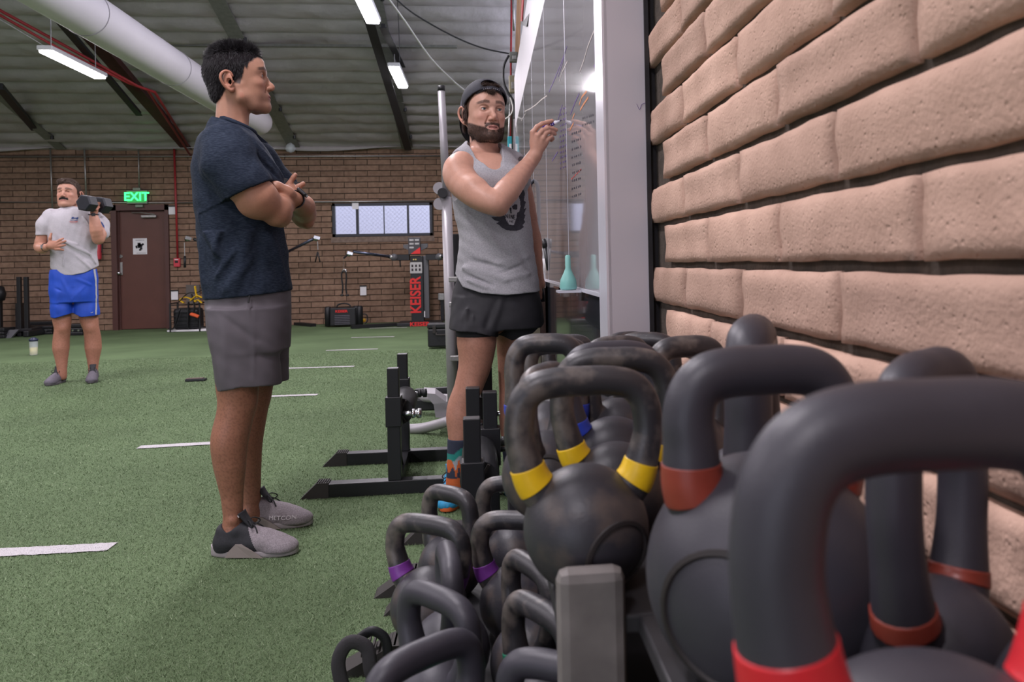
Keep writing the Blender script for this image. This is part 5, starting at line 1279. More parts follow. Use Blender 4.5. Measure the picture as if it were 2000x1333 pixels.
# torso only (no arms) below the cuff line
t_ = Field((-.34, -.36, .86), (.30, .36, 1.60), .0040)
t_.loft([row(250, 412, 492, .085), row(268, 389, 503, .145), row(290, 379, 520, .172), row(330, 373, 545, .178), row(360, 374, 556, .175), row(400, 378, 556, .170), row(440, 382, 554, .166), row(480, 386, 560, .165), row(530, 390, 566, .168), row(590, 397, 573, .175)], 0, p=2.3)
arm_zone = (d_cut > 0) & (Y < -.10) & (Z > A(0, 450, -.2)[2])
f.D = np.where(arm_zone, np.maximum(f.D, np.minimum(t_.D, 9)), f.D)
# hem: slanting plane, hollow inside
h0, h1 = A(399, 588, -.15), A(571, 566, -.0); hd = h1 - h0; hn = np.array((hd[2], 0, -hd[0])); hn /= np.linalg.norm(hn); hn = -hn if hn[2] > 0 else hn
dh = (X - h0[0]) * hn[0] + (Z - h0[2]) * hn[2]
f.D = np.maximum(f.D, dh)
f.D = np.maximum(f.D, -np.maximum(f.D + .010, -(dh + .03)))
# collar: hollow round the neck
nk = Field((-.34, -.36, .86), (.30, .36, 1.60), .0040); nk.cone(A(455, 262, 0), A(472, 205, 0), .0565, .059, 0)
f.D = np.maximum(f.D, -nk.D)
sV, sF = f.nets(); sV = relax(sV, sF, 1)
shirt = mesh_obj('shirt', sV, sF, m_navy, p1)
# collar rib
P_ = [hc + Rh @ (ne * 1.0) * 0 + q for q in []]
cen = A(461, 246, 0); ax = A(472, 205, 0) - A(455, 262, 0); ax /= np.linalg.norm(ax); pts = []
for k in range(36):
    a = 2 * PI * k / 36; e1 = np.array((math.cos(a) * .060, math.sin(a) * .062, 0)); x_ = e1[0]
    zt_ = np.interp(x_, [-.06, .06], [A(430, 234, 0)[2], A(496, 263, 0)[2]]) ; pts.append(np.array((np.interp(x_, [-.06, .06], [A(429, 230, 0)[0], A(498, 263, 0)[0]]), e1[1] * 1.03, zt_)))
MB().tube([p_ + np.array((0, 0, .004)) for p_ in pts], .0090, 8, True).build('collar', m_navy, shirt, True)
# --- shorts
m_short1 = mat('grey purple woven', (.105, .092, .105), .62, noise=.12, nscale=18, bump=.25, bscale=250, bdist=.0008, spec=.35)
f = Field((-.30, -.26, .48), (.32, .28, 1.02), .0045)
f.loft([row(540, 396, 566, .150), row(590, 400, 568, .165), row(640, 404, 569, .175), row(680, 412, 568, .180)], 0, p=2.4)
f.loft([row(600, 404, 555, .12, -.060), row(650, 409, 550, .108, -.082), row(700, 416, 546, .100, -.088), row(740, 422, 547, .100, -.090), row(790, 427, 548, .100, -.090)], .02, p=2.4)
f.loft([row(600, 420, 568, .11, .065), row(650, 430, 568, .100, .090), row(700, 440, 568, .095, .098), row(740, 446, 567, .095, .10), row(780, 450, 567, .095, .10)], .02, p=2.4)
for a, b, am, w in (((480, 585, -.17), (497, 690, -.19), .004, .008), ((425, 610, -.16), (500, 665, -.19), -.004, .012), ((500, 670, -.19), (540, 690, -.15), .005, .012), ((498, 690, -.19), (545, 705, -.15), -.005, .012), ((440, 620, -.17), (436, 740, -.18), .006, .02), ((560, 620, -.06), (520, 720, -.16), .006, .018), ((412, 640, -.1), (440, 750, -.16), .005, .02), ((497, 600, -.18), (495, 745, -.19), .003, .006), ((405, 600, -.12), (420, 690, -.14), .005, .018), ((545, 600, -.1), (550, 700, -.1), -.006, .015)): f.ridge(A(*a), A(*b), am, w)
f.wrinkle(.002, 24, 9)
X, Y, Z = f.grid((slice(None),) * 3)
hem = np.interp(X, [A(424, 762, -.09)[0], A(470, 750, -.09)[0], A(546, 749, -.09)[0]], [A(424, 763, -.09)[2], A(470, 750, -.09)[2], A(546, 748, -.09)[2]])
hemf = A(560, 741, .1)[2] + 0 * X
hz = np.where(Y < .0, hem, hemf).astype(np.float32); dh = hz - Z
inn = f.D + .009
f.D = np.maximum(f.D, dh); f.D = np.maximum(f.D, -np.maximum(inn, -(dh + .09)))
sV, sF = f.nets(); sh = mesh_obj('shorts', relax(sV, sF, 1), sF, m_short1, p1)
# seam and zip pull
dkg = mat('zip black', (.02, .02, .022), .4)
MB().tube([A(487, 578, -.185), A(485, 592, -.19)], .003, 6).build('zip_pull', dkg, sh)
# --- shoes
m_sneak = mat('grey knit', (.30, .26, .28), .8, noise=.35, nscale=260, bump=.5, bscale=300, bdist=.001); m_sneakb = mat('black mesh', (.025, .025, .03), .75, noise=.3, nscale=200, bump=.4, bscale=300, bdist=.001)
m_solew = mat('grey white sole', (.30, .27, .275), .55); m_clip = mat('taupe rubber clip', (.26, .22, .20), .6, bump=.2, bscale=60); m_lace = mat('black lace', (.015, .015, .017), .8)
T_ = shoe_T(fr, (414, 1085), (582, 1082), 1.0)
sn = shoe('shoe', T_, p1, m_sneak, m_solew, m_lace, m_sneakb, two=m_sneakb, heel_clip=m_clip)
T2_ = shoe_T(fr, (455, 1031), (612, 1026), 1.0)
sf = shoe('shoe', T2_, p1, m_sneak, m_solew, m_lace, m_sneakb, heel_clip=m_clip)
m_print = mat('pale print', (.55, .50, .52), .6)
for tt, T0, tx_, sz_, x0_, z0_, c_ in (('METCON', T2_, .021, .001, .052, .046, 1.2),):
    me = text_mesh(tt, tx_, .0006, 0); v = np.array([q.co for q in me.vertices]); v2 = np.stack([x0_ + v[:, 0] * c_, -.0475 + .0 * v[:, 0] + v[:, 1] * .25 - .003 + .012 * np.clip((v[:, 0]) / .05, -1, 1) ** 2 - v[:, 2] * 1.0 - .002, z0_ + v[:, 1]], 1)
    me.vertices.foreach_set('co', T0(v2).astype(np.float32).ravel()); link('lettering', me, m_print, sf)
# swoosh mark on the tongue of the near shoe
mb = MB(); P = [(-.052, -.016, .142), (-.045, -.0175, .134), (-.036, -.0165, .146), (-.044, -.018, .137)]; mb.add(T_(np.array([(x, y - .004, z) for x, y, z in P])), [(0, 1, 2), (1, 3, 2), (0, 1, 3)]); mb.build('tongue_mark', m_print, sn)
# --- watch and phone
w = A(575, 388, -.085)
wt = empty('watch', p1.location, fr.rz, 'black square smart watch on the wrist of the navy-shirted man', 'watch')
ax_ = A(592, 404, .03) - A(576, 389, -.085); ax_ /= np.linalg.norm(ax_)
c_ = A(577.5, 390, -.075); 
e1 = np.cross(ax_, (0, 0, 1.)); e1 /= np.linalg.norm(e1); e2 = np.cross(e1, ax_)
MB().tube([c_ + .0305 * (e1 * math.cos(a) + e2 * math.sin(a)) for a in np.linspace(0, 2 * PI, 33)[:-1]], .010, 8, True, flat=.25, ref=None).build('band', m_black, wt, True)
up_ = A(585, 377, -.12) - A(577.5, 390, -.10); up_ -= ax_ * (up_ @ ax_); up_ /= np.linalg.norm(up_); sd = np.cross(up_, ax_)
Rm = Matrix(((ax_[0], sd[0], up_[0]), (ax_[1], sd[1], up_[1]), (ax_[2], sd[2], up_[2])))
MB().box(c_ + up_ * .0345, (.038, .040, .011), Rm, .004).build('case', m_black, wt); MB().box(c_ + up_ * .0402, (.031, .033, .002), Rm, .0008).build('screen', mat('watch glass', (.02, .02, .03), .08, coat=1), wt)
MB().cyl(c_ + up_ * .0345 - sd * .02, c_ + up_ * .0345 - sd * .0245, .004, 10).build('crown', m_chrome, wt)
ph = empty('phone', p1.location, fr.rz, 'dark phone held in the crossed hand of the navy-shirted man', 'phone')
a_, b_, c2 = A(549, 345, .045), A(585, 357, .055), A(556, 368, .03)
ux = b_ - a_; lx = np.linalg.norm(ux); ux /= lx; vy = c2 - a_; vy -= ux * (vy @ ux); ly = np.linalg.norm(vy) * 1.3; vy /= np.linalg.norm(vy); nz_ = np.cross(ux, vy)
Rm = Matrix(((ux[0], vy[0], nz_[0]), (ux[1], vy[1], nz_[1]), (ux[2], vy[2], nz_[2])))
MB().box(a_ + ux * lx * .55 + vy * ly * .5 + np.array((0, .012, 0)), (lx * 1.1, ly, .008), Rm, .003).build('case', m_black, ph); MB().cyl(a_ + ux * lx * .22 + vy * ly * .33 + np.array((0, .010, 0)), a_ + ux * lx * .22 + vy * ly * .33 + np.array((0, .003, 0)), .003, 10).build('camera_lens', m_chrome, ph)
# ================================================================ PERSON 2: bearded, backwards cap, grey tank, writing on the board
fr2 = Frame(950, 976); A = fr2.L
p2 = empty('person', fr2.O, fr2.rz, 'bearded person in a backwards dark cap and grey tank top writing on the board', 'person')
skin2 = (.52, .29, .215)
m_skin2 = mskin('skin fair')
yaw = math.radians(-70); Rh = rotm(0, 0, yaw) @ rotm(math.radians(0), math.radians(-1), 0) * 1.075
hc = A(945.5, 212, -.085) - Rh @ np.array((.083, -.031, .012))
T2 = lambda V: np.asarray(V) @ Rh.T + hc
inv = np.linalg.inv(Rh).T
ne = (A(944, 306, .03) - hc) @ inv
hf = head_field(.0019, ne, .056, dict(jaw=.98, lid=.0046, open=.0035, nose=1.0, adam=.016))
hV, hF = hf.nets(); hV = relax(hV, hF, 1)
beard2 = (.050, .026, .018)
def scalp2(V):
    x, y, z = V.T; ay = abs(y)
    line = np.interp(x, [-.12, -.06, -.03, -.008, .010, .03, .055, .075, .1], [-.07, -.05, -.02, -.018, -.020, .03, .065, .082, .085])
    return np.clip((z - line) / .008, 0, 1) * .85 * (ay < .0775)
hC = face_paint(hV, skin2, (.42, .17, .15), (.045, .022, .015), beard2, 'full', hair=scalp2)
# teeth glimpse
f = Field((-.25, -.36, 1.13), (.37, .22, 1.665), .0027)
# torso
def rw(py, xl, xr, ry, cy=0): a, b = A(xl, py, 0), A(xr, py, 0); return ((a[2] + b[2]) / 2, (a[0] + b[0]) / 2, cy, (b[0] - a[0]) / 2, ry)
trow = [rw(302, 916, 988, .070, .02), rw(318, 896, 1004, .100, .01), rw(345, 888, 1018, .120), rw(380, 887, 1026, .128), rw(416, 891, 1029, .125), rw(470, 898, 1036, .120), rw(560, 896, 1046, .130)]
f.loft(trow, 0, p=2.3)
f.cone(A(944, 306, .03), A(948, 270, .01), .058, .056, .02)
f.cone(A(944, 300, .03), A(905, 316, -.05), .035, .045, .035); f.cone(A(946, 300, .05), A(1005, 318, .09), .035, .045, .03)   # trapezius
for sx in ((955, 352), (1000, 352)): f.ell(A(sx[0], sx[1], -.085), (.075, .045, .055), .03)
# right arm (towards the camera, writing)
tip = WX(1098.5, 235, XB - .001) - fr2.O; tip = np.array((tip @ fr2.r, tip @ fr2.n, tip[2])); ty = tip[1]
f.chain([A(899, 330, -.07), A(902, 352, -.11), A(925, 375, -.18), A(948, 390, -.225), A(966, 398, -.245)], [.064, .066, .059, .052, .045], .025, n=3)
f.ell(A(890, 338, -.085), (.045, .06, .06), .03)
f.ell(A(926, 368, -.19), (.05, .045, .045), .02)
f.cone(A(973, 402, -.245), A(978, 408, -.235), .034, .028, .02)
wr_ = A(1046, 302, ty + .02)
f.chain([A(972, 396, -.24), A(990, 374, -.21), A(1012, 347, (ty - .24) / 2 + .02), A(1032, 321, ty * .7 - .0), wr_], [.044, .050, .042, .032, .0285], .02, n=3)
# cut the torso block where the tank covers it is unnecessary: cloth lies outside it
hb = f
hy = ty + .01
H = lambda px, py, dy=0: A(px, py, hy + dy)
kn = [H(1040.5, 259, -.012), H(1051, 265, -.018), H(1060, 271, -.016), H(1067, 276, -.008)]
for i_, k_ in enumerate(kn): hb.cone(wr_ + np.array((.003 * (i_ - 1.5), 0, 0)), k_, .0165, .0125, .010)
hb.ell(H(1052, 278, .002), (.036, .017, .040), .012, rot=(0, math.radians(15), 0))
finger(hb, [kn[0], H(1049, 248, -.014), H(1058.5, 242, -.008), H(1070, 238.5, .0), H(1078, 236, .004)], .0108, .0084)
finger(hb, [kn[1], H(1059, 255, -.022), H(1069, 250.5, -.016), H(1079, 251.5, .0), H(1086.5, 254, .008)], .0108, .0082)
finger(hb, [kn[2], H(1066, 261, -.020), H(1072, 257.5, -.014), H(1079, 259.5, .0), H(1084, 262, .008)], .0102, .0080)
finger(hb, [kn[3], H(1072.5, 270, -.012), H(1077, 267.5, -.006), H(1079, 271, .006), H(1077, 274, .014)], .0096, .0078)
finger(hb, [H(1050, 276, .018), H(1058, 262, .024), H(1068, 250, .022), H(1077, 243, .016)], .0135, .0095)   # thumb behind the pen
for k_ in kn: hb.ridge(wr_ + np.array((0, -.015, .02)), k_ + np.array((0, -.006, -.002)), .0022, .0035)
tV, tF = f.nets()
# left arm hanging behind
la = Field((.05, -.05, .70), (.40, .30, 1.40), .004)
la.chain([A(1004, 335, .10), A(1020, 385, .14), A(1034, 445, .13), A(1040, 475, .12), A(1048, 535, .10)], [.056, .050, .040, .042, .027], .02, n=3)
la.chain([A(1048, 535, .10), A(1052, 556, .09)], [.027, .030], .012, fl=((0, 1, 0), .8))
for k_ in range(4): finger(la, [A(1051 + k_ * 1.0, 556, .075 + k_ * .014), A(1055 + k_, 570, .07 + k_ * .014), A(1055, 582, .065 + k_ * .014), A(1051, 588, .07 + k_ * .014)], .010, .008)
laV, laF = la.nets()
# legs
NL2, FL2 = -.10, .10
lg = Field((-.26, -.32, .03), (.30, .30, .86), .005)
lg.chain([A(930, 650, NL2), A(931, 670, NL2), A(928, 712, NL2), A(914, 758, NL2), A(903, 785, NL2), A(900, 815, NL2), A(899, 850, NL2), A(893, 895, NL2), A(890, 930, NL2), A(889, 962, NL2 + .01)], [.076, .079, .066, .055, .050, .053, .048, .036, .033, .036], .02, n=4)
lg.ell(A(922, 757, NL2 - .02), (.032, .035, .040), .025); lg.ell(A(892, 812, NL2 + .015), (.034, .045, .075), .03)
lg.chain([A(1002, 640, FL2), A(1002, 680, FL2), A(1000, 730, FL2), A(999, 765, FL2), A(999, 810, FL2), A(1000, 850, FL2), A(1001, 900, FL2), A(1000, 940, FL2)], [.074, .070, .058, .052, .054, .048, .034, .034], .02, n=4)
lg.chain([A(930, 655, NL2), A(966, 610, 0), A(1002, 650, FL2)], [.06, .08, .06], .02)
lgV, lgF = lg.nets()
V, Fq, C = join([(T2(hV), hF, hC), (tV, tF, hairy(tV, np.array(skin2) * (1, .95, .93), 2, .05)), (laV, laF, hairy(laV, np.array(skin2) * (.8, .7, .66), 3, .1)), (lgV, lgF, hairy(lgV, np.array(skin2) * (.86, .74, .70), 3, .12))])
mesh_obj('body', V, Fq, m_skin2, p2, C)
eyes(T2, p2, (.06, .07, .075), (1, .10, 0))
MB().tube(T2(np.array([(.084, -.014, -.0595), (.089, 0, -.0592), (.084, .014, -.0595)])), .0022, 6).build('teeth', mat('teeth', (.75, .70, .64), .3), p2, True)
# beard and side hair as short strands
rs = np.random.RandomState(8)
m_hair2 = mat('brown hair', (.055, .028, .018), .55)
def tagw(V): 
    c = face_paint(V, (1, 1, 1), (1, 1, 1), (1, 1, 1), (0, 0, 0), 'full'); return 1 - c[:, 0]
wv = tagw(hV); cand_ = np.where(wv > .35)[0]; sel = rs.choice(cand_, 9000); rt = hV[sel] + rs.randn(9000, 3) * .0008
ctr = np.array((.03, 0, -.04)); q = rt - ctr; q /= np.linalg.norm(q, axis=1)[:, None]
ok = ~((rt[:, 0] > .074) & ((rt[:, 1] / .0245) ** 2 + ((rt[:, 2] + .0615) / .0095) ** 2 < 1)); rt, q = rt[ok], q[ok]
d = q * .45 + np.array((.1, 0, -.9)) + rs.randn(len(q), 3) * .22
strands('beard', T2(rt - q * .0006), d @ Rh.T, .0028 + .0035 * rs.rand(len(rt)) * np.clip((-.04 - rt[:, 2]) / .04, .2, 1.2), .00048, m_hair2, p2, rs, bend=.1)
hp_ = []
for k in range(5000):
    sg = rs.choice([-1, 1]); x = rs.uniform(-.085, .012); z = rs.uniform(-.045, .055); hp_.append((x, sg * (.0755 - .6 * max(0, -x - .02) ** 1.3 * 1.5), z))
rt = np.array(hp_); keepm = (rt[:, 2] > np.interp(rt[:, 0], [-.09, -.03, -.008, .012], [-.06, -.02, -.012, -.015])); rt = rt[keepm]
q = rt * (0.3, 1, .2); q /= np.linalg.norm(q, axis=1)[:, None]
hair2 = strands('hair', T2(rt), (q * .35 + np.array((-.25, 0, -.8)) + rs.randn(len(q), 3) * .25) @ Rh.T, .012 + .008 * rs.rand(len(rt)), .0009, m_hair2, p2, rs, bend=.1)
# curl and crown hair showing through the gap of the cap
n = 2600; rt = np.c_[rs.uniform(.045, .082, n), rs.uniform(-.036, .036, n), rs.uniform(.085, .108, n)]
strands('fringe', T2(rt), (np.array((.5, -.1, .25)) + rs.randn(n, 3) * .6) @ Rh.T, .014 + .012 * rs.rand(n), .0009, m_hair2, p2, rs, bend=.3)
rt = np.c_[rs.normal(.088, .003, 500), rs.normal(-.006, .008, 500), rs.uniform(.078, .090, 500)]
strands('curl', T2(rt), (np.array((.5, .2, -.9)) + rs.randn(500, 3) * .4) @ Rh.T, .012 + .010 * rs.rand(500), .0009, m_hair2, p2, rs, bend=.2)
# cap
m_cap = mat('charcoal twill', (.030, .030, .040), .8, noise=.25, nscale=60, bump=.3, bscale=500, bdist=.0006)
c = Field((-.15, -.11, -.09), (.125, .11, .16), .0024)
c.ell((-.006, 0, .052), (.1065, .086, .094), 0); c.ell((.034, 0, .050), (.066, .073, .074), .03)
inner = c.D.copy() + .0055
X, Y, Z = c.grid((slice(None),) * 3)
cutl = (.035 + .52 * (X - .0) + .10 * np.clip(X - .05, 0, 1)).astype(np.float32)
c.D = np.maximum(c.D, (cutl - Z) * .87)
c.D = np.maximum(c.D, -inner)
hole = Field((-.15, -.11, -.09), (.125, .11, .16), .0024); hole.ell((.088, 0, .108), (.060, .037, .024), 0)
c.D = np.maximum(c.D, -hole.D)
c.chain([(.060, -.052, .073), (.083, -.034, .086), (.093, 0, .0905), (.083, .034, .086), (.060, .052, .073)], [.0035] * 5, .002, fl=((0, 0, 1), 2.4), n=4)
kV, kF = c.nets(); kV = relax(kV, kF, 1)
cap = mesh_obj('cap', T2(kV), kF, m_cap, p2)
# brim: curved plate hanging at the back of the neck
V_ = []; nu, nv = 14, 9
for side in (0, 1):
    for i in range(nu + 1):
        u = -1 + 2 * i / nu
        for j in range(nv + 1):
            v = j / nv; w = .078 * (1 - .28 * v ** 2.4); y = u * w; arc = -.030 * u * u
            xx = -.098 - .030 * v - arc * .9 * (1 - .2 * v) + side * .0035; zz = -.004 - .088 * v * (1 - .12 * u * u) - .0 + .02 * u * u
            V_.append((xx, y, zz))
n1 = (nu + 1) * (nv + 1); Fc = []
for i in range(nu):
    for j in range(nv):
        a = i * (nv + 1) + j; Fc.append((a, a + nv + 1, a + nv + 2, a + 1)); Fc.append((n1 + a, n1 + a + 1, n1 + a + nv + 2, n1 + a + nv + 1))
ring = [i * (nv + 1) for i in range(nu + 1)] + [nu * (nv + 1) + j for j in range(1, nv + 1)] + [i * (nv + 1) + nv for i in range(nu - 1, -1, -1)] + [j for j in range(nv - 1, 0, -1)]
for k in range(len(ring)): a, b = ring[k], ring[(k + 1) % len(ring)]; Fc.append((a, b, n1 + b, n1 + a))
MB().add(T2(np.array(V_)), Fc).build('brim', mat('cap brim', (.010, .010, .013), .75), cap, True)
MB().tube(T2(np.array(catmull([(-.0, 0, .146), (-.04, 0, .142), (-.08, 0, .115), (-.105, 0, .07)], 5))), .0018, 6).build('seam', m_cap, cap)
for sg in (-1, 1): MB().tube(T2(np.array(catmull([(.0, sg * .03, .140), (-.02, sg * .065, .105), (-.03, sg * .083, .06), (-.03, sg * .084, .03)], 5))), .0014, 6).build('seam', mat('pale piping', (.25, .25, .33), .6), cap)
st_ = mat('strap lettering', (.35, .34, .38), .5)
for k in range(9):
    a = math.radians(-22 + k * 5.2); MB().box(T2(np.array([(.0955 * math.cos(a * .9), .088 * math.sin(a), .0905 - .012 * abs(math.sin(a)))]))[0], (.0032, .002, .0045), Matrix(rotm(0, 0, yaw + PI / 2 + a))).build('stitch_letter', st_, cap)
# --- tank top
m_tank = mat('grey melange cotton', (.36, .35, .37), .9, noise=.22, nscale=180, bump=.3, bscale=300, bdist=.0008, spec=.15)
lo_, hi_ = (-.36, -.36, .74), (.36, .34, 1.52)
f = Field(lo_, hi_, .0036)
drow = [rw(292, 908, 990, .085, .02), rw(305, 900, 1004, .100, .02), rw(322, 893, 1016, .122, .01), rw(345, 882, 1024, .138), rw(380, 882, 1031, .142), rw(416, 887, 1034, .138), rw(458, 896, 1039, .134), rw(506, 894, 1045, .142), rw(548, 888, 1052, .160), rw(590, 888, 1056, .175)]
f.loft(drow, 0, p=2.3)
f.cone(A(928, 292, .03), A(906, 312, -.03), .052, .055, .03); f.cone(A(960, 296, .05), A(1004, 318, .06), .05, .05, .03)
for sx in ((955, 352), (1000, 352)): f.ell(A(sx[0], sx[1], -.095), (.078, .050, .058), .03)
for a, b, am, w in (((893, 520, -.10), (990, 545, -.16), .012, .014), ((893, 532, -.11), (960, 558, -.16), -.012, .010), ((900, 505, -.11), (1000, 528, -.16), -.009, .012), ((910, 545, -.13), (950, 562, -.16), .010, .010), ((960, 520, -.15), (1040, 500, -.10), .008, .016), ((905, 400, -.12), (915, 490, -.13), .008, .016), ((920, 410, -.14), (935, 500, -.14), -.006, .016), ((940, 425, -.14), (990, 520, -.15), .005, .018), ((1000, 460, -.14), (1040, 540, -.10), -.006, .018), ((985, 548, -.16), (1045, 530, -.10), .008, .012), ((960, 470, -.15), (1010, 500, -.14), .005, .014), ((950, 330, -.12), (965, 380, -.15), .005, .01), ((975, 535, -.15), (1030, 515, -.12), -.006, .01)): f.ridge(A(*a), A(*b), am * 1.3, w * .9)
f.wrinkle(.0024, 28, 6)
X, Y, Z = f.grid((slice(None),) * 3)
inn = f.D + .010
# hem
hz = np.interp(X, [A(889, 545, 0)[0], A(905, 560, 0)[0], A(940, 572, 0)[0], A(985, 576, 0)[0], A(1051, 569, 0)[0]], [A(889, 535, -.1)[2], A(905, 561, -.1)[2], A(940, 572, -.1)[2], A(985, 576, -.1)[2], A(1051, 569, 0)[2]]).astype(np.float32)
dh = hz + 0 * Y - Z
f.D = np.maximum(f.D, dh)
f.D = np.maximum(f.D, -np.maximum(inn, -(dh + .03)))
# neck scoop and arm holes
ho = Field(lo_, hi_, .0036)
ho.chain([A(946, 262, .03), A(946, 290, .02)], [.070, .071], 0); 
ho.chain([A(946, 282, -.02), A(955, 300, -.08), A(966, 311, -.13), A(968, 312, -.18)], [.070, .056, .040, .040], .01)
ho.chain([A(880, 312, -.10), A(872, 352, -.10), A(877, 372, -.08)], [.060, .062, .048], .01)
ho.chain([A(862, 330, .05), A(866, 360, .05)], [.055, .055], .01)
ho.ell(A(917, 336, -.16), (.020, .055, .034), .015)
ho.chain([A(1026, 322, .02), A(1030, 352, .08)], [.040, .042], .01)
f.D = np.maximum(f.D, -ho.D)
sV, sF = f.nets(); sV = relax(sV, sF, 1)
tank = mesh_obj('tank_top', sV, sF, m_tank, p2)
m_prn = mat('dark print', (.045, .042, .055), .85, noise=.3, nscale=90); m_prw = mat('pale print ink', (.42, .40, .43), .85)
cp = lambda L_: [(940 + a / 12.117, 360 + b / 12.117) for a, b in L_]
outer = cp([(600, 600), (545, 690), (500, 715), (420, 765), (240, 778), (300, 850), (420, 890), (350, 930), (420, 965), (500, 1040), (590, 1085), (730, 1105), (830, 1105), (930, 1070), (1010, 1010), (975, 965), (1045, 890), (1010, 850), (1045, 720), (1010, 710), (1065, 570), (1010, 575), (1055, 420), (1005, 385), (1035, 230), (1010, 150), (960, 120), (900, 40), (800, 40), (640, 120), (560, 300), (540, 500)])
face_ = cp([(545, 690), (600, 620), (620, 480), (640, 300), (700, 200), (800, 180), (880, 260), (915, 380), (930, 520), (900, 650), (845, 680), (830, 800), (770, 970), (740, 970), (660, 955), (600, 870), (560, 770)])
decal('print', [outer], sV, sF, fr2, m_prn, tank, holes=[face_])
decal('print_face', [face_], sV, sF, fr2, m_prw, tank, off=.0010)
eyeh = [cp([(725, 530), (790, 475), (850, 480), (855, 580), (830, 605), (750, 595)]), cp([(665, 560), (710, 550), (720, 690), (690, 690)]), cp([(600, 480), (650, 470), (650, 560), (610, 580)])]
decal('print_eyes', eyeh, sV, sF, fr2, m_prn, tank, off=.0022, cell=.6)
decal('print_letters', letters('NINE', 987.5, 418, 8, .14, 1.4, 3.6) + letters('LINE', 991, 430, 4, .1, .7, 2.2), sV, sF, fr2, m_prn, tank, off=.0022, cell=.45)
# neck binding
# --- shorts with liner
m_sh2 = mat('black woven shorts', (.016, .015, .019), .7, noise=.25, nscale=30, bump=.2, bscale=200, bdist=.0008)
f = Field((-.34, -.30, .60), (.36, .32, 1.02), .0042)
f.loft([rw(525, 896, 1042, .115), rw(550, 890, 1046, .130), rw(580, 883, 1053, .150), rw(620, 881, 1060, .165), rw(640, 881, 1062, .165)], 0, p=2.5)
f.loft([rw(580, 890, 965, .10, -.03), rw(640, 880, 972, .13, -.07), rw(690, 877, 975, .13, -.075)], .02, p=2.4)
f.loft([rw(580, 968, 1050, .10, .03), rw(640, 965, 1063, .11, .06), rw(690, 965, 1063, .11, .07)], .02, p=2.4)
for a, b, am, w in (((915, 575, -.16), (905, 640, -.17), .007, .012), ((980, 580, -.15), (960, 645, -.17), .010, .014), ((972, 585, -.16), (948, 640, -.18), -.008, .012), ((900, 600, -.16), (945, 610, -.18), .005, .010), ((1000, 590, -.14), (1020, 640, -.10), .008, .016), ((925, 590, -.17), (922, 650, -.18), .004, .006)): f.ridge(A(*a), A(*b), am, w)
f.wrinkle(.0022, 26, 3)
X, Y, Z = f.grid((slice(None),) * 3)
hz = np.interp(X, [A(878, 646, NL2)[0], A(930, 650, NL2)[0], A(985, 662, NL2)[0], A(1000, 668, 0)[0], A(1040, 650, 0)[0], A(1064, 628, 0)[0]], [A(878, 646, NL2 - .05)[2], A(930, 650, NL2 - .08)[2], A(985, 661, NL2)[2], A(1000, 664, 0)[2], A(1040, 650, 0)[2], A(1064, 628, 0)[2]]).astype(np.float32)
dh = hz + 0 * Y - Z; inn = f.D + .010
f.D = np.maximum(f.D, dh); f.D = np.maximum(f.D, -np.maximum(inn, -(dh + .04)))
sV2, sF2 = f.nets(); sh2 = mesh_obj('shorts', relax(sV2, sF2, 1), sF2, m_sh2, p2)
ln_ = Field((-.30, -.28, .62), (.30, .28, .90), .005); ln_.chain([A(930, 640, NL2), A(931, 668, NL2)], [.080, .0835], .01); ln_.plane(A(930, 661, NL2 - .09), (0, 0, -1)); lv, lf = ln_.nets()
mesh_obj('liner', lv, lf, mat('black liner', (.008, .008, .010), .8), sh2)
# socks and shoes
m_sock = mat('patterned sock', (.16, .19, .22), .9, vcol='col', noise=.1, nscale=80)
sk = Field((-.30, -.32, .05), (.30, .30, .40), .004)
sk.chain([A(899, 853, NL2), A(893, 895, NL2), A(890, 930, NL2), A(889, 964, NL2 + .01)], [.0515, .0395, .036, .039], .01, n=4)
sk.plane(A(899, 856, NL2), (0, 0, 1)); kv, kf = sk.nets()
n_ = len(kv); C = np.tile((.030, .035, .06), (n_, 1)); zz = kv[:, 2]; z0_ = A(899, 856, NL2)[2]
wv_ = np.sin(kv[:, 0] * 90 + kv[:, 1] * 60); C[(zz < z0_ - .045 + .012 * wv_)] = (.02, .22, .19); C[(zz < z0_ - .075 + .012 * wv_)] = (.30, .33, .36); C[(zz < z0_ - .10 + .02 * np.sin(kv[:, 0] * 220 + kv[:, 1] * 180))] = (.55, .12, .03)
C[(zz < z0_ - .13 + .02 * np.sin(kv[:, 0] * 260 + kv[:, 1] * 240))] = (.03, .035, .06); C[(zz < z0_ - .155)] = (.55, .12, .03)
mesh_obj('sock', kv, kf, m_sock, p2, C)
sk = Field((-.30, -.32, .05), (.34, .30, .34), .004); sk.chain([A(1000, 870, FL2), A(1001, 905, FL2), A(1000, 942, FL2)], [.044, .038, .038], .01, n=3); sk.plane(A(1000, 872, FL2), (0, 0, 1)); kv, kf = sk.nets(); mesh_obj('sock', kv, kf, m_sock, p2, np.tile((.030, .035, .06), (len(kv), 1)))
m_blue = mat('bright blue knit', (.03, .30, .55), .6, noise=.3, nscale=150, bump=.3, bscale=200); m_orange = mat('orange foam', (.62, .12, .03), .5)
shoe('shoe', shoe_T(fr2, (893, 955), (868, 1012)), p2, m_blue, m_orange, m_lace, m_blue)
shoe('shoe', shoe_T(fr2, (1003, 930), (1000, 982)), p2, m_blue, m_blue, m_lace, m_orange)
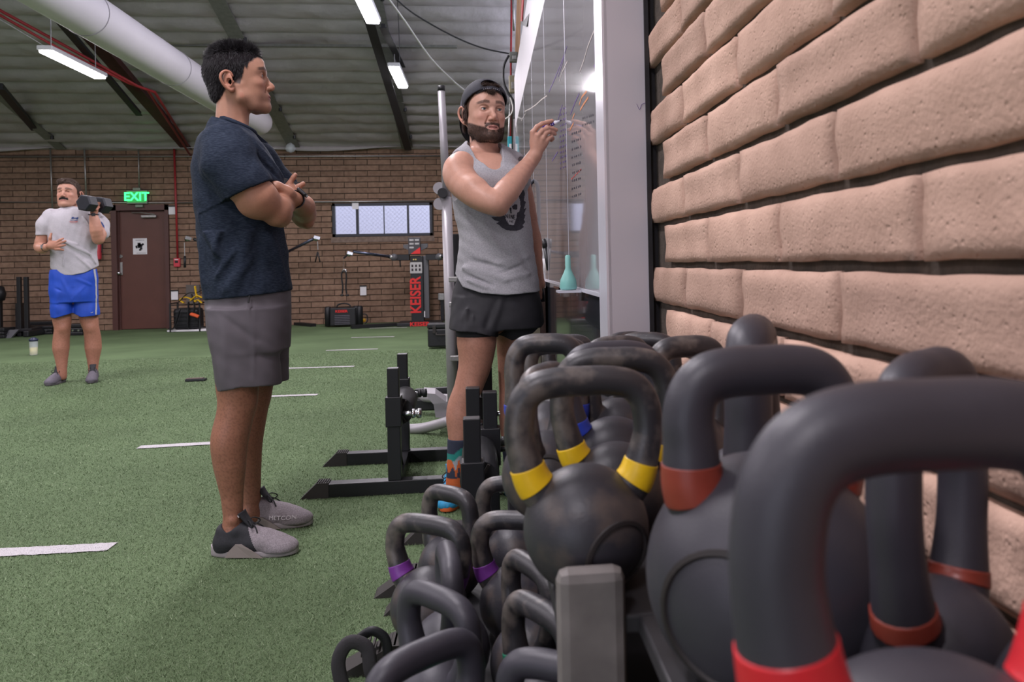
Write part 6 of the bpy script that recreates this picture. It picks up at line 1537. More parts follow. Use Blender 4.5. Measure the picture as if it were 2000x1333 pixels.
# marker pen
mk = empty('marker_pen', p2.location, fr2.rz, 'purple and white marker held against the glass by the capped man', 'marker')
b0 = H(1058, 250, .006); b1 = H(1083, 240.5, .006); t1 = tip + np.array((-.004, 0, 0)); dirp = (t1 - b1); dirp /= np.linalg.norm(dirp)
b0 = b1 - dirp * .055; m_pw = mat('marker white', (.72, .70, .76), .35); m_pp = mat('marker label', (.06, .03, .30), .4)
MB().cyl(b0, b1, .0082, 18).build('barrel', m_pp, mk, True)
MB().tube([b1, b1 + dirp * .008, b1 + dirp * .010, t1 - dirp * .008], [.0088, .0088, .0068, .0035], 18).build('collar', m_pw, mk, True)
MB().tube([t1 - dirp * .009, t1], [.0028, .0018], 12).build('tip', mat('marker tip', (.03, .02, .06), .6), mk, True)
for k in range(3): MB().box(b1 - dirp * (.010 + .008 * k) + np.array((0, -.0083, 0)), (.0045, .0008, .009)).build('print_mark', m_pw, mk)
# small black and teal bottle in the hanging hand
bt = empty('hand_bottle', p2.location, fr2.rz, 'small black bottle with a teal cap in the lowered hand of the capped man', 'bottle')
a_, b_ = A(1057, 590, .09), A(1054, 558, .09); MB().tube([a_, a_ + (b_ - a_) * .9], [.018, .018], 16).build('body', m_black, bt, True); MB().tube([a_ + (b_ - a_) * .9, b_ + (b_ - a_) * .35], [.016, .014], 16).build('cap', m_teal, bt, True)

# ================================================================ PERSON 3: grey tee, blue shorts, dumbbell
fr3 = Frame(143, 747); A = fr3.L
p3 = empty('person', fr3.O, fr3.rz, 'moustached person in pale grey tee and bright blue shorts holding a dumbbell', 'person')
skin3 = (.47, .24, .17); m_skin3 = mskin('skin ruddy')
yaw = math.radians(-90 - 24); Rh = rotm(math.radians(0), 0, yaw) @ rotm(0, math.radians(-8), 0) * 1.08
hc = A(132.8, 374.5, -.09) - Rh @ np.array((.083, .031, .012))
T3 = lambda V: np.asarray(V) @ Rh.T + hc
inv = np.linalg.inv(Rh).T; ne = (A(140, 418, .02) - hc) @ inv
hf = head_field(.0028, ne, .058, dict(jaw=1.02, lid=.0024)); hV, hF = hf.nets()
hair3c = (.06, .035, .025)
def scalp3(V):
    x, y, z = V.T; ay = abs(y); line = np.interp(x, [-.12, -.06, -.03, -.008, .010, .03, .055, .075, .1], [-.06, -.04, -.01, .01, .0, .045, .070, .080, .082]); return np.clip((z - line) / .008, 0, 1) * .85 * (ay < .0775)
hC = face_paint(hV, skin3, (.33, .12, .10), (.06, .03, .02), hair3c, '', hair=scalp3)
x, y, z = hV.T
w = (x > .07) * np.clip((.036 - abs(y)) / .004, 0, 1) * np.clip((-.0385 - z) / .002, 0, 1) * np.clip((z + .0565 + .25 * np.clip(abs(y) - .012, 0, 1)) / .002, 0, 1); hC = hC * (1 - w[:, None]) + np.array((.02, .012, .01)) * w[:, None]
f = Field((-.45, -.36, .85), (.42, .30, 1.62), .0055)
f.chain([A(96, 436, 0), A(87, 454, .02), A(78, 480, .03)], [.050, .053, .046], .02, n=3)
f.chain([A(78, 484, .03), A(84, 486, -.06), A(91, 483, -.145)], [.046, .044, .028], .015, n=3)
f.chain([A(91, 483, -.145), A(104, 480, -.175)], [.026, .030], .012, fl=((0, 1, 0), .7))
f.chain([A(190, 432, -.02), A(196, 452, -.10), A(193, 466, -.17)], [.062, .056, .045], .02, n=3)
f.chain([A(192, 468, -.17), A(188, 450, -.20), A(185, 432, -.20), A(182, 419, -.19)], [.046, .052, .042, .028], .02, n=3)
f.chain([A(98, 436, 0), A(140, 440, 0), A(188, 434, -.02)], [.05, .07, .05], .02); f.cone(A(140, 440, 0), A(139, 412, 0), .06, .055, .02)
aV, aF = f.nets()
hb = Field((-.30, -.32, 1.10), (.34, -.02, 1.62), .0036)
hb.chain([A(91, 483, -.145), A(98, 481, -.17)], [.026, .026], .01)
hb.ell(A(104, 479, -.178), (.050, .020, .040), .012)
for (a, b, c) in (((108, 474), (117, 469), (123, 466.5)), ((110, 478), (119, 474), (128, 471)), ((110, 482), (119, 480.5), (127, 479)), ((108, 487), (116, 487), (123, 488.5))): finger(hb, [A(*a, -.182), A(*b, -.185), A(*c, -.178)], .0115, .009, .006)
finger(hb, [A(97, 475, -.17), A(98, 465, -.175), A(100, 457, -.17)], .014, .010, .008)
# left hand round the dumbbell handle
hb.chain([A(183, 424, -.19), A(184, 414, -.19), A(187, 406, -.18)], [.026, .028, .028], .01)
for k in range(4): finger(hb, [A(184 + k * 2.1, 402 + k * .8, -.22 + k * .012), A(188 + k * 1.9, 394 + k * 1.0, -.215 + k * .012), A(192 + k * 1.3, 396 + k, -.18 + k * .01), A(192 + k, 403 + k, -.165 + k * .01)], .0115, .0095, .006)
finger(hb, [A(183, 408, -.21), A(188, 410, -.225), A(193, 405, -.21)], .012, .010, .006)
bV, bF = hb.nets()
lg = Field((-.30, -.20, .03), (.34, .24, .72), .0055)
lg.chain([A(120, 600, 0), A(121, 625, 0), A(122, 642, -.005), A(120, 660, .01), A(119, 680, .012), A(120, 700, .01), A(121, 720, .0), A(121, 736, 0)], [.072, .073, .062, .064, .066, .050, .038, .038], .02, n=4)
lg.ell(A(123, 641, -.045), (.032, .03, .038), .025)
lg.chain([A(171, 600, 0), A(174, 625, 0), A(178, 642, -.005), A(181, 660, .01), A(182, 680, .012), A(182, 700, .01), A(182, 718, .0), A(182, 734, 0)], [.072, .073, .062, .066, .067, .050, .038, .038], .02, n=4)
lg.ell(A(176, 641, -.045), (.032, .03, .038), .025)
lg.chain([A(121, 605, 0), A(146, 575, 0), A(174, 605, 0)], [.06, .07, .06], .02)
lV, lF = lg.nets()
V, Fq, C = join([(T3(hV), hF, hC), (aV, aF, hairy(aV, np.array(skin3) * (1, .95, .92), 2, .05)), (bV, bF, hairy(bV, np.array(skin3) * (.95, .85, .80), 2, .05)), (lV, lF, hairy(lV, np.array(skin3) * (.85, .74, .70), 3, .15))])
mesh_obj('body', V, Fq, m_skin3, p3, C)
rs = np.random.RandomState(3)
c = Field((-.125, -.095, -.09), (.12, .095, .16), .0034)
c.ell((-.009, 0, .047), (.101, .078, .091), 0); c.ell((.036, 0, .045), (.064, .062, .068), .02); c.ell((.062, -.012, .100), (.038, .046, .022), .02)
X, Y, Z = c.grid((slice(None),) * 3); line = np.interp(X, [-.12, -.06, -.03, -.008, .010, .03, .055, .075, .1], [-.06, -.05, -.012, .012, .0, .045, .075, .086, .088]).astype(np.float32); c.D = np.maximum(c.D, line - Z)
cV, cF = c.nets(); m_hair3 = mat('light brown hair', (.075, .045, .032), .6)
h3 = mesh_obj('hair', T3(cV), cF, m_hair3, p3)
sel = rs.choice(len(cV), 5000); rt = cV[sel]; q = rt - (0, 0, .04); q /= np.linalg.norm(q, axis=1)[:, None]; up_ = np.clip((rt[:, 2] - .08) / .04, 0, 1)
strands('hair_strands', T3(rt), (q * .5 + np.outer(up_, (.4, -.6, .2)) + np.outer(1 - up_, (-.2, 0, -.8)) + rs.randn(5000, 3) * .2) @ Rh.T, .010 + .012 * up_, .0014, m_hair3, h3, rs)
MB().tube(T3(np.array(catmull([(.083, -.036, -.053), (.093, -.022, -.046), (.099, -.006, -.0425), (.099, .006, -.0425), (.093, .022, -.046), (.083, .036, -.053)], 4))), [.0015] + [.005] * 19 + [.0015], 8).build('moustache', mat('dark moustache', (.014, .009, .008), .8), p3, True)
MB().lathe([(.006, 0), (.008, .004), (.006, .010), (.0, .012)], T3(np.array([(-.004, .082, -.004)]))[0], 12, (1, -.3, 0)).build('earbud', m_black, p3, True)
# tee
m_tee = mat('pale grey jersey', (.47, .44, .47), .9, noise=.08, nscale=90, bump=.2, bscale=200, bdist=.001, spec=.15)
def rw3(py, xl, xr, ry, cy=0): a, b = A(xl, py, 0), A(xr, py, 0); return ((a[2] + b[2]) / 2, (a[0] + b[0]) / 2, cy, (b[0] - a[0]) / 2, ry)
lo_, hi_ = (-.42, -.32, .88), (.42, .28, 1.62); f = Field(lo_, hi_, .0052)
f.loft([rw3(405, 120, 158, .075), rw3(412, 108, 172, .10), rw3(425, 93, 188, .125), rw3(445, 91, 192, .14), rw3(470, 95, 190, .14), rw3(500, 97, 190, .145), rw3(520, 98, 193, .15), rw3(545, 104, 189, .15)], 0, p=2.3)
f.chain([A(100, 424, 0), A(90, 440, .01), A(85, 462, .02)], [.075, .072, .066], .03); f.chain([A(182, 424, 0), A(195, 438, -.04), A(198, 455, -.09)], [.075, .072, .068], .03)
for a, b, am, w in (((118, 470, -.14), (150, 478, -.15), .008, .014), ((130, 475, -.15), (185, 500, -.13), .014, .013), ((128, 482, -.15), (180, 510, -.14), -.012, .012), ((105, 500, -.13), (112, 530, -.14), .010, .014), ((175, 495, -.14), (188, 515, -.10), .012, .012), ((125, 495, -.15), (122, 530, -.15), .006, .012), ((150, 500, -.15), (178, 525, -.13), .008, .014), ((160, 420, -.13), (178, 445, -.13), .008, .012), ((100, 430, -.10), (96, 452, -.10), -.006, .012)): f.ridge(A(*a), A(*b), am * 1.9, w * .8)
f.wrinkle(.003, 24, 12)
X, Y, Z = f.grid((slice(None),) * 3); inn = f.D + .012
hz = np.interp(X, [A(98, 528, 0)[0], A(117, 537, 0)[0], A(140, 537, 0)[0], A(165, 533, 0)[0], A(192, 520, 0)[0]], [A(98, 524, -.1)[2], A(117, 537, -.14)[2], A(140, 538, -.14)[2], A(165, 533, -.14)[2], A(192, 520, 0)[2]]).astype(np.float32); dh = hz + 0 * Y - Z
arm_ = (X < A(91, 470, 0)[0]) | (X > A(193, 470, 0)[0])
f.D = np.maximum(f.D, dh); f.D = np.maximum(f.D, -np.maximum(inn, -(dh + .04)))
cl_ = A(84, 460, .02)[2] - Z; cl_ = np.where(X < A(93, 470, 0)[0], cl_, -1); f.D = np.maximum(f.D, cl_.astype(np.float32)); f.D = np.maximum(f.D, -np.where(X < A(93, 470, 0)[0], np.maximum(inn, -(cl_ + .03)), 1).astype(np.float32))
nk = Field(lo_, hi_, .0052); nk.cone(A(139, 409, 0), A(139, 380, 0), .066, .07, 0); f.D = np.maximum(f.D, -nk.D)
sV, sF = f.nets(); sV = relax(sV, sF, 1); tee = mesh_obj('tee', sV, sF, m_tee, p3)
m_lg = mat('navy print', (.03, .06, .20), .8); m_lr = mat('red print', (.50, .16, .16), .8)
c3 = lambda L_: [(60 + a / 8.331, 400 + b / 8.331) for a, b in L_]
decal('chest_mark', [c3([(655, 230), (675, 198), (705, 200), (690, 232)]), c3([(735, 235), (750, 205), (780, 207), (765, 238)]), c3([(690, 212), (750, 212), (748, 226), (690, 226)]), c3([(640, 247), (765, 252), (765, 258), (640, 254)])], sV, sF, fr3, m_lg, tee, cell=.5, off=.003)
decal('chest_text', [c3([(632 + k * 17, 268), (642 + k * 17, 268), (642 + k * 17, 286), (632 + k * 17, 286)]) for k in range(8)] + [c3([(650, 296), (755, 298), (755, 302), (650, 300)])], sV, sF, fr3, m_lr, tee, cell=.5, off=.003)
decal('sleeve_print', [c3([(1140, 270), (1165, 290), (1200, 350), (1200, 390), (1170, 340), (1140, 300)])], sV, sF, fr3, m_lg, tee, cell=.5, off=.003)
pts = [A(139 + 17.5 * math.cos(t), 409 + 3.0 * math.sin(-t) * 0 + (2.2 if math.sin(t) < 0 else -2), 0) + np.array((0, .066 * math.sin(t), 0)) for t in np.linspace(0, 2 * PI, 30)[:-1]]
MB().tube(pts, .0065, 6, True).build('collar', m_tee, tee, True)
# shorts
m_sb = mat('royal blue polyester', (.012, .065, .46), .6, noise=.12, nscale=20, bump=.2, bscale=60, bdist=.002); m_grystripe = mat('grey side stripe', (.42, .42, .46), .7)
f = Field((-.30, -.28, .52), (.34, .26, 1.02), .0052)
f.loft([rw3(515, 99, 190, .125), rw3(540, 95, 191, .14), rw3(570, 95, 192, .145), rw3(590, 97, 192, .14)], 0, p=2.5)
f.loft([rw3(560, 102, 143, .09), rw3(600, 97, 144, .118), rw3(635, 100, 144, .118)], .015, p=2.4); f.loft([rw3(560, 144, 186, .09), rw3(600, 141, 194, .118), rw3(635, 141, 195, .118)], .015, p=2.4)
for a, b, am, w in (((120, 545, -.14), (140, 585, -.13), .008, .012), ((140, 585, -.13), (165, 560, -.14), .007, .012), ((100, 560, -.12), (135, 575, -.13), -.007, .010), ((142, 565, -.13), (142, 610, -.10), -.016, .014), ((150, 545, -.14), (185, 560, -.12), .006, .012), ((110, 570, -.13), (112, 610, -.12), .006, .014)): f.ridge(A(*a), A(*b), am, w)
f.wrinkle(.003, 24, 2); X, Y, Z = f.grid((slice(None),) * 3); inn = f.D + .012
hz = np.interp(X, [A(100, 620, 0)[0], A(108, 622, 0)[0], A(141, 612, 0)[0], A(142, 612, 0)[0], A(158, 620, 0)[0], A(190, 616, 0)[0]], [A(100, 621, -.05)[2], A(108, 622, -.1)[2], A(141, 612, -.1)[2], A(143, 612, -.1)[2], A(158, 620, -.1)[2], A(190, 616, -.05)[2]]).astype(np.float32); dh = hz + 0 * Y - Z
f.D = np.maximum(f.D, dh); f.D = np.maximum(f.D, -np.maximum(inn, -(dh + .03))); sV2, sF2 = f.nets(); sV2 = relax(sV2, sF2, 1); s3 = mesh_obj('shorts', sV2, sF2, m_sb, p3)
decal('side_stripe', [[(181.5, 521), (185.5, 521), (189, 545), (190, 580), (189, 615), (186, 615), (187, 580), (186, 550)]], sV2, sF2, fr3, m_grystripe, s3, cell=.6, off=.003)
decal('hem_mark', [[(177, 611), (182, 609.5), (182, 610.5), (178, 612)]], sV2, sF2, fr3, m_grystripe, s3, cell=.4, off=.003)
m_sn3 = mat('mauve grey knit', (.13, .115, .14), .8, noise=.2, nscale=90, bump=.3, bscale=150); m_so3 = mat('mauve grey sole', (.10, .09, .10), .7)
shoe('shoe', shoe_T(fr3, (131, 744), (86, 757)), p3, m_sn3, m_so3, m_lace, m_sneakb, h=.0045)
shoe('shoe', shoe_T(fr3, (190, 736), (171, 757)), p3, m_sn3, m_so3, m_lace, m_sneakb, h=.0045)
# wrist bands
def wband(name, c, ax_, r, w_, m, parent, extra=None):
    ax_ = np.array(ax_, float); ax_ /= np.linalg.norm(ax_); e1 = np.cross(ax_, (0.1, .2, 1.)); e1 /= np.linalg.norm(e1); e2 = np.cross(e1, ax_)
    MB().tube([c + r * (e1 * math.cos(a) + e2 * math.sin(a)) for a in np.linspace(0, 2 * PI, 25)[:-1]], w_, 8, True, flat=.5).build('band', m, parent, True)
w1 = empty('watch', p3.location, fr3.rz, 'dark watch on the wrist of the hand resting on the belly', 'watch'); c_ = A(89, 483.5, -.12); wband('band', c_, A(96, 482, -.17) - A(84, 486, -.06), .033, .009, m_black, w1); MB().box(c_ + np.array((-.022, -.028, .006)), (.028, .010, .034), None, .003).build('case', m_chrome, w1)
w2 = empty('wristband', p3.location, fr3.rz, 'black wristband on the arm raising the dumbbell', 'wristband'); wband('band', A(182.5, 419.5, -.19), (0, 0, 1), .034, .011, m_black, w2); MB().box(A(182.5, 419.5, -.228), (.03, .008, .03), None, .003).build('case', m_black, w2)
# dumbbell
m_rub = mat('hex rubber', (.011, .012, .019), .5, noise=.3, nscale=30)
db = empty('dumbbell', p3.location, fr3.rz, 'black hexagonal dumbbell held at the shoulder of the moustached man', 'dumbbell')
c0, c1 = A(170.5, 397.5, -.27), A(200, 401, -.13); ax_ = c1 - c0; ax_ /= np.linalg.norm(ax_)
up_ = np.array((0.25, 0, 1.)); up_ -= ax_ * (up_ @ ax_); up_ /= np.linalg.norm(up_); sd = np.cross(ax_, up_)
for cc, sg in ((c0, 1), (c1, -1)):
    poly = lambda rr_, off: [cc + ax_ * off + rr_ * (sd * math.cos(k * PI / 3) + up_ * math.sin(k * PI / 3)) for k in range(6)]
    L0, L1, L2_, L3 = poly(.066, -.052), poly(.078, -.042), poly(.078, .042), poly(.066, .052); mb = MB(); V = L0 + L1 + L2_ + L3; Fc = [(0, 1, 2, 3, 4, 5)[::-1], (18, 19, 20, 21, 22, 23)]
    for a in range(3):
        for k in range(6): Fc.append((a * 6 + k, a * 6 + (k + 1) % 6, a * 6 + 6 + (k + 1) % 6, a * 6 + 6 + k))
    mb.add(V, Fc).build('head', m_rub, db)
MB().cyl(c0, c1, .017, 16).build('handle', m_chrome, db, True)
# ================================================================ MACHINES ALONG THE BACK WALL
m_kr = mat('red lettering', (.55, .02, .02), .5, emit=(.6, .02, .02), estr=.12)
m_kg = mat('machine grey', (.10, .10, .11), .45); m_tube = mat('blue-black chrome tube', (.10, .11, .16), .25, .8)
def B(px, py, d): return np.array(W(px, py, d))
def pulley(parent, c, s=1.0, name='pulley'):
    o = MB().lathe([(.006, -.012), (.036 * s, -.012), (.028 * s, 0), (.036 * s, .012), (.006, .012)], c, 20, (0, 1, 0)).build(name, m_chrome, parent, True)
    MB().box(c + np.array((.02, -.016, .012)), (.085 * s, .006, .045 * s), Matrix(rotm(0, .3, 0)), .004).build('cheek_plate', m_chrome, o); return o
# right-hand trainer
dt = 13.3; e = empty('cable_trainer', (B(816, 600, dt)[0], B(816, 600, dt)[1], 0), 0, 'black cable trainer column with red upright lettering under the back window', 'trainer')
O = np.array(e.location); q = lambda px, py, d=dt: B(px, py, d) - O
zt_, = (q(816, 500)[2],)
MB().box((0, .06, zt_ / 2), (.21, .18, zt_), None, .01).build('column', m_black, e); MB().box((.145, .10, zt_ / 2 + .05), (.09, .16, zt_ - .1), None, .01).build('side_column', m_kg, e)
place_text('lettering', 'KEISER', .24, q(812.5, 577, dt - .05) * (1, 0, 1) + (0, -.032, 0), (0, 0, 1), (-1, 0, 0), m_kr, e, .003, .006, .86)
c_ = q(813, 523); pn = MB().box((c_[0], -.035, c_[2]), (.20, .01, .19), None, .015).build('instruction_panel', mat('panel white', (.45, .44, .44), .6), e)
mb = MB()
for i in range(3):
    for j in range(2): mb.box((c_[0] - .06 + .06 * i, -.042, c_[2] + .03 - .065 * j), (.03, .003, .04))
mb.build('pictogram', m_ink, pn)
for k in (-1, 1): MB().cyl((c_[0] - .02 + k * .018, -.034, c_[2] + .135), (c_[0] - .02 + k * .018, -.045, c_[2] + .135), .012, 12).build('knob', mat('brass knob', (.6, .45, .15), .3, .8), e)
c_ = q(810, 481); hd = MB().box((c_[0], -.06, c_[2]), (.20, .03, .28), None, .008).build('head_panel', mat('head panel', (.05, .045, .05), .4), e)
for i in range(2):
    for j in range(3):
        if i == 1 and j == 2: continue
        MB().box((c_[0] - .045 + i * .09, -.078, c_[2] + .10 - j * .062), (.07, .004, .028)).build('display_window', m_galv, hd)
mb = MB().prism([(c_[0] + .095, -.077, c_[2] - .13), (c_[0] + .095, -.077, c_[2] - .02), (c_[0] - .06, -.077, c_[2] - .13)], (0, -.003, 0)); mb.build('red_corner', m_kr, hd)
MB().prism([q(788, 478) * (1, 0, 1), q(835, 476) * (1, 0, 1), q(835, 483) * (1, 0, 1), q(822, 490) * (1, 0, 1), q(800, 490) * (1, 0, 1), q(788, 484) * (1, 0, 1)], (0, .1, 0)).build('crossbar', m_kg, e)
for sg, pa, pb, pe in ((-1, (800, 503), (770, 503), (690, 492)), (1, (832, 503), (858, 502), (900, 494))):
    a, b, t_ = q(*pa), q(*pb), q(*pe, dt - .5); 
    j_ = MB().beam(a, b, .08, .09).build('pivot_arm', m_black, e); MB().cyl(b + (0, -.06, 0), b + (0, .06, 0), .06, 20).build('pivot', m_kg, j_, True)
    MB().cyl(b, t_, .024, 14).build('swing_arm', m_tube, e, True); MB().cyl(b + (t_ - b) * .0, b + (t_ - b) * .12, .036, 14).build('arm_socket', m_galv, e, True)
t_ = q(684, 494, dt - .5); pl = pulley(e, t_ + np.array((-.02, 0, -.02)), 1.1)
tb = MB().cyl(q(781, 505), q(782, 522), .012, 8).build('lever', m_black, e)
r0 = q(671, 505, dt - .5); MB().cyl(t_ + np.array((-.05, 0, -.04)), r0, .015, 10).build('cable_stop', m_black, e)
mb = MB(); r1 = q(671, 528, dt - .5)
for k in range(6): mb.lathe([(.006, -.004), (.011, 0), (.006, .004)], r0 + (r1 - r0) * (k + .5) / 6, 10, (r1 - r0)[:3])
o = mb.build('chain', m_chrome, e, True); o['kind'] = 'stuff'
MB().tube(catmull([q(669, 531, dt - .5), q(670.5, 526.5, dt - .5), q(675, 527.5, dt - .5), q(677, 532, dt - .5)], 5), .010, 8).build('snap_hook', m_chrome, e, True)
MB().tube(catmull([q(668.5, 574, dt - .5), q(669.5, 560, dt - .5), q(667.5, 545, dt - .5), q(667.5, 534, dt - .5), q(671, 530, dt - .5), q(675.5, 533, dt - .5), q(676.5, 545, dt - .5), q(675.5, 560, dt - .5), q(677, 574, dt - .5)], 6), .013, 10).build('rope', m_black, e, True)
for p in ((668, 577), (678, 577)): c_ = q(*p, dt - .5); MB().lathe([(.0, -.02), (.026, -.016), (.032, 0), (.02, .016), (.0, .02)], c_, 16).build('rope_end', m_black, e, True)
MB().box((.05, -.12, .03), (.72, .55, .06), None, .01).build('base_plate', m_black, e); place_text('base_lettering', 'KEISER', .09, (.06, -.40, .035), (1, 0, 0), (0, 0, 1), m_kr, e, .003, .003, 1.2)
MB().beam((-.32, -.2, .03), q(686, 634, 12.7) * (1, 1, 0) + (0, 0, .03), .12, .05).build('foot_bar', m_black, e)
c_ = q(828, 614); MB().box((c_[0], -.02, c_[2]), (.04, .01, .10)).build('sticker', m_paper, e)
# left-hand trainer mostly behind the navy-shirted man
dl = 13.2; e = empty('cable_trainer', (B(488, 600, dl)[0], B(488, 600, dl)[1], 0), 0, 'black cable trainer mostly hidden behind the navy-shirted man, arms showing either side', 'trainer')
O = np.array(e.location); q = lambda px, py, d=dl: B(px, py, d) - O
MB().box((0, .06, .62), (.21, .18, 1.24), None, .01).build('column', m_black, e); MB().box((0, -.1, .03), (.7, .5, .06), None, .01).build('base_plate', m_black, e)
place_text('lettering', 'KEISER', .24, (0, -.032, .62), (0, 0, 1), (-1, 0, 0), m_kr, e, .003, .006, .86)
a, b = q(376, 459, dl + .5), q(607, 492, dl + .5); MB().box((a + b) / 2, (b[0] - a[0], .03, a[2] - b[2] + .03), None, .004).build('back_panel', mat('dark blue grey panel', (.028, .028, .038), .6), e)
for pa, pe in (((440, 492), (378, 467)), ((560, 493), (612, 467))):
    A0, A1 = q(*pa, dl), q(*pe, dl - .4); MB().beam((0, 0, 1.18), A0, .08, .08).build('pivot_arm', m_black, e); MB().cyl(A0, A1, .024, 12).build('swing_arm', m_tube if pe[0] > 500 else m_black, e, True)
for pc in ((366, 467), (617, 466)): pulley(e, q(*pc, dl - .4), 1.2)
MB().tube([q(620, 472, dl - .4), q(621, 488, dl - .4)], .009, 8).build('cable', m_galv, e); MB().tube([q(620.5, 492, dl - .4), q(615.5, 513, dl - .4), q(625, 512, dl - .4), q(620.5, 492, dl - .4)], .011, 8).build('grip', m_black, e, True)
MB().tube([q(360, 474, dl - .4), q(361, 500, dl - .4)], .007, 8).build('cable', m_galv, e); MB().tube([q(361, 500, dl - .4), q(361, 523, dl - .4)], .02, 10).build('grip', m_black, e, True)
# compressor-like unit
du = 13.2; e = empty('compressor_unit', (B(672, 615, du)[0], B(672, 615, du)[1], 0), 0, 'low black ribbed machine unit with a carry handle and red lettering', 'machine')
MB().box((0, 0, .17), (.42, .24, .30), None, .02).build('body', m_black, e)
for k in range(6): MB().box((-.01, -.124, .05 + k * .028), (.24, .008, .009)).build('rib', mat('rib grey', (.12, .11, .14), .5) if k == 0 else bpy.data.materials['rib grey'], e)
place_text('lettering', 'KEISER', .055, (-.02, -.128, .26), (1, 0, 0), (0, 0, 1), m_kr, e, .003, .002, 1.2)
for sx in (-.255, .255, .195): MB().lathe([(.03, .0), (.055, .01), (.055, .31), (.04, .33)], (sx, -.02, .01), 20).build('side_roller', m_black, e, True)
MB().tube(catmull([(-.12, 0, .32), (-.09, 0, .365), (.0, 0, .385), (.08, 0, .365), (.11, 0, .32)], 5), .013, 10).build('handle', m_black, e, True)
MB().tube(catmull([(.28, 0, .2), (.36, 0, .19), (.38, 0, .10), (.34, 0, .04)], 6), .010, 8).build('hose', m_black, e, True)
p = WZ(712, 631.5, 0); e = empty('yellow_ball', p, 0, 'small mustard yellow ball on the turf beside the black ribbed unit', 'ball'); MB().lathe([(.052 * math.cos(a), .052 + .052 * math.sin(a)) for a in np.linspace(-PI / 2, PI / 2, 16)], (0, 0, 0), 20).build('ball', mat('mustard rubber', (.50, .27, .01), .6), e, True)
for (x0, y0, x1, y1, lb) in ((565, 634, 612, 638.5, 'short flat black bar on the turf edge right of the navy-shirted man'), (565, 629.5, 640, 631, 'long thin black bar lying against the wall base behind the short one')):
    a, b = WZ(x0, y0, 0), WZ(x1, y1, 0); o = MB().beam(a + (0, 0, .025), b + (0, 0, .025), .10, .05).build('floor_bar', m_black); tag(o, lb, 'bar')
# electrical box and post by the grey pole
c_ = B(862, 580, 13.9); e = empty('outlet_box', c_, 0, 'grey outlet box with dark conduit low on the back wall beside the grey pole', 'box'); MB().box((0, 0, 0), (.11, .08, .12), None, .008).build('case', m_galv, e); MB().box((0.01, .02, -c_[2] / 2 - .03), (.06, .06, c_[2] - .06)).build('conduit', m_beam, e)
# strap crate
ds = 12.9; e = empty('strap_crate', (B(365, 600, ds)[0], B(365, 600, ds)[1], 0), 0, 'black wire crate stuffed with black and yellow straps behind the navy-shirted man', 'crate')
O = np.array(e.location); q = lambda px, py, d=ds: B(px, py, d) - O
zb_ = .035; zt2 = q(365, 592)[2]
MB().box((0.05, 0, .02), (.60, .34, .03), None, .005).build('base_rail', m_white, e)
for sx in (-.20, .25):
    for sy in (-.16, .16): MB().box((sx, sy, zt2 / 2), (.025, .025, zt2), None, .003).build('post', m_black, e)
for sx in (-.20, .25): MB().box((sx, 0, zt2), (.02, .34, .02)).build('rail', m_black, e)
for k in range(7): MB().box((.025, -.16, .06 + k * (zt2 - .08) / 6), (.45, .008, .008)).build('wire', m_black, e)
MB().box((.025, 0, zt2 * .45), (.40, .28, zt2 * .75), None, .05).build('dark_bundle', m_black, e)
m_ys = mat('yellow webbing', (.62, .38, .01), .7)
for i, (pts, m_, r_) in enumerate(((((359, 592), (352, 586), (362, 581), (375, 585), (384, 590)), m_ys, .03), (((381, 559), (383, 573), (386, 582)), m_ys, .035), (((372, 588), (384, 578), (395, 582)), m_ys, .03), (((378, 592), (386, 586), (394, 592)), m_ys, .03), (((350, 590), (366, 574), (384, 572), (396, 566)), m_black, .02), (((352, 604), (340, 640), (330, 642)), m_black, .03), (((368, 590), (368, 620), (367, 643)), m_black, .035), (((374, 575), (380, 600), (376, 615)), m_black, .03))):
    MB().tube(catmull([q(a, b, ds - .2 - .02 * (i % 3)) for a, b in pts], 6), r_, 8, flat=.35).build('strap', m_, e, True)
MB().tube(catmull([q(374, 614, ds - .25), q(380, 616, ds - .26), q(388, 619, ds - .25)], 4), .045, 8, flat=.6).build('orange_grip', mat('orange fabric', (.65, .10, .03), .7), e, True)
o = MB().beam(WZ(356, 646.5, 0) + (0, 0, .02), WZ(410, 642, 0) + (0, 0, .02), .10, .04).build('floor_bar', m_black); tag(o, 'thin black bar on the turf in front of the strap crate', 'bar')
c_ = WY(377, 575, YB - .02); o = MB().box(c_, (.22, .012, .32)).build('wall_panel', mat('grey brown card', (.12, .10, .09), .8)); tag(o, 'faded card on the back wall above the strap crate', 'panel')
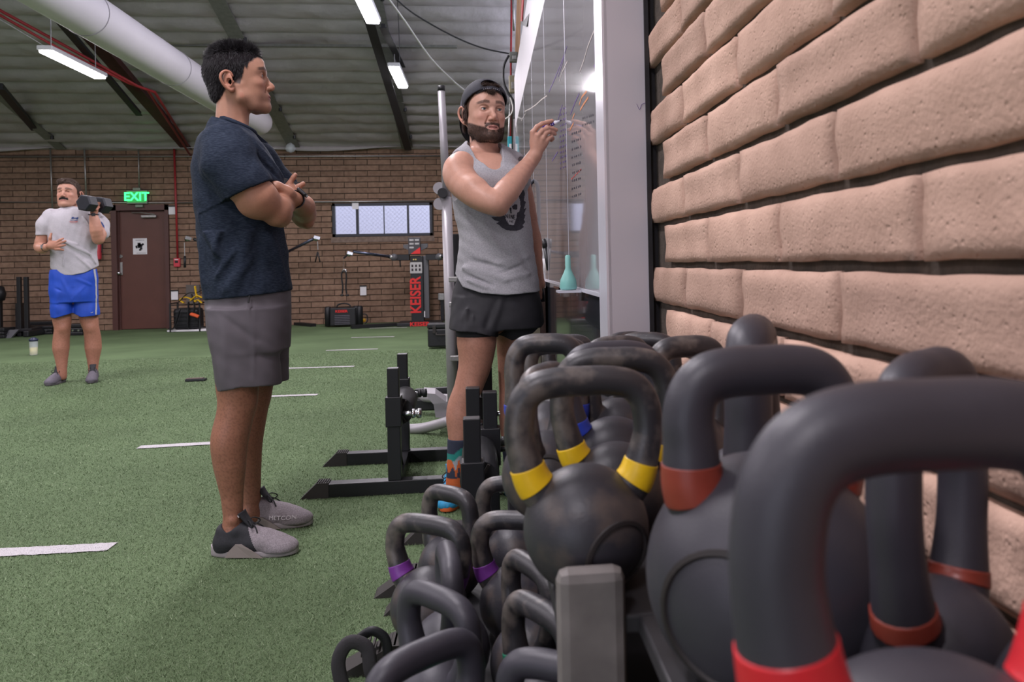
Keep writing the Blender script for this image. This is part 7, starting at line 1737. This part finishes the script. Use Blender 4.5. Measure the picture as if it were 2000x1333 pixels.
# sleds and plates at far left
dsl = 12.5; e = empty('push_sled', (B(44, 650, dsl)[0], B(44, 650, dsl)[1], 0), 0, 'black push sled with two tall posts at the left end of the back wall', 'sled')
O = np.array(e.location); q = lambda px, py, d=dsl: B(px, py, d) - O
for px in (37.5, 50.5): t_ = q(px, 541); MB().box((t_[0], 0, t_[2] / 2), (.058, .06, t_[2]), None, .006).build('post', m_black, e)
t_ = q(31.5, 594); MB().box((t_[0], .1, t_[2] / 2), (.10, .06, t_[2]), None, .006).build('plate_holder', m_beam, e)
MB().box((-.05, .25, .10), (.42, .6, .05), None, .01).build('deck', m_beam, e)
for sx in (-.24, .15): MB().box((sx, .2, .05), (.09, .8, .10), None, .02).build('runner', m_black, e)
MB().prism([(-.30, -.25, .0), (-.02, -.28, .0), (.05, -.2, .12), (-.26, -.18, .12)], (0, .05, .0)).build('front_plate', m_kg, e)
for i, (px, py, w_, h_, dd, lb) in enumerate(((-4, 640, .34, .16, 12.3, 'stack of black plates in the left corner at the foot of the back wall'), (82, 636, .46, .14, 12.9, 'low black weight block right of the push sled posts'), (90, 627, .50, .07, 13.3, 'flat black bench top behind the low weight block'), (152, 643, .28, .18, 12.6, 'black box with round bolts between the legs of the moustached man'))):
    c_ = B(px, py, dd); e = empty('weight_block', (c_[0], c_[1], 0), 0, lb, 'weight'); z_ = h_ if i != 2 else c_[2]
    for k in range(3): MB().box((0, 0, z_ * (k + .5) / 3), (w_ * (1 - .04 * (k % 2)), .3, z_ / 3 - .004), None, .012).build('plate', m_black, e)
    for k in range(3): MB().cyl((-w_ * .3 + k * w_ * .3, -.15, z_ * .45), (-w_ * .3 + k * w_ * .3, -.162, z_ * .45), .016, 12).build('bolt', m_chrome, e)
c_ = B(-2, 574, 12.8); e = empty('hung_ball', c_, 0, 'black rounded bag at the very left edge of the photo', 'bag'); MB().lathe([(.0, -.13), (.08, -.11), (.10, 0), (.07, .11), (.0, .13)], (0, 0, 0), 20).build('body', m_black, e, True); MB().box((-.05, .1, -c_[2] / 2), (.06, .06, c_[2])).build('stand', m_black, e)
# plastic bag hanging at the eave
c_ = slope_pt(570, 290, .12); o = MB().lathe([(.0, -.09), (.06, -.07), (.09, -.02), (.07, .04), (.02, .08)], c_ + (0, -.1, -.0), 10).build('plastic_bag', m_clear, None, True); tag(o, 'small clear plastic bag stuck at the eave above the back wall', 'bag')
